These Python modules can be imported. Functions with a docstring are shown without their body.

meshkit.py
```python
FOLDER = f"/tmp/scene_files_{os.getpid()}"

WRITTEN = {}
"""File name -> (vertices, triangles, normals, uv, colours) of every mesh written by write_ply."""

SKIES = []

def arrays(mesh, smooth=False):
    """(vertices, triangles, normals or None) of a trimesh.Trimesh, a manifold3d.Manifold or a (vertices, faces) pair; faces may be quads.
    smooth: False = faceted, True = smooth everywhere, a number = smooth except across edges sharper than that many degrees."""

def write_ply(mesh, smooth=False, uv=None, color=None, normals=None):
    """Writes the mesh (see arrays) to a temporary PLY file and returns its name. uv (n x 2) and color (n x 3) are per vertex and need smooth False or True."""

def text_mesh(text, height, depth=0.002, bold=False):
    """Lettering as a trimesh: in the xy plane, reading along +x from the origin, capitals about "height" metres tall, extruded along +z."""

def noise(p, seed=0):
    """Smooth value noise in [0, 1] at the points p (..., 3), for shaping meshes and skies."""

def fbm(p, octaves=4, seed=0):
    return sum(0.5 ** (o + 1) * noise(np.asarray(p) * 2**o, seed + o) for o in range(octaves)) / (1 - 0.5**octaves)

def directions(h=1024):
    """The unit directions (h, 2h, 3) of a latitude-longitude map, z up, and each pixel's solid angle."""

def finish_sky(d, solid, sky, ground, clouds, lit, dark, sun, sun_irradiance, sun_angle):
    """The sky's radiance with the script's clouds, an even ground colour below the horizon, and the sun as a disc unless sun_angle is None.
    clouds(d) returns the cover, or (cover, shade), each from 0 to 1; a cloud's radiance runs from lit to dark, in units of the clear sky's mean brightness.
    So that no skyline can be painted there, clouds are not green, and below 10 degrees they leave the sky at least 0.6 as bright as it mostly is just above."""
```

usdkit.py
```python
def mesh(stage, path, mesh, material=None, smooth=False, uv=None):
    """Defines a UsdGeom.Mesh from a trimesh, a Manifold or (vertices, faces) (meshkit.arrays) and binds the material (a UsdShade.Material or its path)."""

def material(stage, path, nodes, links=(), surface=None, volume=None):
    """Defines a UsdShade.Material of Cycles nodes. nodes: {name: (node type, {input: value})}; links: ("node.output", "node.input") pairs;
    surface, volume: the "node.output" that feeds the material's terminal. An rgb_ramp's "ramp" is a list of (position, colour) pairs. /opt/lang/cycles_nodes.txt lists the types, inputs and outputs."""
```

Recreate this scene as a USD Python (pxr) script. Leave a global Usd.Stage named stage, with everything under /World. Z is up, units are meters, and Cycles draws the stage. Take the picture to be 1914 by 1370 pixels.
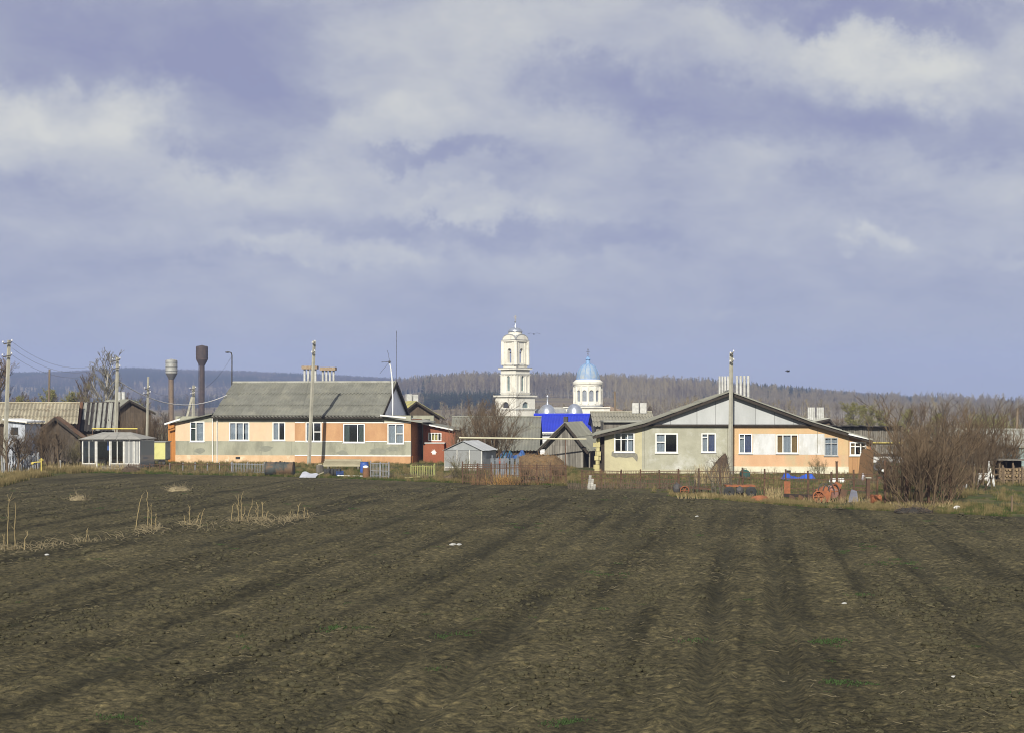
import math, random
import numpy as np, trimesh, shapely
from shapely.geometry import Polygon, box as sbox
import usdkit, meshkit
from pxr import Usd, UsdGeom, UsdLux, UsdShade, Gf, Sdf, Vt

stage = Usd.Stage.CreateInMemory()
UsdGeom.SetStageUpAxis(stage, "Z")
UsdGeom.SetStageMetersPerUnit(stage, 1.0)
UsdGeom.Xform.Define(stage, "/World")
UsdGeom.Scope.Define(stage, "/World/Looks")

# ------------------------------------------------------------------ camera
FPX, CX, HY, EYE = 2700.0, 957.0, 762.0, 4.2      # focal length in photo pixels, centre, horizon row, eye height
cam = UsdGeom.Camera.Define(stage, "/World/camera")
cam.AddTranslateOp().Set(Gf.Vec3d(0, 0, EYE))
cam.AddRotateXOp().Set(90.0)
cam.CreateFocalLengthAttr(FPX / 1914 * 36)
cam.CreateHorizontalApertureAttr(36.0)
cam.CreateVerticalApertureAttr(36.0 * 732 / 1024)
cam.CreateVerticalApertureOffsetAttr((HY - 685) / 1914 * 36)
cam.CreateHorizontalApertureOffsetAttr(0.0)
cam.CreateClippingRangeAttr(Gf.Vec2f(0.5, 30000))
cam.CreateExposureAttr(0.55)

# ------------------------------------------------------------------ sun and sky
SUN = np.array([-0.16, -0.82, 0.53]); SUN /= np.linalg.norm(SUN)
sun_el, sun_rot = math.asin(SUN[2]), math.atan2(SUN[0], SUN[1])
sun = UsdLux.DistantLight.Define(stage, "/World/sun")
sun.CreateNormalizeAttr(True); sun.CreateIntensityAttr(1.05); sun.CreateAngleAttr(0.53)
sun.CreateColorAttr(Gf.Vec3f(1.0, 0.945, 0.84))
zx = Gf.Rotation(Gf.Vec3d(0, 0, 1), Gf.Vec3d(*SUN))
sun.AddTransformOp().Set(Gf.Matrix4d().SetRotate(zx))

BLOBS = [  # clouds: (px, py, half width, half height, slope, strength)
    (190, 50, 430, 105, .05, -.43), (470, 165, 170, 55, .1, -.32), (20, 235, 110, 75, .3, .40), (170, 205, 130, 60, .1, .30),
    (280, 310, 210, 60, .2, .30), (430, 262, 170, 50, .1, -.32), (620, 488, 190, 26, .13, .26), (470, 440, 230, 45, .15, .22),
    (830, 285, 150, 26, .03, -.34), (770, 215, 130, 50, .0, .20), (870, 385, 140, 28, .0, .28), (960, 440, 360, 32, .0, -.26),
    (1400, 70, 260, 60, .2, .26), (1640, 115, 210, 60, .2, .22), (1500, 290, 260, 50, .1, .14), (1750, 170, 160, 60, .2, .2), (1640, 22, 280, 42, .1, -.46), (1130, 145, 190, 45, .1, -.30),
    (1330, 215, 350, 55, .15, -.26), (1640, 460, 60, 28, .1, .34), (1780, 240, 230, 50, .1, -.22), (1870, 490, 90, 18, .1, .22),
    (1350, 578, 40, 10, .1, .22), (1580, 375, 200, 40, .0, -.14), (1300, 90, 60, 40, .0, -.10), (900, 70, 260, 90, .1, .26), (620, 330, 200, 60, .1, .16), (1150, 215, 180, 50, .1, .12), (1150, 330, 250, 50, .1, .10),
]
n = {"tc": ("texture_coordinate", {}), "xyz": ("separate_xyz", {})}
L = [("tc.generated", "xyz.vector")]
def node(name, kind, links=None, **kw):
    n[name] = (kind, kw)
    for k, v in (links or {}).items():
        L.append((v, f"{name}.{k}"))
    return name
node("zc", "math", {"value1": "xyz.z"}, math_type="maximum", value2=0.0)
node("zp", "math", {"value1": "zc.value"}, math_type="add", value2=0.34)
node("qx", "math", {"value1": "xyz.x", "value2": "zp.value"}, math_type="divide")
node("qy", "math", {"value1": "xyz.y", "value2": "zp.value"}, math_type="divide")
node("q", "combine_xyz", {"x": "qx.value", "y": "qy.value"})
node("n1", "noise_texture", {"vector": "q.vector"}, scale=2.1, detail=10.0, roughness=0.56, distortion=0.3)
node("n2", "noise_texture", {"vector": "q.vector"}, scale=7.5, detail=10.0, roughness=0.62, distortion=0.25)
node("yc", "math", {"value1": "xyz.y"}, math_type="maximum", value2=0.02)
node("u", "math", {"value1": "xyz.x", "value2": "yc.value"}, math_type="divide")
node("v", "math", {"value1": "xyz.z", "value2": "yc.value"}, math_type="divide")
node("uv", "combine_xyz", {"x": "u.value", "y": "v.value"})
node("wn", "noise_texture", {"vector": "uv.vector"}, scale=14.0, detail=10.0, roughness=0.66)
node("wm", "vector_math", {"vector1": "wn.color"}, math_type="subtract", vector2=(.5, .5, .5))
node("ws", "vector_math", {"vector1": "wm.vector"}, math_type="multiply", vector2=(.16, .10, 0))
node("w", "vector_math", {"vector1": "uv.vector", "vector2": "ws.vector"}, math_type="add")
last = None
for i, (px, py, sx, sy, sl, amp) in enumerate(BLOBS):
    c = ((px - CX) / FPX, (HY - py) / FPX, 0)
    node(f"b{i}a", "mapping", {"vector": "w.vector"}, mapping_type="texture", location=c, rotation=(0, 0, -sl), scale=(sx / FPX, sy / FPX, 1))
    node(f"b{i}b", "vector_math", {"vector1": f"b{i}a.vector", "vector2": f"b{i}a.vector"}, math_type="dot_product")
    node(f"b{i}p", "math", {"value1": f"b{i}b.value"}, math_type="power", value2=1.6)
    node(f"b{i}c", "math", {"value1": f"b{i}p.value"}, math_type="multiply", value2=-1.0)
    node(f"b{i}d", "math", {"value1": f"b{i}c.value"}, math_type="exponent")
    node(f"b{i}e", "math", {"value1": f"b{i}d.value"}, math_type="multiply_add", value2=amp)
    if last: L.append((f"{last}.value", f"b{i}e.value3"))
    last = f"b{i}e"
node("m1", "math", {"value1": "n1.fac"}, math_type="multiply_add", value2=1.35, value3=-0.195)
node("m2", "math", {"value1": "n2.fac", "value3": "m1.value"}, math_type="multiply_add", value2=0.7)
node("m2b", "math", {"value1": "m2.value"}, math_type="subtract", value2=0.345)
node("m3", "math", {"value1": f"{last}.value", "value3": "m2b.value"}, math_type="multiply_add", value2=0.95)
node("ramp", "rgb_ramp", {"fac": "m3.value"}, ramp=[(0, (.190, .199, .305)), (.28, (.240, .252, .330)), (.5, (.308, .319, .368)), (.75, (.388, .395, .402)), (1, (.49, .488, .448))])
node("hz", "map_range", {"value": "zc.value"}, range_type="smoothstep", from_min=0.0, from_max=0.12, to_min=0.85, to_max=0.0, clamp=True)
node("hmix", "mix_color", {"fac": "hz.result", "a": "ramp.color"}, b=(.238, .254, .296), use_clamp=False)
node("cl", "vector_math", {"vector1": "hmix.result"}, math_type="scale", scale=10.0)
node("sky", "sky_texture", sky_type="single_scattering", sun_disc=False, sun_elevation=sun_el, sun_rotation=sun_rot)
node("mix", "mix_color", {"a": "sky.color", "b": "cl.vector"}, fac=0.97, use_clamp=False)
node("bg", "background_shader", {"color": "mix.result"}, strength=0.1)
mat_sky = usdkit.material(stage, "/World/Looks/cloudy_sky", n, L, surface="bg.background")
dome = UsdLux.DomeLight.Define(stage, "/World/sky")
UsdShade.MaterialBindingAPI.Apply(dome.GetPrim()).Bind(mat_sky)
dome.GetPrim().SetCustomDataByKey("kind", "structure")

# ------------------------------------------------------------------ helpers
R = random.Random(7)
NR = np.random.default_rng(7)
USED = {}

def numbered(parent, name):
    k = USED.get((parent, name), 0)
    USED[(parent, name)] = k + 1
    return name if k == 0 else f"{name}_{k:03d}"

def tag(prim, label=None, cat=None, group=None, kind=None):
    for k, v in (("label", label), ("category", cat), ("group", group), ("kind", kind)):
        if v: prim.SetCustomDataByKey(k, v)

class Thing:
    """An Xform at a thing's base; parts are given in its own frame. Pixel helpers intersect a photo pixel with the plane y = dy of the frame."""
    def __init__(s, name, label, cat, loc=(0, 0, 0), rot=0.0, group=None, kind=None):
        s.path = "/World/" + numbered("/World", name)
        s.loc, s.rot = np.array(loc, float), rot
        x = UsdGeom.Xform.Define(stage, s.path)
        x.AddTranslateOp().Set(Gf.Vec3d(*map(float, loc)))
        if rot: x.AddRotateZOp().Set(math.degrees(rot))
        s.prim = x.GetPrim()
        tag(s.prim, label, cat, group, kind)
    def x(s, px, dy=0.0):
        t, c, sn = (px - CX) / FPX, math.cos(s.rot), math.sin(s.rot)
        return (t * (s.loc[1] + dy * c) - s.loc[0] + dy * sn) / (c - t * sn)
    def z(s, py, x=0.0, dy=0.0):
        Y = s.loc[1] + x * math.sin(s.rot) + dy * math.cos(s.rot)
        return EYE + (HY - py) / FPX * Y - s.loc[2]
    def part(s, name, mesh, mat, label=None, under=None, smooth=False, kind=None):
        return add(under or s.path, name, mesh, mat, label, smooth, kind)

def add(parent, name, mesh, mat, label=None, smooth=False, kind=None):
    p = parent + "/" + numbered(parent, name)
    m = usdkit.mesh(stage, p, mesh, mat, smooth=smooth)
    tag(m.GetPrim(), label, None, None, kind)
    return p

def solo(name, label, cat, mesh, mat, loc=(0, 0, 0), group=None, kind=None, smooth=False):
    """A thing that is one mesh, given in its own frame."""
    p = "/World/" + numbered("/World", name)
    m = usdkit.mesh(stage, p, mesh, mat, smooth=smooth)
    if any(loc): UsdGeom.Xformable(m).AddTranslateOp().Set(Gf.Vec3d(*map(float, loc)))
    tag(m.GetPrim(), label, cat, group, kind)
    return m.GetPrim()

def copy_of(src, name, label, cat, loc, rot=0.0, scale=1.0, group=None):
    p = "/World/" + numbered("/World", name)
    x = UsdGeom.Xform.Define(stage, p)
    x.AddTranslateOp().Set(Gf.Vec3d(*map(float, loc)))
    x.AddRotateZOp().Set(math.degrees(rot))
    x.AddScaleOp().Set(Gf.Vec3f(*([scale] * 3 if np.ndim(scale) == 0 else scale)))
    x.GetPrim().GetReferences().AddInternalReference(src)
    x.GetPrim().SetInstanceable(True)
    tag(x.GetPrim(), label, cat, group)
    return x.GetPrim()

def klass(name):
    p = "/World/Prototypes/" + name
    if not stage.GetPrimAtPath("/World/Prototypes"): stage.CreateClassPrim("/World/Prototypes")
    stage.CreateClassPrim(p)
    return p

def W(px, py, Y):
    return np.array([(px - CX) / FPX * Y, Y, EYE + (HY - py) / FPX * Y])

cat_ = trimesh.util.concatenate
def box(x0, x1, y0, y1, z0, z1):
    b = trimesh.creation.box([x1 - x0, y1 - y0, z1 - z0]); b.apply_translation([(x0 + x1) / 2, (y0 + y1) / 2, (z0 + z1) / 2]); return b
def ring(x0, x1, z0, z1, w, y0, y1):
    return cat_([box(x0, x1, y0, y1, z0, z0 + w), box(x0, x1, y0, y1, z1 - w, z1), box(x0, x0 + w, y0, y1, z0 + w, z1 - w), box(x1 - w, x1, y0, y1, z0 + w, z1 - w)])
def bar(a, b, r, r2=None, n=6):
    return tubes([[a, b]], [[r, r if r2 is None else r2]], n, caps=True)
def beam(a, b, w, h):
    """A rectangular bar from a to b."""
    a, b = np.array(a, float), np.array(b, float); d = b - a; l = np.linalg.norm(d); d /= l
    up = np.array([0, 0, 1.0]) if abs(d[2]) < .9 else np.array([0, 1.0, 0])
    s = np.cross(d, up); s /= np.linalg.norm(s); t = np.cross(s, d)
    m = trimesh.creation.box([w, h, l]); T = np.eye(4); T[:3, 0], T[:3, 1], T[:3, 2], T[:3, 3] = s, t, d, (a + b) / 2
    if np.linalg.det(T[:3, :3]) < 0: T[:3, 0] *= -1
    m.apply_transform(T); return m
def tubes(lines, radii, n=3, caps=False):
    """Polylines of one length each to n-sided tapered tubes, all in one mesh."""
    V, F, at = [], [], 0
    for P, r in zip(lines, radii):
        P = np.asarray(P, float); r = np.broadcast_to(np.asarray(r, float), len(P))
        d = np.gradient(P, axis=0); d /= np.maximum(np.linalg.norm(d, axis=1, keepdims=True), 1e-9)
        ref = np.array([0.0, 0, 1]) if abs(d[0][2]) < .9 else np.array([1.0, 0, 0])
        s = np.cross(d, ref); s /= np.maximum(np.linalg.norm(s, axis=1, keepdims=True), 1e-9); t = np.cross(d, s)
        a = np.arange(n) * 2 * np.pi / n
        V.append((P[:, None] + r[:, None, None] * (np.cos(a)[None, :, None] * s[:, None] + np.sin(a)[None, :, None] * t[:, None])).reshape(-1, 3))
        i, j = np.meshgrid(np.arange(len(P) - 1), np.arange(n), indexing="ij"); k = (j + 1) % n
        q = np.stack([i * n + j, i * n + k, (i + 1) * n + k, (i + 1) * n + j], -1).reshape(-1, 4) + at
        F += [q[:, [0, 2, 1]], q[:, [0, 3, 2]]]
        if caps:
            e = at + (len(P) - 1) * n
            F.append(np.array([[at, at + c, at + c + 1] for c in range(1, n - 1)] + [[e, e + c + 1, e + c] for c in range(1, n - 1)]))
        at += len(P) * n
    return trimesh.Trimesh(np.vstack(V), np.vstack(F), process=False)
def poly(points2, y0, y1):
    """Polygon in (x, z), extruded from y0 to y1."""
    g = points2 if hasattr(points2, "area") else Polygon(points2)
    out = []
    for k in getattr(g, "geoms", [g]):
        if k.area < 1e-4: continue
        m = trimesh.creation.extrude_polygon(k, y1 - y0, engine="earcut")
        v = np.array(m.vertices); m.vertices = np.stack([v[:, 0], y1 - v[:, 2], v[:, 1]], 1)
        out.append(m)
    m = cat_(out); m.fix_normals() if len(m.faces) < 3000 else None
    return m
def lathe(profile, n=20):
    return trimesh.creation.revolve(np.array(profile, float), sections=n)
def moved(m, v):
    m = m.copy(); m.apply_translation(v); return m
def turned(m, ang, axis=(0, 0, 1), about=(0, 0, 0)):
    m = m.copy(); m.apply_transform(trimesh.transformations.rotation_matrix(ang, axis, about)); return m
def lump(sx, sy, sz, seed, rough=.35, sub=2, freq=1.7):
    m = trimesh.creation.icosphere(sub)
    v = np.array(m.vertices); k = 1 + rough * (meshkit.fbm(v * freq + seed * 7.3, 3, seed) - .5) * 2
    m.vertices = v * k[:, None] * [sx, sy, sz]; return m

# ------------------------------------------------------------------ materials
MATS = {}
def M(name, c, c2=None, scale=2.0, rough=.85, metal=0.0, bump=0.0, bscale=25.0, stretch=(1, 1, 1), c3=None, scale3=.6, lo=.35, hi=.65, spec=.25, vary=0.0, lo3=.55, hi3=.7, bdist=.03):
    """Procedural paint, wood, metal ...: colour c mottled with c2, patches of c3, fine relief, a tone of its own for each object (vary)."""
    if name in MATS: return MATS[name]
    c2 = tuple(np.array(c) * .72) if c2 is None else c2
    nd = {"g": ("texture_coordinate", {}), "mp": ("mapping", {"scale": stretch}), "n": ("noise_texture", {"scale": scale, "detail": 6.0, "roughness": .62}),
          "r": ("map_range", {"from_min": lo, "from_max": hi, "clamp": True}), "mx": ("mix_color", {"a": c, "b": c2}),
          "p": ("principled_bsdf", {"roughness": rough, "metallic": metal, "specular_ior_level": spec})}
    ln = [("g.object", "mp.vector"), ("mp.vector", "n.vector"), ("n.fac", "r.value"), ("r.result", "mx.fac")]
    out = "mx.result"
    if c3 is not None:
        nd |= {"n3": ("noise_texture", {"scale": scale3, "detail": 8.0, "roughness": .68}), "r3": ("map_range", {"from_min": lo3, "from_max": hi3, "clamp": True}), "mx3": ("mix_color", {"b": c3})}
        ln += [("mp.vector", "n3.vector"), ("n3.fac", "r3.value"), ("r3.result", "mx3.fac"), (out, "mx3.a")]; out = "mx3.result"
    if vary:
        nd |= {"oi": ("object_info", {}), "vr": ("map_range", {"to_min": 1 - vary, "to_max": 1 + vary}), "hs": ("hsv", {})}
        ln += [("oi.random", "vr.value"), ("vr.result", "hs.value"), (out, "hs.color")]; out = "hs.color"
    ln.append((out, "p.base_color"))
    if bump:
        nd |= {"bn": ("noise_texture", {"scale": bscale, "detail": 4.0}), "bp": ("bump", {"strength": bump, "distance": bdist})}
        ln += [("mp.vector", "bn.vector"), ("bn.fac", "bp.height"), ("bp.normal", "p.normal")]
    MATS[name] = usdkit.material(stage, "/World/Looks/" + name, nd, ln, surface="p.BSDF")
    return MATS[name]

def glass_mat(name, tint=(.9, .95, 1.0), film=None):
    nd = {"t": ("transparent_bsdf", {"color": tint}), "g": ("glossy_bsdf", {"color": (.95, .97, 1), "roughness": .03}), "f": ("fresnel", {"IOR": 1.5}),
          "mr": ("map_range", {"to_min": .07, "to_max": 1.0}), "m": ("mix_closure", {})}
    ln = [("f.fac", "mr.value"), ("mr.result", "m.fac"), ("t.BSDF", "m.closure1"), ("g.BSDF", "m.closure2")]
    out = "m.closure"
    if film:
        nd |= {"d": ("diffuse_bsdf", {"color": film[0]}), "tr": ("translucent_bsdf", {"color": film[0]}), "a": ("mix_closure", {"fac": .4}), "m2": ("mix_closure", {"fac": film[1]})}
        ln += [("d.BSDF", "a.closure1"), ("tr.BSDF", "a.closure2"), ("m.closure", "m2.closure1"), ("a.closure", "m2.closure2")]; out = "m2.closure"
    MATS[name] = usdkit.material(stage, "/World/Looks/" + name, nd, ln, surface=out)
    return MATS[name]
GLASS = glass_mat("window_glass")
FILM = glass_mat("greenhouse_film", film=((.46, .47, .46), .72))
FILM_T = glass_mat("greenhouse_clear_film", film=((.55, .56, .54), .30))
WHITE = M("white_paint", (.78, .78, .75), (.66, .66, .62), 3)
# ------------------------------------------------------------------ the land
def smooth(a, b, t):
    t = np.clip((np.asarray(t, float) - a) / (b - a), 0, 1); return t * t * (3 - 2 * t)
EDGE = np.array([(-900, 77), (0, 77.5), (60, 86.5), (150, 94.0), (300, 92.2), (560, 88.6), (800, 82.5), (1050, 79.0), (1250, 69.5), (1500, 62.0), (1700, 58.8), (1914, 55.9), (2900, 50)], float)
def edge_y(a):
    return np.interp(a, (EDGE[:, 0] - CX) / FPX, EDGE[:, 1])
def px_of(a): return np.asarray(a) * FPX + CX
# tops of the near and the far wooded ridges, as photo rows, with the height of their trees taken off
RIDGE1 = np.array([(-1200, 764), (300, 764), (560, 757), (700, 748), (790, 735), (870, 731), (1100, 733), (1300, 739), (1420, 748), (1600, 766), (1914, 777), (3000, 778)], float)
RIDGE2 = np.array([(-2000, 712), (0, 707), (120, 706), (250, 700), (430, 707), (600, 715), (760, 723), (900, 728), (1100, 728), (1250, 728), (1400, 733), (1500, 738), (1700, 751), (1914, 761), (3500, 766)], float)
def land_z(x, y):
    x, y = np.asarray(x, float), np.asarray(y, float)
    a = x / np.maximum(y, 60)
    px = px_of(a)
    p3 = np.stack([x * .004, y * .004, 0 * x], -1)
    k1 = EYE + (HY - np.interp(px, RIDGE1[:, 0], RIDGE1[:, 1])) / FPX * 1500
    k2 = EYE + (HY - np.interp(px, RIDGE2[:, 0], RIDGE2[:, 1])) / FPX * 2900
    z = -2.6 * smooth(118, 240, y)
    z = z + (k1 + 2.6) * smooth(650, 1500, y) * 1.0
    z = z + (k2 - k1) * smooth(1650, 2900, y)
    z = z - 40 * smooth(3000, 4200, y)
    z = z + (meshkit.fbm(p3, 3, 5) - .5) * 10 * smooth(500, 1400, y)
    return z
def tracks(s):
    """Cross profile of the wheel ruts and plough ridges."""
    h = 0.0 * s
    for c, w, d in ((-.82, .19, .14), (.48, .19, .15), (.98, .12, .05), (-4.6, .24, .12), (-5.9, .24, .11), (-2.6, .2, .06), (2.6, .2, .07), (7.6, .25, .08), (-8.1, .25, .07), (4.4, .24, .11), (5.7, .24, .11), (-10.3, .25, .07), (-11.6, .25, .06), (10.2, .25, .06), (11.5, .2, .06)):
        h = h - d * np.exp(-((s - c) / w) ** 2) + d * .45 * (np.exp(-((s - c - 2.1 * w) / w) ** 2) + np.exp(-((s - c + 2.1 * w) / w) ** 2))
    return h
def field_z(x, y):
    s = x - .168 * y
    P = lambda f, fy=None: np.stack([x * f, y * (fy or f), 0 * x], -1)
    s = s + (meshkit.fbm(P(.12), 2, 31) - .5) * .14
    near = 1 - smooth(60, 95, y)
    h = tracks(s) * (.35 + .5 * meshkit.noise(P(.25), 3))
    Q = np.stack([s * 1.05, y * .10, 0 * x], -1)
    h = h + (meshkit.noise(Q, 9) - .5) * .05                          # plough ridges
    h = h + (meshkit.fbm(P(.16), 2, 1) - .5) * .16
    b1 = meshkit.noise(P(2.3, 2.3), 11); b2 = meshkit.noise(P(5.2), 12); b3 = meshkit.noise(P(11), 13); b4 = meshkit.noise(P(.9), 17)
    clod = (1 - np.abs(2 * b1 - 1)) * .07 * (b4 + .35) + .62 * np.maximum(b2 - .42, 0) * 1.5 + .30 * b3
    h = h + clod * .085 * (.35 + .65 * near)
    return h - .02

# soil of the field
nd = {"g": ("geometry", {}), "mp": ("mapping", {"scale": (1, 1, 1)}),
      "n1": ("noise_texture", {"scale": .32, "detail": 7.0, "roughness": .62}), "m2": ("mapping", {"scale": (.9, 1.1, 1)}), "n2": ("noise_texture", {"scale": 7.0, "detail": 9.0, "roughness": .78}), "n3": ("noise_texture", {"scale": 17.0, "detail": 5.0, "roughness": .7}),
      "r1": ("rgb_ramp", {"ramp": [(0.30, (.064, .057, .033)), (.5, (.100, .089, .051)), (.72, (.136, .118, .067))]}),
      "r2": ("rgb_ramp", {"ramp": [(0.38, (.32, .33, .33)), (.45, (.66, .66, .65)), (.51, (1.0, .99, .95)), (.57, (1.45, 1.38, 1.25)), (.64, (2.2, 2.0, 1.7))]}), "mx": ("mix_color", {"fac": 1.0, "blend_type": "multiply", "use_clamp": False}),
      "r3": ("map_range", {"from_min": .58, "from_max": .72, "clamp": True, "to_max": .75}), "mx3": ("mix_color", {"b": (.19, .155, .085), "use_clamp": False}),
      "ng": ("noise_texture", {"scale": .55, "detail": 8.0, "roughness": .7}), "rg": ("map_range", {"from_min": .64, "from_max": .74, "clamp": True, "to_max": .55}), "mxg": ("mix_color", {"b": (.055, .085, .022), "use_clamp": False}),
      "bn": ("noise_texture", {"scale": 22.0, "detail": 6.0, "roughness": .7}), "bp": ("bump", {"strength": .7, "distance": .04}),
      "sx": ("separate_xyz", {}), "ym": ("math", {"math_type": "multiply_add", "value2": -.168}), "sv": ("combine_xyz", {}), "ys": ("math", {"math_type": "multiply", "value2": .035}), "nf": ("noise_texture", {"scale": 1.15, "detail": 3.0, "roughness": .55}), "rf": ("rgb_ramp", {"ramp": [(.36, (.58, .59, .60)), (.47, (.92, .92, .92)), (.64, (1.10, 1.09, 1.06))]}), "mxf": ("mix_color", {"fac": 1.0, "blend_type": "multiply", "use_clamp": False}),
      "p": ("principled_bsdf", {"roughness": 1.0, "specular_ior_level": .08})}
ln = [("g.position", "mp.vector"), ("mp.vector", "n1.vector"), ("g.position", "m2.vector"), ("m2.vector", "n2.vector"), ("mp.vector", "n3.vector"), ("mp.vector", "ng.vector"), ("mp.vector", "bn.vector"), ("n1.fac", "r1.fac"), ("n2.fac", "r2.fac"),
      ("r1.color", "mx.a"), ("r2.color", "mx.b"), ("mx.result", "mx3.a"), ("n3.fac", "r3.value"), ("r3.result", "mx3.fac"), ("mx3.result", "mxg.a"), ("ng.fac", "rg.value"), ("rg.result", "mxg.fac"),
      ("g.position", "sx.vector"), ("sx.y", "ym.value1"), ("sx.x", "ym.value3"), ("sx.y", "ys.value1"), ("ym.value", "sv.x"), ("ys.value", "sv.y"), ("sv.vector", "nf.vector"), ("nf.fac", "rf.fac"), ("mxg.result", "mxf.a"), ("rf.color", "mxf.b"), ("mxf.result", "p.base_color"), ("bn.fac", "bp.height"), ("bp.normal", "p.normal")]
# crumbs and lumps: darker gaps between them
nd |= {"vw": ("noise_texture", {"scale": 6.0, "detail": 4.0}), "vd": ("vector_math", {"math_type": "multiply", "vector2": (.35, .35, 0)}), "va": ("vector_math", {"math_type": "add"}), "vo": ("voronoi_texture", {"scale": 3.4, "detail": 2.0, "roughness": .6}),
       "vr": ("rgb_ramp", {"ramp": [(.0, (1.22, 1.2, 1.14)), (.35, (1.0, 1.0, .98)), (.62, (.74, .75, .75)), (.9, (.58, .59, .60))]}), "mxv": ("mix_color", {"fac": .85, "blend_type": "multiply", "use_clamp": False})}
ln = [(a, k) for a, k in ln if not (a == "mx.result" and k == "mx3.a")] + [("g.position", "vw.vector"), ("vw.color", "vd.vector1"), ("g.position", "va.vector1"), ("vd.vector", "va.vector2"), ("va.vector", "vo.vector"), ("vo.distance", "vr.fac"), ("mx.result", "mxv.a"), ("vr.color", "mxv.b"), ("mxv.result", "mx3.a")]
# darker soil tone in bands along the wheel ruts
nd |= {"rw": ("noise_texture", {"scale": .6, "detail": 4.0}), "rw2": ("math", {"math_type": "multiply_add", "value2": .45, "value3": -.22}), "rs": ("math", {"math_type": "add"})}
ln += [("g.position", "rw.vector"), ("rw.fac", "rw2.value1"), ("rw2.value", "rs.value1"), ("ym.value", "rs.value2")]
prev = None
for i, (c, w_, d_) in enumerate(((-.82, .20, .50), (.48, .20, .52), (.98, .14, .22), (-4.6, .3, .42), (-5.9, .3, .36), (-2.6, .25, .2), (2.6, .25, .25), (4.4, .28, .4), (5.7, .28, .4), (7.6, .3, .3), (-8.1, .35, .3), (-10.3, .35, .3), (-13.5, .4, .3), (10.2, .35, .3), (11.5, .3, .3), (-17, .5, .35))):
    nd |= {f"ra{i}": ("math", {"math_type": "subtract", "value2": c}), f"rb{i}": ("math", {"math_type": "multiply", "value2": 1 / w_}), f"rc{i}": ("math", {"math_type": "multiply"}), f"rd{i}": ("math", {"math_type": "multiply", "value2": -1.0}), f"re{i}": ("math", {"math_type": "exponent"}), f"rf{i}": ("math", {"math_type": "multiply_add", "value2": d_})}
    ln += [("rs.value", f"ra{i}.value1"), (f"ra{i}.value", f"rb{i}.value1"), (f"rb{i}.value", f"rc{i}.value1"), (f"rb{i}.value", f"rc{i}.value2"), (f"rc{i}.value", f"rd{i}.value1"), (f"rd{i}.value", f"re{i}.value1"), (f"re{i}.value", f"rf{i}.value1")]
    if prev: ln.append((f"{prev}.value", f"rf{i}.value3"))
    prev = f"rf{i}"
nd |= {"rut_tone": ("mix_color", {"b": (.033, .032, .022), "use_clamp": False}), "dm": ("math", {"math_type": "multiply"}), "dn": ("noise_texture", {"scale": .5, "detail": 5.0}), "dr": ("map_range", {"from_min": .3, "from_max": .6, "to_min": .25, "to_max": 1.0})}
ln = [(a, k) for a, k in ln if k != "p.base_color"] + [("g.position", "dn.vector"), ("dn.fac", "dr.value"), (f"{prev}.value", "dm.value1"), ("dr.result", "dm.value2"), ("mxf.result", "rut_tone.a"), ("dm.value", "rut_tone.fac"), ("rut_tone.result", "p.base_color")]
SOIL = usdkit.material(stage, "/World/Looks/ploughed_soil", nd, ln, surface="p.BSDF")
CLOD = M("soil_clods", (.078, .071, .041), (.050, .046, .027), 9, 1.0, spec=.05, bump=.5, bscale=40, vary=.2)

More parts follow.
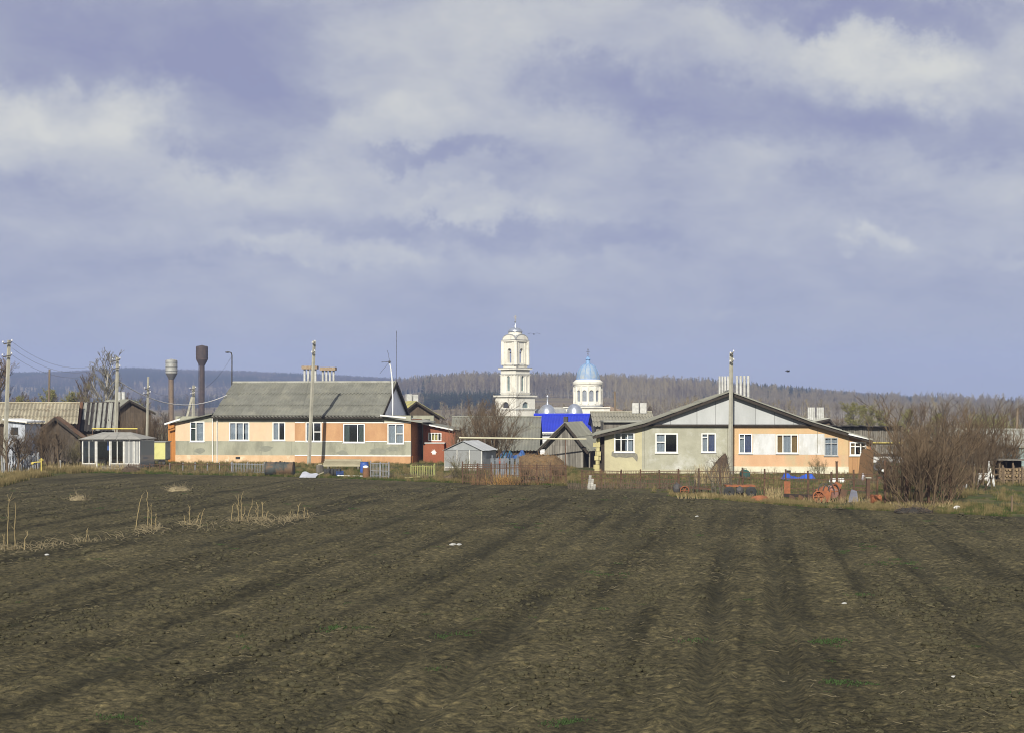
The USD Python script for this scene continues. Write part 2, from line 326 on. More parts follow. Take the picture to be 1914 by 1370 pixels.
NA, NY = 1000, 760
aa = np.linspace(-.56, .56, NA); vv = np.linspace(0, 1, NY)
A, V = np.meshgrid(aa, vv, indexing="xy")
EY = edge_y(A)
Yg = 1 / (1 / 13.0 + (1 / EY - 1 / 13.0) * (V ** 1.0)) * .55 + .45 * (13.0 + (EY - 13.0) * V ** 1.35)
Xg = A * Yg
Zg = field_z(Xg, Yg) * smooth(0, .03, 1 - V)
def grid_faces(nr, nc):
    i, j = np.meshgrid(np.arange(nr - 1), np.arange(nc - 1), indexing="ij"); k = i * nc + j
    return np.concatenate([np.stack([k, k + 1, k + nc + 1], -1).reshape(-1, 3), np.stack([k, k + nc + 1, k + nc], -1).reshape(-1, 3)])
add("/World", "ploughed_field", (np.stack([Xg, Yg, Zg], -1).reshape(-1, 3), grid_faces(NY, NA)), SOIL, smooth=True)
tag(stage.GetPrimAtPath("/World/ploughed_field"), kind="structure")

# everything beyond the field: village ground, valley, hills
nd = {"g": ("geometry", {}), "n1": ("noise_texture", {"scale": .22, "detail": 7.0, "roughness": .65}), "n2": ("noise_texture", {"scale": 2.6, "detail": 8.0, "roughness": .72}),
      "mp": ("mapping", {"scale": (.05, .16, .1)}), "n3": ("noise_texture", {"scale": .12, "detail": 6.0, "roughness": .6}),
      "r1": ("rgb_ramp", {"ramp": [(.30, (.062, .053, .034)), (.46, (.082, .074, .040)), (.52, (.058, .074, .028)), (.58, (.095, .088, .042)), (.75, (.17, .145, .078))]}),
      "r2": ("rgb_ramp", {"ramp": [(.3, (.45, .45, .45)), (.5, (1, 1, 1)), (.7, (1.35, 1.3, 1.2))]}), "mx": ("mix_color", {"fac": 1.0, "blend_type": "multiply", "use_clamp": False}),
      "r3": ("rgb_ramp", {"ramp": [(.35, (.085, .072, .045)), (.5, (.19, .145, .075)), (.62, (.12, .11, .05)), (.7, (.22, .17, .09))]}),
      "s": ("separate_xyz", {}), "far": ("map_range", {"range_type": "smoothstep", "from_min": 200.0, "from_max": 420.0, "clamp": True}), "mf": ("mix_color", {}),
      "p": ("principled_bsdf", {"roughness": 1.0, "specular_ior_level": .05})}
ln = [("g.position", "n1.vector"), ("g.position", "n2.vector"), ("g.position", "mp.vector"), ("mp.vector", "n3.vector"), ("g.position", "s.vector"), ("n1.fac", "r1.fac"), ("n2.fac", "r2.fac"), ("n3.fac", "r3.fac"),
      ("r1.color", "mx.a"), ("r2.color", "mx.b"), ("s.y", "far.value"), ("far.result", "mf.fac"), ("mx.result", "mf.a"), ("r3.color", "mf.b"), ("mf.result", "p.base_color")]
LAND = usdkit.material(stage, "/World/Looks/village_ground", nd, ln, surface="p.BSDF")
xs = np.concatenate([np.arange(-48, 48.1, .6), 48 * 1.045 ** np.arange(1, 100)]); xs = np.unique(np.concatenate([xs, -xs])); xs = xs[np.abs(xs) < 3600]
ys = np.concatenate([np.arange(-120, 45, 15), np.arange(45, 130, .5), 130 * 1.022 ** np.arange(0, 165)]); ys = ys[ys < 4500]
XX, YY = np.meshgrid(xs, ys, indexing="xy")
ZZ = land_z(XX, YY)
ed = edge_y(XX / np.maximum(YY, 10))
ZZ = ZZ - .30 * smooth(.2, 2.2, ed - YY) + ((meshkit.fbm(np.stack([XX * .9, YY * .9, 0 * XX], -1), 3, 8) - .5) * .16) * smooth(-.5, 1.5, YY - ed) * (1 - smooth(130, 200, YY)) * (YY > 40)
ZZ = np.where(YY < 45, -.30, ZZ)
add("/World", "ground", (np.stack([XX, YY, ZZ], -1).reshape(-1, 3), grid_faces(len(ys), len(xs))), LAND, smooth=True)
tag(stage.GetPrimAtPath("/World/ground"), kind="structure")

# the air
hz = box(-3700, 3700, -140, 4600, -60, 175)
HAZE = usdkit.material(stage, "/World/Looks/air", {"v": ("principled_volume", {"color": (.50, .61, .97), "density": .00026, "anisotropy": 0.0})}, [], volume="v.volume")
solo("haze", "thin blue haze over the valley and the wooded hills", "haze", hz, HAZE, kind="stuff")
# ------------------------------------------------------------------ building kit
SLATE = [M("slate_grey", (.205, .205, .172), (.155, .155, .128), 1.2, .95, c3=(.25, .245, .195), scale3=.7, vary=.05, lo3=.5),
         M("slate_dark", (.19, .19, .16), (.145, .145, .118), 1.6, .95, c3=(.235, .23, .18), scale3=.8, vary=.05, lo3=.5)]
SLATE_MOSS = M("slate_moss", (.24, .23, .12), (.16, .16, .11), 2.2, .95, c3=(.33, .30, .10), scale3=1.2, lo3=.45, hi3=.6)
SLATE_TAN = M("slate_tan", (.36, .33, .24), (.25, .22, .155), 1.2, .95, c3=(.21, .16, .105), scale3=1.4, vary=.15)
SLATE_PALE = M("slate_pale", (.33, .33, .29), (.24, .24, .20), 1.5, .95, vary=.08)
DARKWOOD = M("dark_old_wood", (.055, .045, .036), (.035, .03, .025), 6, .95)
GREYWOOD = M("weathered_grey_boards", (.21, .195, .165), (.115, .105, .088), 5, .95, stretch=(1, 1, .12), vary=.22)
TARRED = M("tarred_felt", (.035, .033, .032), (.06, .055, .05), 3, .9)
PIPE = M("asbestos_cement_pipe", (.52, .52, .49), (.38, .38, .35), 4, .9, vary=.08)
BRICKCAP = M("brick_cap", (.24, .155, .10), (.32, .27, .19), 9, .95)
CURTAIN = M("net_curtain", (.40, .39, .37), (.24, .235, .225), 7, .95, stretch=(9, 1, .2))
CURTAIN_B = M("blue_curtain", (.065, .07, .13), (.12, .125, .18), 9, .95, stretch=(6, 1, .3))
CURTAIN_T = M("tan_curtain", (.36, .22, .08), (.22, .12, .05), 8, .95, stretch=(8, 1, .2))
CURTAIN_D = M("dark_green_curtain", (.05, .065, .045), (.10, .11, .09), 6, .95, stretch=(8, 1, .3))
ROOMDARK = M("dim_room", (.05, .048, .045), (.03, .03, .03), 2, .95)

def corr(o, ex, ey, w, l, waves, amp, th=.012, nl=1):
    """A corrugated sheet from corner o, waves running along ey."""
    o, ex, ey = (np.array(k, float) for k in (o, ex, ey)); nrm = np.cross(ex, ey); nrm /= np.linalg.norm(nrm)
    if nrm[2] < 0: nrm = -nrm
    nu = waves * 4 + 1
    u, v = np.meshgrid(np.linspace(0, 1, nu), np.linspace(0, 1, nl + 1), indexing="xy")
    top = o + u[..., None] * w * ex + v[..., None] * l * ey + (amp * np.sin(u * waves * 2 * np.pi))[..., None] * nrm
    low = top - th * nrm
    Vx = np.concatenate([top.reshape(-1, 3), low.reshape(-1, 3)]); nn = nu * (nl + 1)
    f = grid_faces(nl + 1, nu)
    F = [f, f[:, ::-1] + nn]
    for r in (0, nl):
        i = r * nu + np.arange(nu - 1); q = np.stack([i, i + 1, i + 1 + nn], -1); q2 = np.stack([i, i + 1 + nn, i + nn], -1); F += [q, q2]
    F.append(np.array([[0, nn, nu], [nu, nn, nn + nu], [nu - 1, 2 * nu - 1, nn + nu - 1], [2 * nu - 1, nn + 2 * nu - 1, nn + nu - 1]]) if nl == 1 else np.zeros((0, 3), int))
    m = trimesh.Trimesh(Vx, np.vstack(F), process=False)
    if np.dot(np.cross(ex, ey), nrm) < 0: m.invert()
    return m

def sheet_roof(t, o, ex, ey, Wd, Ln, mats, under=None, cw=1.12, rl=1.72, amp=.048, name="roof_sheet", waves=4, jitter=.012):
    """Overlapping corrugated sheets, each a part, over the slope o + [0, Wd] ex + [0, Ln] ey (ey runs down the slope)."""
    ex, ey = np.array(ex, float) / np.linalg.norm(ex), np.array(ey, float) / np.linalg.norm(ey)
    nrm = np.cross(ex, ey); nrm /= np.linalg.norm(nrm); nrm = nrm if nrm[2] > 0 else -nrm
    nc, nr = max(1, round(Wd / cw)), max(1, round(Ln / rl)); w, l = Wd / nc, Ln / nr
    for r in range(nr):
        for c in range(nc):
            lift = .018 + R.uniform(0, jitter)
            oo = np.array(o) + ex * w * c + ey * (l * r - (.10 if r else 0)) + nrm * (.006 * (c % 2) + R.uniform(-.003, .003))
            tilt = ey + nrm * (lift * 2 / l)
            t.part(name, corr(oo, ex, tilt, w + .012, l + (.10 if r else 0) + R.uniform(-.02, .02), waves, amp), R.choice(mats), under=under, smooth=35)

def holes_band(x0, x1, z0, z1, holes):
    g = sbox(x0, z0, x1, z1)
    for h in holes: g = g.difference(sbox(*h))
    return g

def window(t, x0, x1, z0, z1, mull=(.5,), trans=(), y=0.0, fw=.085, mat=None, curtains=(), trim=None, sill=True, label=None, depth=.06, name="window", cy=.16):
    """A window in the wall plane y: frame (mesh) > mullions, panes, sill, curtains. trans: (pane index, height share). curtains: (from, to share, material)."""
    mat = mat or WHITE
    f = t.part(name, ring(x0, x1, z0, z1, fw, y + .02, y + .02 + depth), mat, label)
    xs_ = [x0 + fw] + [x0 + (x1 - x0) * m for m in mull] + [x1 - fw]
    mw = fw * .42
    for m in xs_[1:-1]:
        t.part("mullion", box(m - mw, m + mw, y + .024, y + .016 + depth, z0 + fw, z1 - fw), mat, under=f)
    for i in range(len(xs_) - 1):
        a = xs_[i] + (mw if i else 0); b = xs_[i + 1] - (mw if i < len(xs_) - 2 else 0)
        zs_ = [z0 + fw] + [z0 + (z1 - z0) * h for k, h in trans if k == i] + [z1 - fw]
        for h in zs_[1:-1]:
            t.part("transom", box(a, b, y + .028, y + .012 + depth, h - mw * .8, h + mw * .8), mat, under=f)
        t.part("pane", box(a - .006, b + .006, y + .045, y + .051, z0 + fw - .006, z1 - fw + .006), GLASS, under=f)
    if sill: t.part("sill", box(x0 - .04, x1 + .04, y - .06, y + .10, z0 - .035, z0 - .002), mat, under=f)
    for a, b, cm in curtains:
        n_ = max(4, int((b - a) * (x1 - x0) / .07)); uu = np.linspace(a, b, n_); X = x0 + (x1 - x0) * uu
        yy = y + cy + .025 * np.sin(np.arange(n_) * 1.9) + .01 * np.cos(np.arange(n_) * .7)
        Vc = np.concatenate([np.stack([X, yy, 0 * X + z0 + .05], 1), np.stack([X, yy, 0 * X + z1 - .05], 1)])
        i = np.arange(n_ - 1); Fc = np.concatenate([np.stack([i, i + 1, i + 1 + n_], 1), np.stack([i, i + 1 + n_, i + n_], 1)])
        t.part("curtain", (Vc, Fc), cm, under=f)
    return f

def chimney_pipes(t, cx, cy, z0, z1, n_, pitch, r, cap=None, name="chimney_pipe", under=None):
    """A row of asbestos flue pipes standing out of the roof, perhaps under a capping slab."""
    for k in range(n_):
        x = cx + (k - (n_ - 1) / 2) * pitch
        m = lathe([(0, z0), (r, z0), (r, z1), (r * .78, z1), (r * .78, z1 - .15), (0, z1 - .15)], 12)
        t.part(name, moved(m, (x, cy + R.uniform(-.03, .03), 0)), PIPE, smooth=40, under=under)
    if cap:
        h = (n_ - 1) / 2 * pitch + r + .10
        t.part("chimney_cap", box(cx - h, cx + h, cy - .26, cy + .26, z1 - .02, z1 + cap), BRICKCAP if cap > .2 else PIPE)

# ------------------------------------------------------------------ left house
PEACH = M("peach_paint", (.64, .475, .325), (.57, .415, .28), 1.2, .9, bump=.25, bscale=9, c3=(.62, .47, .30), scale3=.9, stretch=(1, 1, .45), lo3=.48, hi3=.66)
ORANGE = M("orange_paint", (.45, .26, .135), (.40, .225, .115), 1.0, .9, bump=.25, bscale=9, c3=(.50, .30, .155), scale3=.9, stretch=(1, 1, .45), lo3=.48, hi3=.66)
GREYGREEN = M("grey_green_paint", (.34, .34, .262), (.285, .285, .215), 1.4, .9, bump=.25, bscale=9, c3=(.215, .215, .165), scale3=.9, stretch=(1, 1, .45), lo3=.48, hi3=.66)
PLINTHP = M("peach_plinth", (.60, .42, .26), (.52, .36, .21), 2.2, .95, bump=.4, c3=(.66, .56, .40), scale3=1.4)
OCHRE = M("ochre_boards", (.46, .20, .055), (.36, .15, .042), 3, .8, stretch=(1, 1, .2))
REDPORCH = M("red_brown_paint", (.25, .080, .034), (.21, .066, .029), 2, .55, spec=.4)
FASCIA = M("white_fascia", (.74, .74, .72), (.60, .60, .57), 5, .7)

th = math.radians(-7.5)
LH = Thing("left_bungalow", "long peach and orange bungalow with grey slate roof and two capped chimney rows", "house", (W(398, 775, 110.6)[0], 110.6, 0), th)
t = LH
xL, xM, xR, xE = t.x(328), t.x(551), t.x(712), t.x(768)
ze, zu, zl, zp = t.z(776, 8) , t.z(789, 8), t.z(824, 8), t.z(850.5, 8)
zg = -.15
DEP = 9.6
WIN = [  # px0 px1 py0 py1 mullions transoms curtains label
    (355, 382, 787, 825, (.42,), ((0, .66),), ((.45, .97, CURTAIN), (.05, .4, CURTAIN_D)), "wide white framed window at the left end of the peach half"),
    (428, 466, 788, 823, (.34, .70), (), ((.05, .30, CURTAIN), (.40, .66, CURTAIN), (.76, .97, CURTAIN)), None),
    (509, 533, 788, 823, (.5,), (), ((.06, .45, CURTAIN),), None),
    (571, 601, 788, 825, (.5,), ((1, .5),), ((.06, .35, CURTAIN),), None),
    (641, 682, 791, 827, (.66,), (), ((.08, .28, CURTAIN_D), (.7, .96, CURTAIN_D)), None),
    (724, 755, 791, 829, (.5,), ((1, .5),), ((.05, .48, CURTAIN), (.55, .95, CURTAIN)), None)]
rects = []
for a, b, c, d, *_ in WIN:
    x0, x1 = t.x(a), t.x(b); rects.append((x0, t.z(d, x0), x1, t.z(c, x0)))
def bands(xa, xb, mats, tt=t, zs=None, y0=0.0, y1=.3, names=("upper_wall", "wall_panel", "lower_wall", "plinth")):
    for k, (za, zb) in enumerate(zs):
        g = holes_band(xa, xb, za, zb, [r for r in rects if r[0] < xb and r[2] > xa])
        [tt.part(names[k], poly(q, y0 - (.05 if names[k] == "plinth" else 0), y1), mats[k]) for q in getattr(g, "geoms", [g]) if q.area > .01]
ZB = ((zu, ze), (zl, zu), (zp, zl), (zg, zp))
bands(xL, 0, (GREYGREEN, PEACH, GREYGREEN, PLINTHP), zs=((zu, t.z(777, 0) - .02), ZB[1], ZB[2], ZB[3]))
bands(0, xM, (GREYGREEN, PEACH, GREYGREEN, PLINTHP), zs=ZB)
bands(xM, xE, (GREYGREEN, ORANGE, GREYGREEN, ORANGE), zs=ZB)
# block joints: shallow dark grooves cannot be cut at this size, the white painted lines stand proud instead
for z_ in (zu, zl, zp):
    for xa, xb in ((xM + .02, xE),):
        segs = [xa] + sorted(v for r in rects if r[1] < z_ < r[3] for v in (r[0] - .05, r[2] + .05) if xa < v < xb) + [xb]
        for k in range(0, len(segs) - 1, 2):
            t.part("white_line", box(segs[k], segs[k + 1], -.012 - (.05 if z_ == zp else 0), -.001, z_ - .035, z_ + .035), WHITE)
for px in (397.5, 406):
    x0 = t.x(px, -.06); t.part("downpipe", bar((x0, -.085, zg), (x0, -.085, t.z(778, 0)), .035, n=8), WHITE)
for k, (w_, r) in enumerate(zip(WIN, rects)):
    window(t, r[0], r[2], r[1], r[3], w_[4], w_[5], curtains=w_[6], label=w_[7], y=.0 if k else -.02)
for k, (px, py, s_) in enumerate(((706, 843, 1.0), (735, 838, .7), (497, 838, .8), (640, 846, .6), (372, 842, .7))):
    q = [(.75 * s_ * math.cos(a) * R.uniform(.6, 1.1), .30 * s_ * math.sin(a) * R.uniform(.5, 1.1)) for a in np.linspace(0, 6.28, 15)[:-1]]
    t.part("render_patch", moved(poly(Polygon(q).buffer(.03), -.005 - .001 * k, -.001), (t.x(px), 0, t.z(py, t.x(px)))), M("patched_grey_render", (.245, .25, .20), (.20, .205, .165), 3, .95))
for px in (441, 489, 545, 617, 664, 700):
    x0 = t.x(px); t.part("panel_seam", box(x0 - .012, x0 + .012, -.004, -.0008, zp + .04, zl - .04), M("seam_grey", (.24, .24, .19), None, 5))
# dark vent in the plinth
t.part("plinth_vent", box(t.x(441), t.x(449), -.075, -.052, t.z(857, 1), t.z(853, 1)), ROOMDARK)
# end and back walls, ceiling, so that the rooms are dark
t.part("back_wall", box(xL, xE, DEP - .3, DEP, zg, ze - .05), GREYGREEN)
t.part("end_wall", box(xL, xL + .3, .3, DEP - .3, zg, zu + .1), PEACH)
ANN = 4.4
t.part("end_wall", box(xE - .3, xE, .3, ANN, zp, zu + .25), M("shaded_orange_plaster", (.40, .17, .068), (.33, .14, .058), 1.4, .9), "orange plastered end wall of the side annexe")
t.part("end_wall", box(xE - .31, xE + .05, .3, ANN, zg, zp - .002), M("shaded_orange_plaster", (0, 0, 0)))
t.part("ceiling", box(xL + .3, xE - .3, .3, DEP - .3, zu + .12, zu + .18), ROOMDARK)
t.part("partition_wall", box(xL + .3, xE - .3, 3.6, 3.7, zg, zu + .1), ROOMDARK)
# main roof between the gables
zr = t.z(716.5, 8, DEP / 2); OH = .42
xa, xb = t.x(397, -OH) - .1, xR + .18
sl = np.array([0, -(DEP / 2 + OH), -(zr - ze) * (DEP / 2 + OH) / (DEP / 2)]); Ls = np.linalg.norm(sl)
sheet_roof(t, (xa, DEP / 2, zr + .06), (1, 0, 0), sl, xb - xa, Ls, SLATE + [SLATE[0]])
sl2 = sl * [1, -1, 1]
t.part("back_slope", corr((xa, DEP / 2, zr + .06), (1, 0, 0), sl2 / Ls, xb - xa, Ls, 90, .026), SLATE[1], smooth=35)
t.part("ridge_cap", tubes([[(xa - .02, DEP / 2, zr + .09), (xb + .02, DEP / 2, zr + .09)]], [.11], 8, True), SLATE_PALE)
t.part("eaves_board", box(xa, xb, -OH + .02, -OH + .06, ze - .20 - .02, ze - .06 - .02), DARKWOOD)
t.part("soffit", box(xa, xb, -OH + .06, 0, ze - .02, ze + .005), DARKWOOD)
gp = [(0, ze - .02), (DEP, ze - .02), (DEP / 2, zr - .02)]
def gable(tt, x0, x1, pts, mat, name="gable_board", n_=6, under=None):
    """Boards of a gable standing in a plane of constant x, cut from the triangle pts (y, z)."""
    g = Polygon(pts); y0, _, y1, _ = g.bounds
    for k in range(n_):
        a, b = y0 + (y1 - y0) * k / n_, y0 + (y1 - y0) * (k + 1) / n_ - .015
        s_ = g.intersection(sbox(a, -9, b, 99))
        if s_.area < .02: continue
        m = trimesh.creation.extrude_polygon(s_, x1 - x0, engine="earcut"); v = np.array(m.vertices)
        m.vertices = np.stack([x0 + v[:, 2], v[:, 0], v[:, 1]], 1); tt.part(name, m, mat, under=under)
GABLEPALE = M("pale_gable_sheet", (.74, .75, .75), (.64, .65, .66), 2, .9)
gable(t, xR - .03, xR + .01, gp, GABLEPALE)
gable(t, .05, .09, gp, GREYWOOD)
for s_ in (1, -1):   # verge boards at the right gable
    a = np.array([xR + .20, DEP / 2, zr + .02]); b = a + (sl if s_ > 0 else sl2)
    t.part("verge_board", beam(a, b, .05, .26), DARKWOOD)
# left annexe roof: falls to the left
zA0, zA1 = t.z(774, 0), t.z(790, xL)
t.part("annexe_roof", cat_([beam((.05, y_, zA0 + .04), (t.x(326) - .25, y_, zA1 - .01), .62, .07) for y_ in np.arange(-.05, 6.2, .615)]), SLATE[0], "low slate roof over the left annexe")
t.part("annexe_fascia", beam((t.x(340), -.40, zA1 + .30), (t.x(311), -.40, zA1 - .08), .05, .13), FASCIA)
# right annexe roof: falls to the right
zB0, zB1 = t.z(777, xR), t.z(786.5, xE)
for k in range(5):
    y_ = -.35 + .55 + k * 1.1
    t.part("annexe_roof_sheet", beam((xR - .25, y_, zB0 + .03 + .002 * k), (xE + .95, y_, zB1 - .10 + .002 * k), 1.09, .08), SLATE_PALE)
t.part("white_flashing", beam((t.x(713), -.47, zB0 + .055), (t.x(761), -.47, zB0 - .12), .06, .11), FASCIA)
# chimneys
chimney_pipes(t, t.x(579.5, 5.2), 5.2, zr - .35, t.z(689.5, 7, 5.2), 4, .295, .088, cap=.24)
chimney_pipes(t, t.x(613.5, 5.2), 5.2, zr - .35, t.z(692, 8.5, 5.2), 4, .295, .088, cap=.24)
# ochre shed at the left end
y_ = .6; a, b = t.x(314, y_), t.x(340, y_) ; zt = t.z(791, a, y_)
for k in range(8):
    w_ = (b - a) / 8; t.part("ochre_board", box(a + k * w_, a + (k + 1) * w_ - .008, y_ + .003 * (k % 2), y_ + .05, zg, zt + .12 + .05 * k), OCHRE)
t.part("ochre_end_wall", box(a, a + .05, y_ + .055, y_ + 4, zg, zt + .10), OCHRE)
window(t, t.x(328, y_ - .06), t.x(339, y_ - .06), t.z(822, a, y_), t.z(794, a, y_), (), (), y=y_ - .10, fw=.12, sill=False, label="small white framed window in the ochre shed wall")
t.part("ochre_shed_roof", beam((t.x(341), y_ + 2, zA1 + .26), (t.x(311), y_ + 2, zA1 - .06), 4.4, .07), SLATE_PALE)

# red porch at the right end
RP = Thing("red_porch", "red brown lean-to porch with a bank of small panes and a white leaf emblem", "porch", (W(791, 800, 111)[0], 111.0, 0), th)
t = RP; x1 = t.x(851); zt0, zt1 = t.z(791, 0), t.z(802, x1)
hole = (t.x(800), t.z(823.5, 1), t.x(825), t.z(808, 1))
g = Polygon([(0, zg), (x1, zg), (x1, zt1 - .05), (0, zt0 - .05)]).difference(sbox(*hole))
for k in range(10):
    s_ = g.intersection(sbox(x1 * k / 10, -5, x1 * (k + 1) / 10 - .006, 9)); t.part("front_board", poly(s_, .004 * (k % 2), .06), REDPORCH)
t.part("end_wall", box(x1 - .06, x1, .065, 3.2, zg, zt1 - .06), M("shaded_red_paint", (.21, .062, .028), (.17, .05, .024), 2, .6))  # porch red darkened: shade of the right side put into the colour
t.part("back_wall", box(0, x1, 3.2, 3.26, zg, zt1 - .05), REDPORCH)
for k in range(6):
    y_ = -.35 + .32 + k * .64; t.part("roof_sheet", beam((-.35, y_, zt0 + .05 + .002 * k), (x1 + .38, y_, zt1 - .02 + .002 * k), .635, .06), SLATE[0])
t.part("fascia", beam((-.02, -.36, zt0 + .0), (x1 - .1, -.36, zt1 - .03), .05, .10), FASCIA)
window(t, hole[0], hole[2], hole[1], hole[3], (.27, .5, .74), (), fw=.06, curtains=((.3, .7, M("yellow_curtain", (.55, .42, .09), (.42, .30, .06), 6)),), cy=.2, sill=False, label="row of small white barred panes above the red box front")
wx = t.x(840.5); window(t, wx + .62, wx + .86, t.z(835, 2) - .1, t.z(815, 2), (), (), y=-.03, fw=.05, sill=False, label="narrow white framed pane at the right end")
bx0, bx1 = t.x(795, -.5), t.x(830, -.5); zb = t.z(826.5, 1, -.5)
t.part("porch_box", cat_([box(bx0, bx1, -.55, -.01, zg, zb - .06)]), M("red_sheet", (.27, .078, .030), (.23, .064, .025), 1.4, .42, spec=.5), "smooth red box front below the panes", smooth=False)
t.part("white_ledge", box(bx0 - .04, bx1 + .06, -.62, -.01, zb - .058, zb), FASCIA)
lf = []
for k, ang in enumerate((-74, -45, -15, 12, 40, 72)):   # the white leaf emblem
    a = math.radians(ang); l_ = .27 if k in (2, 3) else .23
    q = np.array([(0, -.03), (.045, l_ * .45), (.02, l_ * .62), (.0, l_), (-.03, l_ * .6), (-.05, l_ * .4)])
    lf.append(Polygon([(x * math.cos(a) + y * math.sin(a), -x * math.sin(a) + y * math.cos(a)) for x, y in q]).buffer(.012))
lf.append(sbox(-.13, -.10, .14, .03)); lf = shapely.union_all(lf)
lx, lz = t.x(811, -.55), t.z(846, 1, -.55)
t.part("leaf_emblem", moved(poly(lf, -.562, -.551), (lx, 0, lz)), WHITE)

# ------------------------------------------------------------------ right house
YELPL = M("yellowed_plaster", (.47, .435, .275), (.38, .35, .23), 1.1, .95, bump=.35, bscale=7, c3=(.30, .28, .18), scale3=.8)
GREYPL = M("blotched_grey_plaster", (.37, .365, .285), (.30, .295, .225), 1.1, .95, bump=.3, bscale=7, c3=(.47, .47, .42), scale3=.75, lo3=.50, hi3=.68)
ORANGE2 = M("faded_orange_paint", (.56, .385, .215), (.51, .345, .185), 1.2, .95, bump=.25, bscale=9, c3=(.48, .37, .21), scale3=.9, stretch=(1, 1, .45), lo3=.48, hi3=.66)
PINKOR = M("pink_orange_paint", (.56, .36, .215), (.50, .31, .18), 1.2, .95, bump=.25, bscale=9, c3=(.44, .36, .22), scale3=.9, stretch=(1, 1, .45), lo3=.48, hi3=.66)
WHITEW = M("worn_whitewash", (.60, .61, .61), (.49, .50, .49), 2.2, .95, bump=.2, bscale=9, c3=(.42, .40, .34), scale3=.9, stretch=(1, 1, .45), lo3=.48, hi3=.66)
PLINTH2 = M("whitewashed_plinth", (.62, .60, .47), (.52, .48, .35), 2.2, .95, bump=.4, bscale=8, c3=(.36, .31, .21), scale3=1.6)
CLAD = M("grey_cladding_sheet", (.43, .445, .44), (.37, .385, .38), 1.2, .9, stretch=(1, 1, .3), c3=(.38, .40, .39), scale3=.8, vary=.05)
th2 = math.radians(-4.5)
RH = Thing("right_bungalow", "wide gabled bungalow, left half grey, right half orange and white, bare flue pipes", "house", (W(1204, 795, 93)[0], 93.0, 0), th2)
t = RH
zg = -.3
xl, xm, xr, xe = t.x(1114), t.x(1362), t.x(1512), t.x(1586)
za = t.z(733.5, 5); zev = t.z(793, 4)
xap = t.x(1364); DEP2 = 9.5
WIN2 = [(1148, 1186, 808, 845, (.34, .66), ((0, .66), (1, .66), (2, .66)), ((.55, .9, CURTAIN),), "old white painted casement with small upper lights", .075),
    (1225, 1267, 809, 846, (.44,), ((0, .55),), ((.05, .42, CURTAIN),), None, .085),
    (1311, 1338, 809, 845, (.44,), ((0, .78),), ((.05, .42, CURTAIN), (.55, .95, CURTAIN_B)), None, .07),
    (1381, 1406, 810, 847, (.42,), ((0, .78),), ((.05, .4, CURTAIN), (.48, .95, CURTAIN_B)), None, .07),
    (1451, 1492, 811, 847, (.30, .68), (), ((.04, .28, CURTAIN_T), (.32, .66, CURTAIN), (.70, .97, CURTAIN_T)), None, .07),
    (1541, 1566, 817, 851, (.5,), ((0, .68), (1, .68)), ((.05, .95, CURTAIN),), "grey framed window near the right end", .055)]
rects = []
for a, b, c, d, *_ in WIN2:
    x0, x1 = t.x(a), t.x(b); rects.append((x0, t.z(d, x0), x1, t.z(c, x0)))
zsL = lambda x: np.interp(x, [t.x(1114), t.x(1204), xap], [t.z(812, -3), t.z(795, 0), za])
def wall_piece(name, xa, xb, z0, z1, mat, y0=0.0, top=None):
    """A stretch of front wall, cut by the windows and by the roof line above."""
    xs_ = np.linspace(xa, xb, 9)
    g = Polygon([(xa, z0), (xb, z0)] + [(x, min(z1, top(x)) if top else z1) for x in xs_[::-1]])
    for r in rects: g = g.difference(sbox(*r))
    for k in getattr(g, 'geoms', [g]):
        if k.area > .01: t.part(name, poly(k, y0, .3), mat)
roofL = lambda x: float(np.interp(x, [xl, t.x(1204)], [t.z(810, -3), t.z(794.5, 0)]))
roofR = lambda x: float(np.interp(x, [xr, t.x(1625)], [t.z(794, 11), t.z(820.5, 15)]))
wall_piece("yellow_wall", xl + (t.x(1130) - t.x(1114)), t.x(1200), zg, 9, YELPL, top=roofL)
wall_piece("grey_wall", t.x(1200) + .004, xm, zg + .55, zev, GREYPL)
wall_piece("grey_plinth", t.x(1200) + .004, xm, zg, zg + .548, M("pale_plinth", (.43, .41, .29), (.35, .33, .24), 1.8, .95, bump=.4), y0=-.04)
z_w1, z_w0, z_o0 = t.z(810, 8), t.z(849, 8), t.z(871, 8)
wall_piece("orange_upper_wall", xm + .004, t.x(1541), z_w1, zev, ORANGE2, top=roofR)
xa_ = xm + .004
for a, b, m_ in ((xa_, t.x(1407), ORANGE2), (t.x(1407), t.x(1450), WHITEW), (t.x(1450), t.x(1493), ORANGE2), (t.x(1493), t.x(1541), WHITEW)):
    wall_piece("wall_panel", a, b, z_w0, z_w1 - .002, m_)
wall_piece("wall_panel", t.x(1541) + .002, xe, z_w0, 9, ORANGE2, top=roofR)
wall_piece("orange_lower_wall", xm + .004, xe, z_o0, z_w0 - .002, PINKOR)
wall_piece("white_plinth", xm + .004, xe, zg, z_o0 - .002, PLINTH2, y0=-.05)
for px, z0_, z1_ in ((1204, zg + .6, zev - .05), (1528, z_w0 + .1, zev - .3), (1360, zg + .6, zev - .1)):
    x0 = t.x(px); t.part("panel_seam", box(x0 - .018, x0 + .018, -.006, -.001, z0_, z1_), M("seam_mortar", (.22, .21, .16), None, 5))
t.part("plinth_vent", box(t.x(1470), t.x(1478), -.075, -.052, t.z(885, 8), t.z(878, 8)), ROOMDARK)
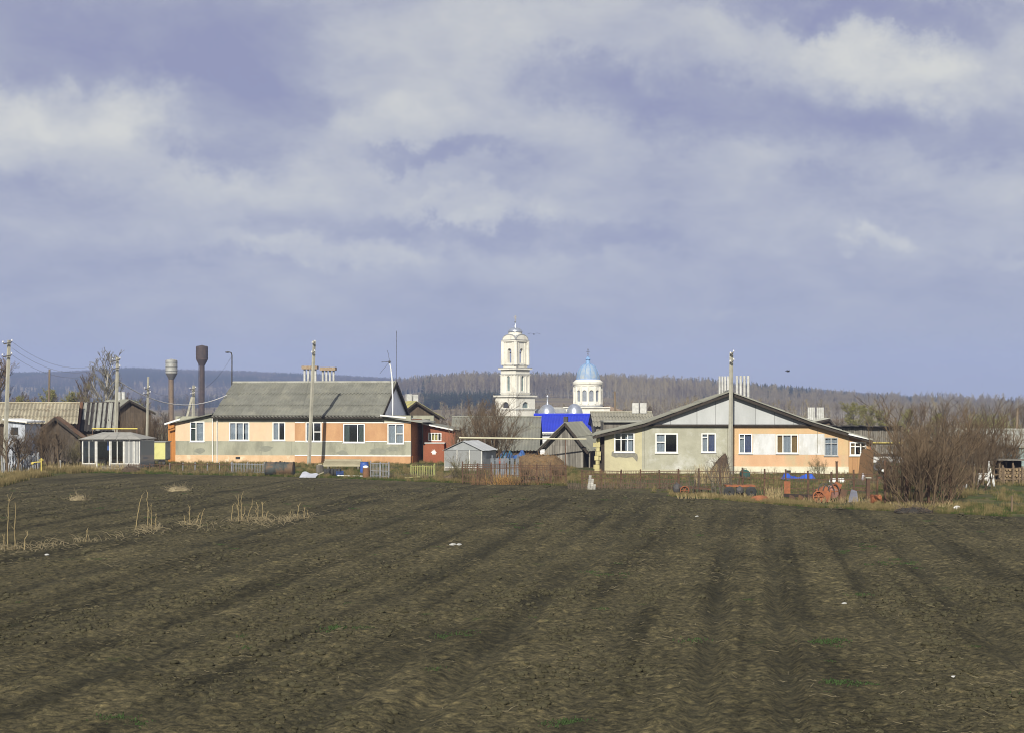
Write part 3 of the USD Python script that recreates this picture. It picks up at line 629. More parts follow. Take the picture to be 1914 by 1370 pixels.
# smoke stain of soot below the old casement: dark rendered patch with its own ragged outline
st = Polygon([(0, 0), (.25, -.10), (.5, -.06), (.9, -.12), (1.35, -.05), (1.62, -.35), (1.66, -.10), (1.62, .10), (1.35, .22), (1.28, .30), (.25, .30), (.02, .25)]).buffer(.02)
t.part("ragged_render_patch", moved(poly(st, -.008, -.001), (t.x(1143.5), 0, t.z(851, -2))), M("dark_render", (.16, .155, .13), (.24, .23, .18), 6, .95))
# crumbling masonry pier at the left end
pier0, pier1 = t.x(1107), t.x(1130)
for r_ in range(12):
    z0 = zg + r_ * .285
    if z0 > roofL(xl) - .35: break
    n_ = 2; cuts = [pier0 + .10 + R.uniform(-.06, .10) + .02 * r_, (pier0 + pier1) / 2 + R.uniform(-.2, .2) - .12, pier1 - .26 + R.uniform(-.08, .05)]
    for k in range(2):
        t.part("rubble_block", box(cuts[k], cuts[k + 1] - .02, -.05 + R.uniform(-.04, .05), .32, z0, z0 + .27), M("yellow_limestone", (.50, .45, .22), (.40, .36, .19), 3, .95, bump=.5, vary=.2))
t.part("dark_gap_wall", box(pier0 + .3, pier1 + .1, .34, .44, zg, roofL(xl) - .1), DARKWOOD)
for k, (w_, r) in enumerate(zip(WIN2, rects)):
    window(t, r[0], r[2], r[1], r[3], w_[4], w_[5], curtains=w_[6], label=w_[7], fw=w_[8], y=-.03, mat=WHITE if k != 5 else M("grey_frame_paint", (.42, .43, .42), None, 4))
# gable cladding
gpx = [1205, 1254, 1303, 1338, 1364.5, 1412, 1448, 1484, 1512]
tri = Polygon([(t.x(1204), zev + .02), (xr - .1, zev + .02), (xap, za - .12)])
for a, b in zip(gpx[:-1], gpx[1:]):
    s_ = tri.intersection(sbox(t.x(a), 0, t.x(b) - .022, 20))
    t.part("cladding_sheet", poly(s_, -.06 - .006 * (a % 2), -.035), CLAD)
t.part("gable_backing", poly(tri.buffer(-.03), -.03, .0), DARKWOOD)
t.part("gable_sill_board", box(t.x(1196), xr + .1, -.22, -.0, zev - .10, zev + .015), DARKWOOD)
# roof: ridge runs back from the gable; left slope breaks to a shallower lean-to, right slope likewise
OV = .45
pL = [(xap, za + .05), (t.x(1204), t.z(795, 0) + .16), (t.x(1108), t.z(814, -3) + .03)]
pR = [(xap, za + .05), (t.x(1514), t.z(790, 11) + .10), (t.x(1629), t.z(822, 15) + .02)]
for side, (p0, p1, p2) in (("left", pL), ("right", pR)):
    for (a, b), mats in (((p0, p1), SLATE), ((p1, p2), SLATE)):
        d = np.array([b[0] - a[0], 0, b[1] - a[1]]); l_ = np.linalg.norm(d)
        sheet_roof(t, (a[0], -OV, a[1]), (0, 1, 0), d, DEP2 + OV, l_, mats)
        dn = d / l_; off = np.array([0, 0, -.13])
        t.part("verge_board", beam(np.array([a[0], -OV + .03, a[1]]) + off, np.array([b[0], -OV + .03, b[1]]) + off, .05, .17), DARKWOOD)
        t.part("verge_slate", beam(np.array([a[0], -OV - .02, a[1]]) + [0, 0, .02], np.array([b[0], -OV - .02, b[1]]) + [0, 0, .02], .14, .05), SLATE_PALE if side == "right" else SLATE[0])
        a2, b2 = np.array([a[0], 0, a[1] - .05]), np.array([b[0], 0, b[1] - .05])
t.part("ridge_cap", tubes([[(xap, -OV - .05, za + .09), (xap, DEP2 + .1, za + .09)]], [.12], 8, True), SLATE_PALE)
t.part("back_wall", box(t.x(1130), xe, DEP2 - .3, DEP2, zg, t.z(812, -3)), GREYPL)
t.part("end_wall", box(t.x(1130) , t.x(1130) + .3, .3, DEP2 - .3, zg, t.z(814, -3)), YELPL)
t.part("end_wall", box(xe - .3, xe, .3, DEP2 - .3, zg, roofR(xe) - .05), ORANGE2)
t.part("ceiling", box(t.x(1204), xr, .3, DEP2 - .3, zev - .1, zev - .04), ROOMDARK)
t.part("partition_wall", box(t.x(1130) + .3, xe - .3, 3.5, 3.6, zg, t.z(816, -3)), ROOMDARK)
chimney_pipes(t, t.x(1353, 3.4), 3.4, za - .75, t.z(703, 5, 3.4), 4, .185, .075)
chimney_pipes(t, t.x(1388, 3.0), 3.0, za - 1.2, t.z(702, 6, 3.0), 4, .245, .085)
# plywood porch at the right end
PLY = M("brown_plywood", (.40, .235, .11), (.34, .19, .09), 2, .85, stretch=(1, 1, .3))
px0, px1 = xe + .01, t.x(1626)
ht = (t.x(1588), t.z(851, 14), t.x(1619), t.z(825, 14))
g = Polygon([(px0, zg), (px1, zg), (px1, roofR(px1) - .06), (px0, roofR(px0) - .06)]).difference(sbox(*ht))
for k in range(5):
    a = px0 + (px1 - px0) * k / 5; [t.part("porch_sheet", poly(q, -.03, .02), PLY) for s_ in [g.intersection(sbox(a, -9, a + (px1 - px0) / 5 - .01, 9))] for q in getattr(s_, "geoms", [s_]) if q.area > .01]
t.part("porch_end_wall", box(px1 - .05, px1, .025, 4, zg, roofR(px1) - .1), PLY)
t.part("porch_back_wall", box(px0, px1 - .06, 3.0, 3.06, zg, roofR(px1) - .1), ROOMDARK)
window(t, ht[0], ht[2], ht[1], ht[3], (.34, .66), ((0, .66), (1, .66), (2, .66)), fw=.085, y=-.06, curtains=((.05, .3, CURTAIN_T),), label="white barred porch window")
t.part("porch_fascia", beam((t.x(1584), -OV - .06, roofR(t.x(1584)) + .02), (t.x(1624), -OV - .06, roofR(t.x(1624)) + .02), .05, .10), FASCIA)
t.part("corner_board", box(px1 + .001, px1 + .06, -.06, .05, zg, roofR(px1) - .12), M("red_trim", (.34, .13, .08), None, 4))
# ------------------------------------------------------------------ further buildings
def gz(px, Y): return float(land_z((px - CX) / FPX * Y, Y))
CREAM = M("limewashed_wall", (.72, .70, .62), (.62, .60, .52), .8, .9, c3=(.42, .39, .32), scale3=.7, lo3=.55, hi3=.72, stretch=(1, 1, .5))
SILVER = M("silver_sheet", (.52, .55, .60), (.42, .45, .50), 2, .32, metal=.75, spec=.5)
BLUEDOME = M("pale_blue_dome", (.20, .29, .44), (.27, .34, .41), .9, .6, c3=(.36, .39, .38), scale3=.7, lo3=.50)
DARKOPEN = M("dark_opening", (.06, .06, .065), None, 3)
BELLM = M("bronze_bell", (.10, .085, .05), None, 5, .5, metal=.6)
GREYTRIM = M("lead_grey_flashing", (.33, .34, .34), None, 2, .6)
def arch(w, h, x=0, z=0, n_=10):
    a = np.linspace(0, np.pi, n_); return Polygon([(x - w / 2, z), (x + w / 2, z)] + [(x + w / 2 * np.cos(k), z + h - w / 2 + w / 2 * np.sin(k)) for k in a])
def four(t, name, fn, mat, d, label=None):
    """The same flat relief on the four faces (half width d) of a square tower."""
    for k in range(4): t.part(name, turned(moved(fn, (0, -d, 0)), k * math.pi / 2), mat, label)
YB = 300.0; sc = YB / FPX
BT = Thing("bell_tower", "tall white church bell tower of three tiers with a small silver dome", "bell tower", (W(963, 700, YB)[0], YB, -3), math.radians(47))
t = BT; zz = lambda py: EYE + (HY - py) * sc + 3
q2 = math.sqrt(2)
h0, h1, h2 = 37 * sc / q2, 27 * sc / q2, 22.5 * sc / q2
def tower_tier(h, z0, z1, open_, nm):
    g = sbox(-h, z0, h, z1).difference(open_) if open_ is not None else sbox(-h, z0, h, z1)
    four(t, nm, poly(g, 0, .7), CREAM, h) if False else None
    for k in range(4):
        w_ = h if k % 2 == 0 else h - .7
        gg = g.intersection(sbox(-w_, z0, w_, z1)); t.part(nm, turned(moved(poly(gg, 0, .7), (0, -h, 0)), k * math.pi / 2), CREAM)
za, zb_, zc, zd = 0.0, zz(738.5), zz(688), zz(637)
lun = arch(1.9, 1.25, 0, zb_ - 2.6); win = arch(.85, 3.1, 0, zb_ + .9); bell = arch(1.05, 3.0, 0, zc + 1.0)
tower_tier(h0, za, zb_, lun, "base_wall"); tower_tier(h1, zb_ + .002, zc, win, "middle_wall"); tower_tier(h2, zc + .002, zd, bell, "belfry_wall")
t.part("floor_slab", box(-h0 + .71, h0 - .71, -h0 + .71, h0 - .71, zb_ - .4, zb_ - .05), DARKOPEN)
t.part("floor_slab", box(-h1 + .71, h1 - .71, -h1 + .71, h1 - .71, zc - .4, zc - .05), DARKOPEN)
for h, z_, w_, th_ in ((h0, zb_, .34, .34), (h1, zc, .38, .34), (h1, zc - 1.3, .16, .16), (h2, zd, .30, .30), (h2, zc + .55, .14, .14), (h0, zb_ - 2.9, .14, .16), (h1, zb_ + .5, .12, .2)):
    t.part("cornice", cat_([box(-h - w_, h + w_, -h - w_, -h + .004, z_ - th_, z_), box(-h - w_, h + w_, h - .004, h + w_, z_ - th_, z_), box(-h - w_, -h + .004, -h + .006, h - .006, z_ - th_, z_), box(h - .004, h + w_, -h + .006, h - .006, z_ - th_, z_)]), CREAM)
    t.part("flashing", box(-h - w_ - .06, h + w_ + .06, -h - w_ - .06, h + w_ + .06, z_ + .003, z_ + .06) if th_ > .3 and h < h1 + .1 and z_ == zd else cat_([box(-h - w_ - .06, h + w_ + .06, -h - w_ - .06, -h - .01, z_ + .003, z_ + .06), box(-h - w_ - .06, h + w_ + .06, h + .01, h + w_ + .06, z_ + .003, z_ + .06), box(-h - w_ - .06, -h - .01, -h, h, z_ + .003, z_ + .06), box(h + .01, h + w_ + .06, -h, h, z_ + .003, z_ + .06)]), GREYTRIM)
for h, z0, z1, ws in ((h1, zb_ + .52, zc - 1.5, (.42, .30)), (h2, zc + .7, zd - .32, (.45, .16))):
    for k in range(4):
        for xx, w_ in ((-h + ws[0] / 2 + .05, ws[0]), (h - ws[0] / 2 - .05, ws[0]), (-.95, .2), (.95, .2)):
            t.part("pilaster", turned(box(xx - w_ / 2, xx + w_ / 2, -h - .14, -h - .002, z0, z1), k * math.pi / 2), CREAM)
for sx in (-1, 1):
    for sy in (-1, 1):
        t.part("corner_column", moved(lathe([(0, zc + .6), (.44, zc + .6), (.40, zd - .35), (0, zd - .35)], 12), (sx * (h2 + .05), sy * (h2 + .05), 0)), CREAM, smooth=40)
WPANE = M("pale_green_pane", (.20, .26, .25), (.13, .16, .16), 2, .3)
for k in range(4):
    t.part("lunette_pane", turned(moved(poly(lun, .30, .34), (0, -h0, 0)), k * math.pi / 2), WPANE if k % 2 == 0 else DARKOPEN)
    t.part("window_pane", turned(moved(poly(win, .30, .34), (0, -h1, 0)), k * math.pi / 2), WPANE)
    # rounded pediment over each face
    a = np.linspace(0, np.pi, 12); pd = Polygon([(1.75 * np.cos(x), .05 + 1.0 * np.sin(x)) for x in a])
    t.part("round_pediment", turned(moved(poly(pd, 0, .3), (0, -h2 - .18, zd + .06)), k * math.pi / 2), CREAM)
    t.part("pediment_flashing", turned(moved(poly(Polygon([(1.9 * np.cos(x), .05 + 1.15 * np.sin(x)) for x in a]).difference(pd.buffer(.004)), -.04, .34), (0, -h2 - .18, zd + .064)), k * math.pi / 2), GREYTRIM)
t.part("bell", moved(lathe([(0, 1.0), (.2, .95), (.3, .5), (.5, 0), (.42, 0), (0, .6)], 14), (0, 0, zc + 2.0)), BELLM, smooth=40)
t.part("bell_beam", box(-h2 + .2, h2 - .2, -.1, .1, zc + 3.0, zc + 3.2), DARKWOOD)
zdr = zd + .064
t.part("attic", box(-h2 + .35, h2 - .35, -h2 + .35, h2 - .35, zdr, zdr + 1.0), CREAM)
t.part("drum", moved(lathe([(0, 0), (1.45, 0), (1.45, .7), (0, .7)], 16), (0, 0, zdr + 1.002)), CREAM, smooth=40)
zt = zdr + 1.7; ht = zz(613) - zt
t.part("dome", moved(lathe([(0, 0), (1.62, 0)] + [(1.5 * math.cos(a) ** .9 + .0, .05 + ht * math.sin(a)) for a in np.linspace(0.02, 1.45, 9)] + [(0, ht + .05)], 20), (0, 0, zt)), SILVER, smooth=50)
zf = zt + ht
t.part("finial", moved(lathe([(0, 0), (.28, 0), (.22, .35), (.10, .6), (.07, 1.0), (.2, 1.15), (.2, 1.3), (0, 1.45)], 10), (0, 0, zf)), SILVER, smooth=40)
def cross(z0, h, s=1.0):
    return turned(cat_([box(-.05 * s, .05 * s, -.03, .03, z0, z0 + h), box(-.38 * s, .38 * s, -.031, .031, z0 + h * .62, z0 + h * .62 + .09 * s), box(-.2 * s, .2 * s, -.031, .031, z0 + h * .82, z0 + h * .82 + .08 * s), turned(box(-.22 * s, .22 * s, -.031, .031, -.04 * s, .04 * s), .4, (0, 1, 0), (0, 0, 0)).apply_translation((0, 0, z0 + h * .36))]), -BT.rot)
t.part("cross", cross(zf + 1.42, zz(590) - zf - 1.42), M("dull_gilt", (.34, .30, .20), None, 4, .5, metal=.4))

YC = 308.0; sc = YC / FPX
CH = Thing("church", "white church rotunda with a pale blue dome and two low silver side domes", "church", (W(1099, 760, YC)[0], YC, -3), math.radians(12))
t = CH; zz = lambda py: EYE + (HY - py) * sc + 3
rd = 25 * sc
seg = 28
profile = [(0, 0), (rd, 0), (rd, zz(722)), (rd + .12, zz(721.5)), (rd + .12, zz(719)), (rd + .25, zz(718)), (rd + .25, zz(712)), (rd + .05, zz(711)), (0, zz(711))]
nW = 12
wz0, wz1 = zz(750), zz(729)
ringseg = []
for k in range(nW):          # drum: a ring of flat bays, each with its arched window
    a0 = 2 * math.pi * k / nW; half = rd * math.tan(math.pi / nW)
    hole = arch(1.0, wz1 - wz0, 0, wz0)
    m = moved(poly(sbox(-half, zz(757), half, zz(722)).difference(hole), 0, .6), (0, -rd, 0)); t.part("drum_bay", turned(m, a0), CREAM)
    t.part("drum_window", turned(moved(poly(hole, .28, .32), (0, -rd, 0)), a0), M("drum_pane", (.26, .28, .31), (.18, .2, .23), 3, .3))
    t.part("drum_pilaster", turned(box(half - .16, half + .16, -rd - .12, -rd + .2, zz(755), zz(723)), a0), CREAM)
prof2 = [(0, zz(722)), (rd + .12, zz(722)), (rd + .15, zz(719)), (rd + .35, zz(718)), (rd + .40, zz(714)), (rd + .18, zz(713)), (rd - .3, zz(709)), (0, zz(709))]
t.part("drum_cornice", lathe(prof2, 36), CREAM, smooth=30)
t.part("drum_base", lathe([(0, zz(760)), (rd + .35, zz(760)), (rd + .35, zz(757)), (0, zz(756))], 36), GREYTRIM, smooth=30)
Rb = 21.5 * sc; Hd = zz(680) - zz(709)
for k in range(12):          # the dome in twelve ribbed sheets
    a0, a1 = 2 * math.pi * k / 12, 2 * math.pi * (k + 1) / 12
    u_, v_ = np.meshgrid(np.linspace(a0, a1, 5), np.linspace(0, 1.42, 9), indexing="xy")
    rr = Rb * np.cos(v_) ** .85
    t.part("dome_gore", (np.stack([rr * np.cos(u_), rr * np.sin(u_), zz(709) + Hd * np.sin(v_)], -1).reshape(-1, 3), grid_faces(9, 5)), BLUEDOME, smooth=True)
    pts = np.array([(Rb * math.cos(b) ** .85 * math.cos(a0), Rb * math.cos(b) ** .85 * math.sin(a0), zz(709) + Hd * math.sin(b)) for b in np.linspace(0, 1.42, 9)])
    t.part("dome_rib", tubes([pts], [.07], 5), M("blue_rib", (.15, .29, .52), None, 3, .5))
t.part("dome_rim", lathe([(Rb - .2, zz(710)), (Rb + .12, zz(710)), (Rb + .12, zz(708)), (Rb - .2, zz(708))], 36), M("blue_rim", (.12, .27, .60), None, 3, .5), smooth=30)
t.part("lantern", lathe([(0, zz(682)), (.75, zz(682)), (.5, zz(679)), (.42, zz(673)), (.6, zz(672)), (.35, zz(669)), (.1, zz(666)), (0, zz(666))], 14), M("lantern_blue", (.20, .34, .56), None, 3, .5), smooth=40)
t.part("cross", turned(cross(zz(668), 1.9, 1.0), BT.rot - t.rot), M("dark_cross", (.09, .09, .10), None, 4))
t.part("nave_wall", box(t.x(1045), t.x(1130), -4.2, 7, 0, zz(760.5)), CREAM)
t.part("nave_wall", box(t.x(1130) + .002, t.x(1152), -2.5, 6, 0, zz(766)), CREAM)
t.part("nave_roof", poly([(t.x(1131), zz(758)), (t.x(1160), zz(768)), (t.x(1131), zz(768))], -3, 6.5), M("rusty_roof_sheet", (.22, .15, .10), (.3, .24, .18), 1.5, .8))
t.part("nave_cornice", box(t.x(1045) - .2, t.x(1130) - .01, -4.5, -4.202, zz(762), zz(760)), CREAM)
t.part("refectory_wall", box(t.x(1002), t.x(1045) - .01, -5, 5, 0, zz(771)), CREAM)
t.part("refectory_roof", poly([(t.x(1000), zz(771.5)), (t.x(1048), zz(771.5)), (t.x(1046), zz(764)), (t.x(1004), zz(764))], -5.2, 5.2), GREYTRIM)
for pxc, r_, pyb, pyt, cr in ((1023, 16, 775, 755, True), (1074, 15.5, 776, 754, False)):
    xx = t.x(pxc, -8); rr = r_ * sc
    sd = t.part("side_dome", moved(lathe([(0, 0), (rr * .98, 0)] + [(rr * math.cos(a), (zz(pyt) - zz(pyb)) * math.sin(a)) for a in np.linspace(.05, 1.5, 10)] + [(0, zz(pyt) - zz(pyb))], 24), (xx, -8, zz(pyb))), SILVER, "low silver side dome with a cross" if cr else "low silver side dome shining in the sun", smooth=40)
    t.part("side_drum", moved(lathe([(0, 0), (rr * .96, 0), (rr * .96, zz(pyb)), (0, zz(pyb))], 24), (xx, -8, 0)), CREAM, under=sd, smooth=40)
    if cr:
        t.part("spire", moved(lathe([(0, 0), (.3, 0), (.14, .5), (.10, 1.4), (.28, 1.55), (.2, 1.8), (0, 1.9)], 10), (xx, -8, zz(pyt) - .05)), SILVER, under=sd, smooth=40)
        t.part("cross", moved(turned(cross(0, 1.5, .9), BT.rot - t.rot), (xx, -8, zz(pyt) + 1.75)), MATS["dark_cross"], under=sd)

# blue roofed building in front of the church
BLUE = M("bright_blue_roof_sheet", (.022, .045, .50), (.018, .036, .42), .9, .45, spec=.4)
YH = 135.0
BH = Thing("blue_roofed_house", "low white walled building under a bright blue metal roof below the church", "house", (W(1007, 780, YH)[0], YH, gz(1007, YH) - .2), 0)
t = BH; xa, xb = t.x(999), t.x(1117); zr_, ze_ = t.z(774, 0, 4.5), t.z(806, 0, -.4)
d = np.array([0, -4.9, ze_ - zr_]); l_ = np.linalg.norm(d); ribs = 10
for k in range(10):
    w_ = (xb - xa) / 10; t.part("roof_panel", corr((xa + k * w_ + .3 * (0), 4.5, zr_ + .004 * (k % 2)), (1, 0, 0), d / l_, w_ - .004, l_, 4, .028), BLUE, smooth=35)
t.part("back_slope", corr((xa, 4.5, zr_), (1, 0, 0), d * [1, -1, 1] / l_, xb - xa, l_, 40, .012), BLUE)
t.part("ridge_cap", tubes([[(xa, 4.5, zr_ + .02), (xb, 4.5, zr_ + .02)]], [.09], 6, True), BLUE)
t.part("eaves_trim", box(xa, xb, -.46, -.42, ze_ - .16, ze_ - .02), FASCIA)
WHITESID = M("white_siding", (.70, .71, .72), (.60, .61, .62), 1.5, .7)
zg_ = 0
for k in range(12):
    h_ = (ze_ + .1) / 12; t.part("siding_board", box(xa + .3, xb - .3, .006 * (k % 2), .12, k * h_, (k + 1) * h_ - .012), WHITESID)
t.part("back_wall", box(xa + .3, xb - .3, 8.8, 9, 0, ze_), WHITESID)
for x_ in (xa + .3, xb - .5):
    gable(t, x_, x_ + .2, [(.13, 0), (8.79, 0), (8.79, ze_ - .05), (4.5, zr_ - .12), (.13, ze_ - .02)], WHITESID, "gable_wall_panel", 4)

def long_barn(name, label, px0, px1, pr, pe, Y, half, mats, wallm, rot=0.0, cat="barn", sheet=True, gmat=None, lift=0.0, cw=1.12, zbase=None, moss=None):
    """A barn whose ridge runs across the view: roof of sheets, board walls and gables."""
    x0w = (px0 - CX) / FPX * Y
    t = Thing(name, label, cat, (x0w, Y, (gz(px0, Y) if zbase is None else zbase) - .1), rot)
    L_ = t.x(px1); mid = L_ / 2
    zr_, ze_ = t.z(pr, mid, half), t.z(pe, mid, -.35)
    d = np.array([0, -(half + .35), ze_ - zr_]); l_ = np.linalg.norm(d)
    sheet_roof(t, (-.25, half, zr_), (1, 0, 0), d, L_ + .5, l_, mats, cw=cw)
    t.part("back_slope", corr((-.25, half, zr_), (1, 0, 0), d * [1, -1, 1] / l_, L_ + .5, l_, int(L_ / .28), .03), mats[0], smooth=35)
    t.part("ridge_cap", tubes([[(-.28, half, zr_ + .03), (L_ + .28, half, zr_ + .03)]], [.10], 6, True), mats[0])
    zw = ze_ + .35 * (zr_ - ze_) / (half + .35) - .06
    nb = max(4, int(L_ / .9))
    for k in range(nb): t.part("wall_board", box(L_ * k / nb, L_ * (k + 1) / nb - .012, .004 * (k % 2), .06, 0, zw), wallm)
    t.part("back_wall", box(0, L_, 2 * half - .06, 2 * half, 0, zw), wallm)
    for x_ in (0.0, L_ - .06):
        gable(t, x_, x_ + .06, [(.065, 0), (2 * half - .065, 0), (2 * half - .065, zw), (half, zr_ - .08), (.065, zw)], gmat or wallm, "gable_wall_board", 6)
    return t
BRWOOD = M("brown_shed_boards", (.115, .088, .062), (.07, .055, .04), 5, .95, stretch=(1, 1, .15), vary=.2)
GB = long_barn("slate_roofed_barn", "barn with a broad streaky slate roof behind the bare trees and grey greenhouse", 842, 1003, 779, 842, 124.0, 4.6, SLATE, BRWOOD, math.radians(-3), gmat=DARKWOOD)
TB = long_barn("tan_roofed_barn", "long barn with a tan corrugated roof at the left edge of the village", -40, 139, 753, 792, 118.0, 3.6, [SLATE_TAN], BRWOOD, math.radians(14))
# barn with half of its slates gone: dark boards with pale strips left
SB = long_barn("patched_roof_barn", "barn whose dark roof keeps only a few pale strips of slate", 142, 214, 753, 806, 121.0, 4.4, [M("bare_roof_boards", (.06, .053, .047), (.04, .036, .033), 4, .95, vary=.15)], BRWOOD, math.radians(13))
t = SB; L_ = t.x(214); zr_, ze_ = t.z(753, L_ / 2, 4.4), t.z(806, L_ / 2, -.35)
d = np.array([0, -4.75, ze_ - zr_]); l_ = np.linalg.norm(d); d /= l_
for f_, w_, s_ in ((.13, .20, .62), (.42, .12, 1.0), (.52, .22, 1.0), (.66, .16, .9), (.79, .26, .96), (.94, .18, 1.0), (.30, .09, .8)):
    t.part("slate_strip", corr(np.array([L_ * f_, 4.4, zr_]) + np.array([0, .0, .10]), (1, 0, 0), d, w_ * 1.3, l_ * s_, 2, .02), SLATE_PALE, smooth=35)
t.part("rust_sheet", corr(np.array([-.2, 4.4, zr_ + .12]), (1, 0, 0), d, .5, l_ * .98, 3, .02), M("rust_brown_sheet", (.17, .085, .045), (.11, .06, .035), 3, .9))

def gable_house(name, label, px0, px1, pxa, pa, pe, Y, depth, wallm, roofm, rot=0.0, cat="house", base=None, boards=8, over=.35, ogable=None, thick=.09, front=True, sheets=True):
    """A building with its gable towards the view."""
    t = Thing(name, label, cat, ((px0 - CX) / FPX * Y, Y, (gz(px0, Y) if base is None else base) - .1), rot)
    L_ = t.x(px1); xa_ = t.x(pxa); zap, zev = t.z(pa, xa_), t.z(pe, L_ / 2)
    body = Polygon([(0, 0), (L_, 0), (L_, zev), (xa_, zap), (0, zev)])
    for k in range(boards):
        a, b = L_ * k / boards, L_ * (k + 1) / boards
        lo_, up = body.intersection(sbox(a, 0, b - .014, zev - .002)), body.intersection(sbox(a, zev + .002, b - .014, 99))
        t.part("front_board", poly(lo_, .006 * (k % 2), .07), wallm)
        if up.area > .01: t.part("gable_board", poly(up, -.01 + .006 * (k % 2), .06), ogable or wallm)
    t.part("back_wall", poly(body, depth - .07, depth), wallm)
    for x_ in (0, L_ - .07): t.part("side_wall", box(x_, x_ + .07, .08, depth - .08, 0, zev), wallm)
    for sgn, xe_ in ((-1, -over), (1, L_ + over)):
        ze2 = zev - abs(over) * (zap - zev) / (xa_ if sgn < 0 else L_ - xa_)
        a = np.array([xa_, -.4, zap + .09]); d = np.array([xe_ - xa_, 0, ze2 - zap]); l_ = np.linalg.norm(d)
        if sheets: sheet_roof(t, a, (0, 1, 0), d, depth + .8, l_, roofm)
        else: t.part("roof_slope", corr(a, (0, 1, 0), d / l_, depth + .8, l_, int(depth / .3), .025), roofm[0], smooth=35)
        t.part("verge_board", beam(a + [0, -.03, -.10], a + d + [0, -.03, -.10], .04, .16), DARKWOOD)
    return t, zap, zev
HB, za_, ze_ = gable_house("pale_roofed_house", "house with a dark gable and pale slate roof behind the leaning left poles", 212, 282, 240, 748, 770, 137.0, 9, BRWOOD, SLATE, math.radians(28), boards=9)
chimney_pipes(HB, HB.x(227, 3.6), 3.6, za_ - .9, HB.z(732, 0, 3.6), 2, .42, .2, name="chimney_block")
HC, za_, ze_ = gable_house("brown_gabled_house", "small brown gabled house with two pale chimneys just right of the left bungalow", 740, 822, 776, 751, 780, 140.0, 8, BRWOOD, [SLATE_MOSS], math.radians(20), boards=8)
for k in (0, 1): HC.part("chimney_block", box(HC.x(759 + 12 * k, 3), HC.x(768 + 12 * k, 3), 2.7, 3.2, za_ - 1.0, HC.z(736 + 1 * k, 0, 3)), PIPE)
# low lean-to of timber before the tan barn, and small brown shed
SM, _, _ = gable_house("brown_roofed_shed", "small sagging shed with a rust brown roof among bare bushes at left", 62, 150, 103, 781, 818, 108.0, 5, M("dark_shed_boards", (.10, .08, .06), (.06, .05, .04), 4, .95, vary=.2), [M("rust_brown_roof", (.13, .075, .045), (.08, .055, .04), 2, .95, c3=(.2, .18, .15), scale3=1)], math.radians(14), "shed", boards=9)
PALEBLUE = M("peeling_pale_blue_boards", (.47, .51, .57), (.36, .38, .42), 4, .9, c3=(.20, .17, .14), scale3=2.4, lo3=.56, vary=.1)
PS = Thing("pale_blue_shed", "peeling pale blue board shed under a white flat roof near the left edge", "shed", (W(12, 800, 101)[0], 101, -.1), math.radians(-6)); t = PS
w_ = t.x(47)
for k in range(6): t.part("wall_board", box(w_ * k / 6, w_ * (k + 1) / 6 - .012, .006 * (k % 2), .06, 0, t.z(787 + k * .5, 0)), PALEBLUE)
t.part("side_wall", box(w_ - .06, w_, .07, 2.4, 0, t.z(792, 0)), PALEBLUE); t.part("side_wall", box(0, .06, .07, 2.4, 0, t.z(790, 0)), PALEBLUE); t.part("back_wall", box(0, w_, 2.41, 2.47, 0, t.z(792, 0)), PALEBLUE)
t.part("flat_roof", beam((-.15, 1.2, t.z(783, 0)), (w_ + .25, 1.2, t.z(788, 0)), 3.0, .10), FASCIA)
t.part("hatch", box(.35, .85, -.02, -.002, t.z(812, 0), t.z(798, 0)), ROOMDARK)

# buildings behind the right bungalow
HD, za_, ze_ = gable_house("grey_roofed_house", "grey roofed house behind the left shoulder of the right bungalow", 1125, 1300, 1230, 770, 800, 138.0, 9, GREYWOOD, [SLATE_PALE], 0, boards=10) if False else (long_barn("grey_roofed_house", "pale slate roofed house behind the left shoulder of the right bungalow", 1114, 1222, 770, 797, 128.0, 4.5, [M("slate_beige", (.30, .285, .225), (.23, .22, .17), 1.5, .95, vary=.05)], GREYWOOD, 0, "house"), 0, 0)
for k in (0, 1): HD.part("chimney_block", box(HD.x(1181.5 + 14.5 * k, 4), HD.x(1193.5 + 14.5 * k, 4), 3.8, 4.2, HD.z(772, 3, 4), HD.z(752.5, 3, 4)), PIPE)
FL = Thing("flat_roofed_shed", "low shed with a striped fascia behind the broken yellow wall", "shed", (W(1128, 790, 112)[0], 112, 0), 0); t = FL
t.part("roof_slab", box(0, t.x(1212), 0, 4, t.z(788.5), t.z(785.5)), SLATE_PALE)
for k in range(9): t.part("wall_board", box(t.x(1212) * k / 9, t.x(1212) * (k + 1) / 9 - .02, .3, .36, 0, t.z(789)), GREYWOOD)
t.part("back_wall", box(0, t.x(1212), 3.7, 3.76, 0, t.z(789)), GREYWOOD); t.part("side_wall", box(0, .06, .37, 3.69, 0, t.z(789)), GREYWOOD)
HE, za_, ze_ = gable_house("distant_chimney_house", "house roof with eight bare flue pipes above the right bungalow porch", 1488, 1560, 1549, 783, 797, 140.0, 8, BRWOOD, [SLATE_PALE], 0, boards=6)
for k in range(8): HE.part("chimney_pipe", moved(lathe([(0, 0), (.095, 0), (.095, 1), (.07, 1), (.07, .9), (0, .9)], 10).apply_scale([1, 1, HE.z(761, 0, 2) - HE.z(784, 0, 2)]), (HE.x(1511.5 + k * 3.4 + (3 if k > 3 else 0), 2), 2, HE.z(784, 0, 2))), PIPE, smooth=40)
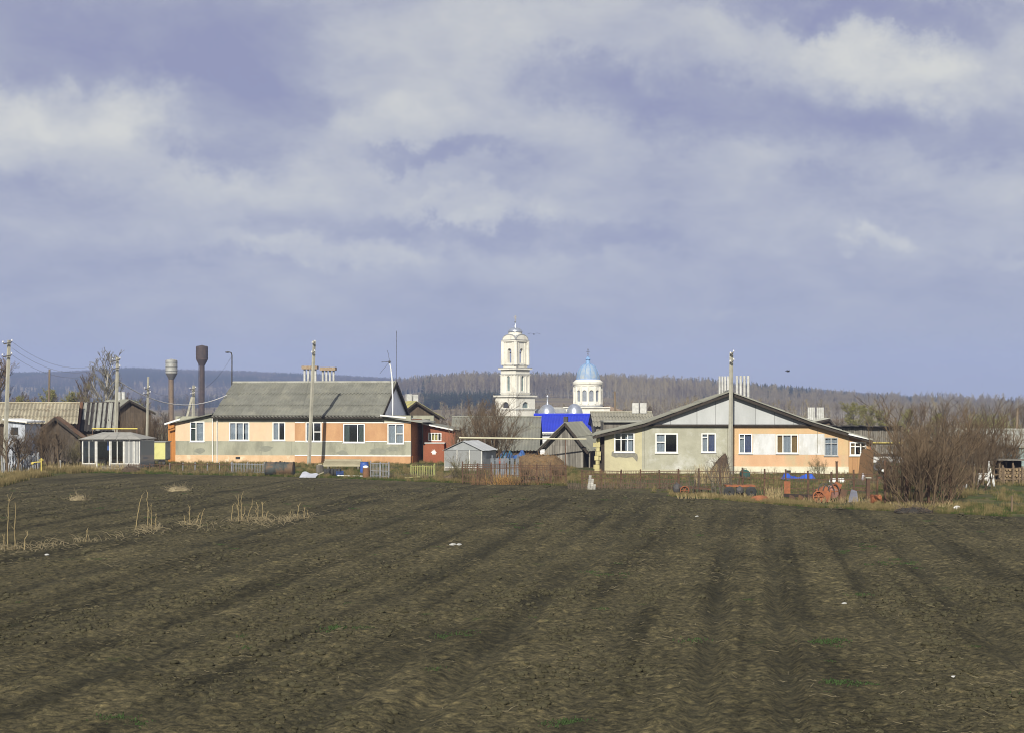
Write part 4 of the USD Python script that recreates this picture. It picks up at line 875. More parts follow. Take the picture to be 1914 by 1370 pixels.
# long grey plank barn at right
PB = Thing("grey_plank_barn", "long grey plank barn with a ragged dark roof edge behind the right bungalow", "barn", (W(1552, 800, 112)[0], 112, -.1), math.radians(-2)); t = PB
L_ = t.x(1688)
for k in range(34):
    a, b = L_ * k / 34, L_ * (k + 1) / 34
    t.part("wall_plank", box(a, b - R.uniform(.012, .03), .006 * (k % 3), .05, t.z(850, 3) + R.uniform(0, .12), t.z(797.5, 3) + R.uniform(-.06, .02)), GREYWOOD)
t.part("whitewashed_base", box(t.x(1632), L_, .01, .3, 0, t.z(850.5, 3)), WHITEW)
t.part("base_wall", box(0, t.x(1632) - .01, .01, .3, 0, t.z(850.5, 3)), DARKWOOD)
t.part("dark_gap_beam", box(0, L_ + .3, -.05, .0, t.z(850.5, 3) - .06, t.z(849, 3) + .07), DARKWOOD)
for k in range(17):
    a, b = L_ * k / 17 - .2, L_ * (k + 1) / 17 - .2
    t.part("roof_sheet", corr((a, -.5, t.z(797.5, 3) + .10 + R.uniform(-.05, .06)), (1, 0, 0), np.array([0, 1, -.10]) / np.linalg.norm([0, 1, -.10]), b - a, 6.5, 4, .035, .05), TARRED)
t.part("gas_pipe", bar((0, -.12, t.z(826.5, 3)), (L_, -.12, t.z(827, 3)), .045, n=6), M("yellow_gas_pipe", (.55, .45, .10), (.46, .38, .10), 5, .6))
t.part("back_wall", box(0, L_, 5.8, 5.86, 0, t.z(797, 3)), GREYWOOD)
for x_ in (0, L_ - .06): t.part("side_wall", box(x_, x_ + .06, .31, 5.79, 0, t.z(798, 3)), GREYWOOD)
RB = long_barn("far_right_barn", "long barn with a pale grey roof behind the brown thicket at right", 1800, 2010, 803, 833, 107.0, 4, [SLATE_PALE], GREYWOOD, 0)
# green-blue hut at the right edge
GH = Thing("grey_green_hut", "grey green metal hut with a dark base at the right edge", "hut", (W(1906, 800, 86)[0], 86, -.1), 0); t = GH
GRN = M("grey_green_metal", (.25, .32, .31), (.2, .26, .25), 2, .6)
for k in range(6): t.part("wall_sheet", box(.5 * k, .5 * k + .488, .008 * (k % 2), .05, t.z(899), t.z(836)), GRN)
t.part("base", box(0, 3, .01, 2.5, 0, t.z(899) - .002), M("dark_blue_base", (.045, .085, .12), None, 3)); t.part("side_wall", box(0, .05, .06, 2.5, t.z(899), t.z(836)), GRN); t.part("side_wall", box(2.95, 3, .06, 2.5, t.z(899), t.z(836)), GRN); t.part("back_wall", box(.05, 2.95, 2.45, 2.5, t.z(899), t.z(836)), GRN)
t.part("roof", box(-.12, 3.1, -.15, 2.65, t.z(836) + .003, t.z(832)), SLATE_PALE)

# ------------------------------------------------------------------ the two water towers
RUSTT = M("dark_rusty_steel", (.075, .055, .048), (.05, .04, .037), 1.2, .8, c3=(.11, .075, .055), scale3=.8)
TANK = M("grey_galvanised_tank", (.40, .41, .38), (.30, .30, .27), .9, .5, metal=.2, c3=(.24, .19, .13), scale3=.8, lo3=.55)
STEMB = M("brown_steel_stem", (.20, .145, .09), (.14, .10, .065), .9, .8)
def water_tower(px, Y, py_top, py_tank, py_cone, rt, rs, m_tank, m_cone, m_stem, label, bands):
    g0 = gz(px, Y); t = Thing("water_tower", label, "water tower", (W(px, 700, Y)[0], Y, g0), 0)
    a, b, c = t.z(py_top), t.z(py_tank), t.z(py_cone)
    t.part("tank", lathe([(0, b), (rt, b), (rt, a), (rt * .9, a + .15), (0, a + .45)], 24), m_tank, smooth=35)
    t.part("cone", lathe([(0, c), (rs * 1.1, c), (rt * 1.0, b - .002), (0, b - .002)], 24), m_cone, smooth=35)
    t.part("stem", lathe([(0, -.5), (rs, -.5), (rs, c - .002), (0, c - .002)], 18), m_stem, smooth=35)
    for k in range(bands): z_ = b + (a - b) * (k + .5) / bands; t.part("hoop", lathe([(rt, z_ - .06), (rt + .05, z_ - .06), (rt + .05, z_ + .06), (rt, z_ + .06)], 24), m_cone, smooth=35)
    lx = -rs - .2
    for y_ in (-.2, .2): t.part("ladder_rail", bar((lx, y_, 0), (lx, y_, c + .8), .03, n=4), m_stem)
    for k in range(int(c / .9)): t.part("ladder_rung", bar((lx, -.2, k * .9 + .4), (lx, .2, k * .9 + .4), .02, n=4), m_stem)
water_tower(320.5, 370, 674, 697.5, 709, 11 * 370 / FPX, 4.2 * 370 / FPX, TANK, M("dark_tank_cone", (.13, .125, .115), None, 1.5, .7), STEMB, "short water tower with a grey steel tank on a brown stem", 3)
water_tower(377.5, 370, 648.5, 672, 683, 11 * 370 / FPX, 5.0 * 370 / FPX, RUSTT, RUSTT, RUSTT, "taller dark rusty water tower behind the left bungalow", 4)
# ------------------------------------------------------------------ poles, masts and wires
CONC = M("pole_concrete", (.40, .385, .31), (.31, .30, .245), 2, .95, bump=.3, bscale=15, c3=(.24, .23, .19), scale3=1.0)
POLEWOOD = M("pole_wood", (.20, .155, .105), (.13, .10, .07), 3, .95, stretch=(1, 1, .2))
STEELD = M("dark_steel", (.07, .068, .068), (.05, .045, .04), 5, .6)
INSUL = M("white_insulator", (.74, .74, .74), None, 5, .3)
def pole(label, top, bot, Y, r0, r1, mat, arms=(), brackets=True, square=True, group=None, cat="utility pole"):
    """A pole from its foot to its top (photo pixels at depth Y). arms: heights (share) that carry insulators on both sides."""
    a, b = W(*bot, Y), W(*top, Y); a[2] = min(a[2], 0) - .2 if Y < 120 else a[2]
    t = Thing("utility_pole" if cat == "utility pole" else "mast", label, cat, tuple(a), 0)
    v = b - a; up = v / np.linalg.norm(v)
    t.part("shaft", tubes([[np.zeros(3), v]], [[r0, r1]], 4 if square else 10, True), mat, smooth=False if square else 40)
    for k, (f, half, dz) in enumerate(arms):
        c = v * f
        br = t.part("bracket", cat_([beam(c + [-half, -.12 - r0, -.05], c + [half, -.12 - r0, .05], .07, .07)] ), STEELD)
        for s_ in (-1, 1):
            p = c + np.array([s_ * half, -.12 - r0, s_ * .05])
            t.part("pin", bar(p, p + [s_ * .05, 0, dz * .6], .02), STEELD, under=br)
            t.part("insulator", moved(lathe([(0, 0), (.04, 0), (.052, .035), (.035, .07), (.042, .10), (0, .13)], 10), p + [s_ * .05, 0, dz * .6 - .03]), INSUL, under=br, smooth=40)
    return t, a, v
P1, a1, v1 = pole("leaning concrete pole with white insulators at the far left edge", (17, 636), (8, 882), 94, .155, .115, CONC, ((.975, .24, .2), (.88, .25, .2)))
P2, a2, v2 = pole("concrete pole with insulators rising behind the glazed greenhouse", (219.5, 668), (215.5, 862), 106, .15, .11, CONC, ((.97, .22, .2), (.90, .22, .2)))
P3, a3, v3 = pole("thin pole with two pale insulators beside the yellow box trailer", (277, 704), (273.5, 860), 115, .11, .08, CONC, ((.86, .14, .2), (.80, .2, .2)))
P4, a4, v4 = pole("concrete pole standing in front of the left bungalow", (587.5, 637), (577, 868), 106.5, .145, .115, CONC, ((.975, .05, .2), (.90, .06, .2)))
P5, a5, v5 = pole("concrete pole standing in front of the right bungalow gable", (1367, 659), (1365, 888), 90.2, .15, .115, CONC, ((.985, .05, .2), (.92, .06, .2)))
P6, a6, v6 = pole("pole braced by a leaning strut behind the left annexe", (362, 720), (360, 840), 135, .17, .13, CONC, ((.94, .22, .2), (.86, .12, .2)))
P6.part("strut", beam((-1.35, 0, -.2), v6 * .82 + [-.12, 0, 0], .2, .2), CONC)
pole("bare wooden pole among the trees at left", (92.5, 690), (91, 800), 185, .15, .12, POLEWOOD, square=False)
pole("short wooden pole behind the grey roofed house", (1149, 731), (1150, 790), 150, .13, .11, POLEWOOD, square=False)
pole("pale wooden pole above the far barn at the right edge", (1902, 762), (1900, 815), 150, .16, .13, POLEWOOD, square=False)
# lamp mast behind the left bungalow
p = W(432.5, 716, 126); b = gz(432, 126)
LM = Thing("lamp_mast", "slender dark lamp mast with a bent head behind the left bungalow ridge", "lamp post", (p[0], 126, b), 0); h = W(432, 659, 126)[2] - b
LM.part("shaft", tubes([[(0, 0, 0), (.05, 0, h - .35), (.0, 0, h - .05), (-.22, 0, h + .05)]], [[.07, .055, .05, .045]], 8, True), STEELD, smooth=40)
LM.part("lamp_head", moved(lump(.20, .10, .07, 3, .1), (-.34, 0, h + .02)), STEELD, smooth=True)
p = W(740.5, 716, 121); h = W(740, 621, 121)[2] + .3
RM = Thing("radio_mast", "very thin tall radio mast at the right end of the left bungalow", "mast", (p[0], 121, -.2), 0)
RM.part("lower_tube", bar((0, 0, 0), (0, 0, h * .6), .038, n=6), STEELD); RM.part("upper_tube", bar((0, 0, h * .6), (.02, 0, h), .024, n=6), STEELD)
AM = Thing("aerial", "white curved pole carrying a television aerial on the annexe roof", "aerial", tuple(W(733.5, 777, 111.5)), 0); t = AM
pts = [np.array([t.x(px), 0, t.z(py)]) for px, py in ((733.5, 777.5), (734, 745), (733, 710), (730.5, 688), (728, 677))]
t.part("mast_pole", tubes([pts], [[.062, .058, .052, .045, .035]], 8, True), WHITE, smooth=40)
tp = pts[-1]
t.part("boom", bar(tp + [-.62, 0, -.02], tp + [.12, 0, .05], .022), STEELD)
for k in range(5): t.part("element", bar(tp + [-.55 + .15 * k, -.36, 0], tp + [-.55 + .15 * k, .36, .02], .016), STEELD)
t.part("dipole", bar(tp + [-.15, 0, .9], tp + [.02, 0, 0], .014), STEELD); t.part("stay", bar(tp + [-.75, .1, -.85], tp + [-.05, 0, -.05], .012), STEELD)
t.part("aerial_box", moved(box(-.07, .07, -.06, .06, -.1, .1), tp), STEELD)
WIRE = M("wire_grey", (.20, .20, .20), None, 2, .5); WIREP = M("pale_cable", (.50, .49, .48), None, 2, .6)
def wire(label, a, b, sag, r=.012, mat=None, group=None):
    a, b = np.array(a), np.array(b); u = np.linspace(0, 1, 25)[:, None]
    P = a + (b - a) * u - np.array([0, 0, sag]) * 4 * u * (1 - u); o = P[0].copy()
    solo("overhead_wire", label, "wire", tubes([P - o], [r], 3), mat or WIRE, o, group)
for k, f in enumerate((.975, .93, .88)):
    wire(("topmost", "middle", "lowest")[k] + " of the three thin wires sagging between the two left poles", a1 + v1 * f + [.27, -.2, .1], a2 + v2 * (.97 - .035 * k) + [-.26, -.2, .1], 1.1, .010, group="wires between the two left poles")
wire("pale thick cable from the pole behind the greenhouse to the bungalow roof", a2 + v2 * .80, W(424, 738, 113), 1.25, .035, WIREP)
wire("grey wire from the braced pole to the lamp mast", a6 + v6 * .9, W(432, 668, 126), .7, .010)
wire("grey wire from the thin pole to the braced pole", a3 + v3 * .86, a6 + v6 * .92, .6, .010)
wire("grey wire from the front pole down to the left bungalow eaves", a4 + v4 * .94, W(560, 783, 112), .5, .010)

# ------------------------------------------------------------------ greenhouses, shed, pipes
t = Thing("glazed_greenhouse", "low greenhouse of white window frames under a pale film roof at left", "greenhouse", (W(152, 850, 98)[0], 98, -.05), math.radians(-3))
L_ = t.x(262, 0); ze_, zr_ = t.z(820.5, 2), t.z(807.5, 2, 1.6); D = 3.2; FR = M("greenhouse_frame", (.62, .62, .58), (.48, .47, .42), 3, .85)
cols = [t.x(p) for p in (153, 179.5, 206, 232, 250)] + [L_]
for k in range(5):
    a, b = cols[k], cols[k + 1]; ht_ = t.part("wall_frame" if k != 1 else "door", ring(a + .01, b - .01, .45 if k != 1 else .08, ze_ - .05, .075 if k < 3 else .06, 0, .06), FR)
    m_ = (a + b) / 2
    if k != 1: t.part("mullion", box(m_ - .025, m_ + .025, .01, .05, .53, ze_ - .13), FR, under=ht_)
    t.part("pane", box(a + .07, b - .07, .025, .031, .5 if k != 1 else .14, ze_ - .11), GLASS if k < 3 else FILM, under=ht_)
t.part("base_board", box(0, cols[1], -.01, .05, -.2, .44), GREYWOOD); t.part("base_board", box(cols[2], L_, -.01, .05, -.2, .44), GREYWOOD)
t.part("side_wall", box(L_ - .02, L_, .07, D, 0, ze_ - .06), FILM); t.part("side_wall", box(0, .02, .07, D, 0, ze_ - .06), FILM_T); t.part("back_wall", box(.03, L_ - .03, D - .02, D, 0, ze_ - .06), DARKWOOD)
RF = M("grey_roof_film", (.31, .30, .265), (.23, .225, .20), 2, .8); r0, r1 = t.x(192, D / 2), t.x(244, D / 2)
def quad(a, b, c, d, th_=.02):
    P = np.array([a, b, c, d], float); n_ = np.cross(P[1] - P[0], P[2] - P[0]); n_ = n_ / np.linalg.norm(n_) * th_; n_ = n_ if n_[2] > 0 else -n_
    m = trimesh.convex.convex_hull(np.vstack([P, P + n_])); return m
e0, e1, f0, f1 = -.12, L_ + .12, -.2, D + .2
for k in range(5):
    ua, ub = k / 5, (k + .97) / 5; lerp = lambda a, b, u: a + (b - a) * u
    t.part("roof_film", quad((lerp(r0, r1, ua), D / 2, zr_), (lerp(r0, r1, ub), D / 2, zr_), (lerp(e0, e1, ub), f0, ze_), (lerp(e0, e1, ua), f0, ze_)), RF)
    t.part("roof_film", quad((lerp(r0, r1, ua), D / 2, zr_), (lerp(r0, r1, ub), D / 2, zr_), (lerp(e0, e1, ub), f1, ze_), (lerp(e0, e1, ua), f1, ze_)), RF)
for r_, e_ in ((r0, e0), (r1, e1)): t.part("hip_film", quad((r_, D / 2, zr_), (r_, D / 2 + .02, zr_), (e_, f1, ze_), (e_, f0, ze_)), RF)
for k in range(6): t.part("rafter", beam((r0 + (r1 - r0) * k / 5, D / 2, zr_ - .04), (e0 + .12 + (L_) * k / 5, -.1, ze_ - .02), .05, .05), FR)
t.part("seed_bench", box(.3, L_ - .3, 1.6, 2.4, 0, .7), DARKWOOD)
t.part("blue_cloth", box(cols[1] + (cols[2] - cols[1]) * .62, cols[2] - .1, .5, .53, ze_ - .75, ze_ - .15), M("blue_cloth", (.06, .12, .34), (.1, .17, .4), 4), "blue cloth hanging behind the door")

t = Thing("film_greenhouse", "grey film covered greenhouse with a gabled roof beside the red porch", "greenhouse", (W(831, 850, 96)[0], 96, -.05), math.radians(-19))
L_ = t.x(901, 0); ze_, zr_ = t.z(840.5, 1), t.z(824, 1); D = 2.7; FG = M("grey_film_sheet", (.29, .305, .305), (.23, .245, .25), 1.2, .6, c3=(.46, .48, .49), scale3=.8)
for k in range(3):
    a, b = L_ * k / 3, L_ * (k + 1) / 3; t.part("front_film", box(a + .03, b - .03, .02, .03, .35, ze_ - .02), FILM); t.part("front_post", box(a - .03 if k else a, a + .03, 0, .05, 0, ze_), FR)
t.part("front_post", box(L_ - .05, L_, 0, .05, 0, ze_), FR); t.part("sill_rail", box(.031, L_ - .051, 0, .04, .30, .348), FR); t.part("base_board", box(.031, L_ - .051, .01, .03, 0, .298), GREYWOOD)
t.part("inner_sheet", box(.1, L_ - .1, .9, .93, .3, ze_ - .15), FG)
t.part("gable_film", poly([(0, ze_ + .002), (L_, ze_ + .002), (L_ / 2, zr_)], .01, .03), FG)
t.part("side_wall", box(L_ - .03, L_, .06, D, 0, ze_), FG); t.part("side_wall", box(0, .03, .06, D, 0, ze_), FG); t.part("back_wall", box(.04, L_ - .04, D - .03, D, 0, ze_), FG)
for sg in (-1, 1):
    for k in range(2):
        d = np.array([sg * (L_ / 2 + .12), 0, ze_ - zr_ - .06]); l_ = np.linalg.norm(d); t.part("roof_film", corr((L_ / 2, -.12 + (D + .24) * k / 2, zr_ + .03), (0, 1, 0), d / l_, (D + .24) / 2 - .01, l_, 1, .01), M("pale_film_roof", (.47, .48, .47), (.38, .39, .385), 1.5, .5))

WS, za_, ze_ = gable_house("grey_plank_shed", "old grey plank shed with a steep gable between the blue roof and right bungalow", 1018, 1090, 1058, 791, 832, 102.5, 6, M("silver_grey_planks", (.24, .225, .195), (.145, .135, .115), 6, .95, stretch=(1, 1, .12), vary=.25), SLATE, math.radians(-13), "shed", boards=15, over=.42, base=0)
WS.part("flue_box", box(WS.x(1053.5, .6), WS.x(1061, .6), .5, .8, za_ - .2, WS.z(778, 1, .6)), STEELD, "small metal flue box on the ridge")
x0 = WS.x(1091)
WS.part("lean_to_post", box(x0 + .38, x0 + .46, -.05, .05, 0, ze_ - .5), GREYWOOD); WS.part("lean_to_back", box(x0, x0 + .5, 2.2, 2.25, 0, ze_ - .3), DARKWOOD)
WS.part("lean_to_side", box(x0 + .46, x0 + .5, .06, 2.19, 0, ze_ - .45), DARKWOOD)

GASY = MATS["yellow_gas_pipe"]
def gas_pipe(label, x0, x1, py0, py1, Y, posts, mat, r=.05):
    a, b = W(x0, py0, Y), W(x1, py1, Y); t = Thing("gas_pipe", label, "gas pipe", (a[0], Y, 0), 0)
    t.part("pipe", bar((0, 0, a[2]), (b[0] - a[0], 0, b[2]), r, n=8), mat, smooth=40)
    for p in posts:
        x_ = (p - CX) / FPX * Y - a[0]; z_ = a[2] + (b[2] - a[2]) * x_ / (b[0] - a[0]); t.part("post", bar((x_, 0, -.2), (x_, 0, z_ - r), .035, n=6), M("brown_pipe_post", (.16, .10, .07), None, 4))
gas_pipe("yellow overhead gas pipe above the glazed greenhouse", 172, 257, 800.5, 800.5, 103, (173, 216, 256), GASY)
gas_pipe("pale yellow overhead gas pipe passing in front of the slate roofed barn", 858, 1096, 817.5, 820, 100.5, (905, 1057), M("pale_yellow_pipe", (.60, .57, .40), (.5, .47, .33), 3, .6))
t = Thing("gas_valve_stand", "yellow gas riser with a short arm among the weeds at far left", "gas pipe", (W(77.5, 880, 93)[0], 93, 0), 0)
t.part("riser", bar((0, 0, -.2), (0, 0, .98), .045, n=8), GASY); t.part("arm", bar((-.55, 0, .70), (0, 0, .74), .035, n=8), GASY); t.part("valve", moved(lump(.09, .07, .09, 1, .05), (-.58, 0, .64)), GASY); t.part("cross_bar", bar((-.16, -.02, .86), (.14, -.02, .86), .03, n=6), GASY)

t = Thing("box_trailer", "pale yellow box trailer standing beside the ochre end of the left bungalow", "trailer", (W(275, 850, 104.5)[0], 104.5, 0), 0)
YEL = M("pale_yellow_paint", (.56, .54, .22), (.50, .475, .19), 1.5, .7, c3=(.58, .57, .34), scale3=1.4); x1 = t.x(309); zt, zb = t.z(826), t.z(857.5)
t.part("front_sheet", box(0, x1, -.03, 0, zb, zt), YEL)
t.part("side_sheet", box(x1 - .03, x1, .002, 1.6, zb, zt), M("grey_side_sheet", (.30, .30, .27), None, 3)); t.part("side_sheet", box(0, .03, .002, 1.6, zb, zt), YEL); t.part("back_sheet", box(.04, x1 - .04, 1.57, 1.6, zb, zt), YEL)
t.part("roof_sheet", box(-.06, x1 + .06, -.08, 1.66, zt + .003, zt + .06), M("grey_trailer_roof", (.28, .28, .26), None, 3)); t.part("floor", box(0, x1, .0, 1.6, zb - .08, zb - .002), STEELD)
dm = Polygon([(0, -.38), (.26, 0), (0, .38), (-.26, 0)]); t.part("diamond_moulding", moved(poly(dm.difference(dm.buffer(-.05)), -.045, -.031), (x1 * .5, 0, (zt + zb) / 2)), YEL)
for x_ in (.25, x1 - .3): t.part("wheel", moved(turned(lathe([(.05, -.07), (.24, -.07), (.27, -.03), (.27, .03), (.24, .07), (.05, .07)], 16), math.pi / 2, (1, 0, 0)), (x_, .2, .25)), STEELD, smooth=40)

# ------------------------------------------------------------------ fences
RUST = M("rusty_iron", (.115, .065, .04), (.075, .05, .035), 5, .9, c3=(.16, .085, .045), scale3=2)
RUSTO = M("orange_rust_paint", (.31, .115, .05), (.21, .08, .04), 3, .9, c3=(.12, .065, .04), scale3=2.2, lo3=.50)
def fence(name, label, p0, p1, h0, pitch, r, mat, posts=5, rails=(.12, .9), top=None, flat=False, postm=None, postr=.04, jit=.0, frame=False, wave=0.0):
    """A fence between two ground pixels. Rods thinner than a picked out piece are one part; posts and rails are parts."""
    Y0, Y1 = FPX * EYE / (p0[1] - HY), FPX * EYE / (p1[1] - HY)
    a, b = np.array([(p0[0] - CX) / FPX * Y0, Y0, 0]), np.array([(p1[0] - CX) / FPX * Y1, Y1, 0]); v = b - a; l_ = np.linalg.norm(v); u = v / l_
    t = Thing(name, label, "fence", tuple(a), 0)
    for k in range(posts):
        q = v * k / (posts - 1); hh = h0 * (1.03 + R.uniform(0, .12)); t.part("post", beam(q + [0, .05, -.3], q + [R.uniform(-.04, .04), .05, hh], postr * 2, postr * 2), postm or mat)
    for f in rails:
        for k in range(posts - 1):
            q0, q1 = v * k / (posts - 1), v * (k + 1) / (posts - 1); t.part("rail", beam(q0 + [0, .0, h0 * f], q1 + [0, .0, h0 * f + R.uniform(-.03, .03)], .03, .035), mat)
    n_ = int(l_ / pitch); rods = []
    for k in range(n_ + 1):
        q = u * (k * pitch) + np.array([R.uniform(-jit, jit), -.02, 0]); hh = h0 * (1 + R.uniform(-1, 1) * wave); tip = q + [R.uniform(-jit, jit) * 2, 0, hh]
        rods.append(beam(q + [0, 0, .03], tip, r * 2, r * 2 if not flat else .018))
    t.part("pickets", cat_(rods), mat, kind="stuff")
    return t
GREYMET = M("grey_painted_metal", (.24, .25, .27), (.17, .175, .185), 4, .6); OLDPICK = M("old_blue_grey_pickets", (.33, .35, .37), (.20, .19, .18), 4, .95)
fence("picket_fence", "old blue grey picket fence at the far left edge", (-8, 884), (72, 881), 1.15, .13, .028, OLDPICK, 5, flat=True, jit=.02, wave=.08)
fence("rod_fence", "thin brown rod fence with white posts below the peach half", (318, 881.5), (433, 882.5), .58, .14, .010, RUST, 6, postm=GREYMET, postr=.025, wave=.1)
fence("railing", "grey metal railing panel left of the rusty tank", (434, 884), (494, 885), .68, .115, .012, GREYMET, 3, postr=.025)
fence("railing", "pale grey metal gate panel right of the brown barrel", (693, 893), (727, 894), .92, .105, .012, GREYMET, 3, rails=(.15, .5, .98), postr=.03)
fence("picket_fence", "low yellow green picket fence before the red porch", (768, 891.5), (812, 891), .72, .14, .024, M("yellow_green_paint", (.30, .31, .11), (.22, .22, .09), 3, .8), 3, flat=True, wave=.05)
fence("lattice_fence", "rusty welded lattice fence in front of the weeds beside the film greenhouse", (865, 903), (1058, 906), 1.10, .135, .013, RUST, 8, rails=(.12, .45, .78, .86, .97), postr=.035, jit=.01)
fence("mesh_fence", "rusty mesh fence below the grey half of the right bungalow", (1088, 911), (1270, 913), .92, .085, .010, RUST, 6, rails=(.05, .3, .55, .8, .98), postr=.035, jit=.012)
fence("wire_fence", "sagging rusty rod fence behind the old farm machinery", (1268, 921), (1640, 930), 1.15, .115, .0075, RUST, 10, rails=(.3, .72, .95), postr=.035, jit=.05, wave=.12)
fence("mesh_fence", "rusty mesh panel half hidden in the brown thicket at right", (1655, 941), (1778, 945), 1.70, .10, .009, RUST, 4, rails=(.1, .4, .7, .97), postr=.05, jit=.012)
fence("board_fence", "blue grey board fence behind the rusty lattice", (920, 893), (968, 893), 1.2, .30, .10, M("blue_grey_boards", (.19, .21, .235), (.12, .13, .14), 3, .9, vary=.2), 3, flat=True)
fence("rail_fence", "brown rail fence beside the hut at the right edge", (1820, 906), (1912, 905), .95, .9, .03, M("brown_rails", (.17, .125, .08), None, 4), 6, rails=(.3, .6, .95), postr=.05)
fence("rod_fence", "dark rod fence across the left yard before the box trailer", (240, 879), (318, 880), .45, .2, .012, RUST, 5, postr=.025)
t = Thing("gate_post", "tall rusty post standing above the farm machinery", "post", (W(1565, 930, 69)[0], 69, 0), 0); t.part("shaft", beam((0, 0, -.2), (-.03, 0, 1.62), .09, .09), RUST); t.part("cap", box(-.085, .03, -.06, .06, 1.621, 1.66), RUST)
t = Thing("gate_post", "thick rusty post at the right end of the farm machinery", "post", (W(1622, 935, 66)[0], 66, 0), 0); t.part("shaft", beam((0, 0, -.2), (.02, 0, 1.0), .16, .16), RUST); t.part("cap", box(-.10, .14, -.11, .11, 1.001, 1.05), CONC)

# ------------------------------------------------------------------ things in the yards
def at(px, py): Y = FPX * EYE / (py - HY); return np.array([(px - CX) / FPX * Y, Y, 0.0])
def cyl(r, l, n=20, rim=.02):
    return lathe([(0, 0), (r - rim, 0), (r, rim), (r, l - rim), (r - rim, l), (0, l)], n)
def lying(m, ang=0): return turned(turned(m, math.pi / 2, (0, 1, 0)), ang)
t = Thing("steel_tank", "dark steel tank with a rusty top lying beside the grey railing", "tank", tuple(at(494, 889)), math.radians(-4))
TK = M("dark_tank_paint", (.055, .065, .062), (.04, .045, .042), 3, .7, c3=(.125, .082, .05), scale3=1.1, lo3=.46, hi3=.58)
t.part("shell", moved(lying(cyl(.43, 1.74, 28)), (0, .45, .42)), TK, smooth=35)
for k in (0, .60, 1.14, 1.70): t.part("hoop", moved(lying(lathe([(.43, 0), (.455, 0), (.455, .05), (.43, .05)], 28)), (k, .45, .42)), TK, smooth=35)
t.part("bung", moved(cyl(.07, .08, 10), (.9, .45, .84)), RUST)
t = Thing("metal_sheet", "crumpled pale grey metal sheet lying right of the tank", "metal sheet", tuple(at(560, 892)), 0)
uu, vv_ = np.meshgrid(np.linspace(0, 1, 12), np.linspace(0, 1, 6), indexing="xy")
zz_ = .05 + .26 * vv_ * (1 - .5 * uu ** 2) + .05 * np.sin(uu * 9) * vv_
t.part("sheet", (np.stack([uu * .98 + .1 * vv_, vv_ * .5, zz_], -1).reshape(-1, 3), grid_faces(6, 12)), M("pale_galvanised", (.40, .41, .46), (.33, .34, .38), 2, .5), smooth=True)
t.part("folded_edge", beam((0, -.01, .02), (.98, -.01, .03), .03, .06), MATS["pale_galvanised"])
t = Thing("tyre_row", "row of old black tyres standing on edge before the planks", "tyres", tuple(at(604, 890)), 0)
for k in range(5): t.part("tyre", moved(turned(lying(lathe([(.14, -.08), (.22, -.09), (.245, -.05), (.245, .05), (.22, .09), (.14, .08), (.14, -.08)], 18)), R.uniform(-.15, .15)), (.10 + .215 * k, .25, .24)), M("old_rubber", (.03, .032, .032), (.05, .048, .045), 4, .9), smooth=35)
t = Thing("blue_crate", "dark blue plastic crate at the end of the tyre row", "crate", tuple(at(628, 890)), .1); BL = M("dark_blue_plastic", (.03, .06, .17), None, 4, .5)
t.part("base", box(0, .46, 0, .4, 0, .03), BL)
for k in range(3): t.part("slat", box(0, .46, -.02, -.001, .04 + .1 * k, .12 + .1 * k), BL)
for a, b in ((0, .03), (.43, .46)): t.part("end_board", box(a, b, .001, .4, .031, .34), BL)
t.part("back_board", box(.031, .429, .38, .4, .031, .34), BL)
t = Thing("plank_stack", "long pale planks stacked on trestles below the orange wall", "timber", tuple(at(603, 877)), 0); PL = M("pale_planks", (.36, .33, .23), (.27, .245, .17), 4, .95, stretch=(.3, 1, 1), vary=.12)
for k in range(4): t.part("plank", box(.0 + .05 * k, 2.95 - .1 * k, -.10 + .03 * (k % 2), .14, .22 + .125 * k, .335 + .125 * k), PL)
for x_ in (.35, 2.4): t.part("trestle", cat_([box(x_, x_ + .1, -.25, .25, .12, .218), box(x_, x_ + .1, -.25, -.15, -.1, .118), box(x_, x_ + .1, .15, .25, -.1, .118)]), GREYWOOD)
t = Thing("wood_block", "squat grey brown wooden block left of the planks", "wood block", tuple(at(590, 885)), .1); t.part("block", moved(cyl(.24, .62, 12, .05), (.25, .2, -.05)), GREYWOOD, smooth=40); t.part("axe_chock", box(.15, .4, .1, .25, .571, .64), PL)
solo("plank", "single bent plank leaning on the wooden block", "plank", beam((0, 0, .05), (.55, .1, .30), .12, .05), PL, at(590, 890))
t = Thing("blue_barrel", "blue plastic barrel at the right end of the plank stack", "barrel", tuple(at(681, 885)), 0); BB = M("blue_plastic", (.045, .105, .36), (.05, .09, .26), 3, .45)
t.part("body", lathe([(0, 0), (.24, 0), (.28, .1), (.28, .32), (.265, .35), (.28, .38), (.28, .6), (.25, .72), (0, .72)], 20), BB, smooth=40); t.part("rim", lathe([(.25, .721), (.27, .721), (.27, .77), (.25, .77)], 20), BB)
t = Thing("brown_barrel", "small rust brown barrel with a white lid before the blue barrel", "barrel", tuple(at(684.5, 893)), 0)
t.part("body", cyl(.21, .62, 18), M("rust_brown_barrel", (.20, .105, .055), (.13, .07, .04), 4, .85), smooth=35); t.part("lid", moved(lump(.17, .17, .10, 5, .12), (-.03, 0, .66)), WHITE, smooth=True)
solo("white_post", "long white post lying on the ground before the barrels", "post", bar((0, 0, .08), (1.72, -.2, .03), .045, n=8), WHITE, at(631, 890.5))
solo("plank", "yellow plank lying in front of the yellow picket fence", "plank", beam((0, 0, .06), (.85, .25, .1), .14, .05), M("yellow_plank", (.45, .42, .20), None, 4), at(757, 894))
t = Thing("timber_pile", "low pile of pale old timber before the glazed greenhouse", "timber", tuple(at(189, 880)), 0)
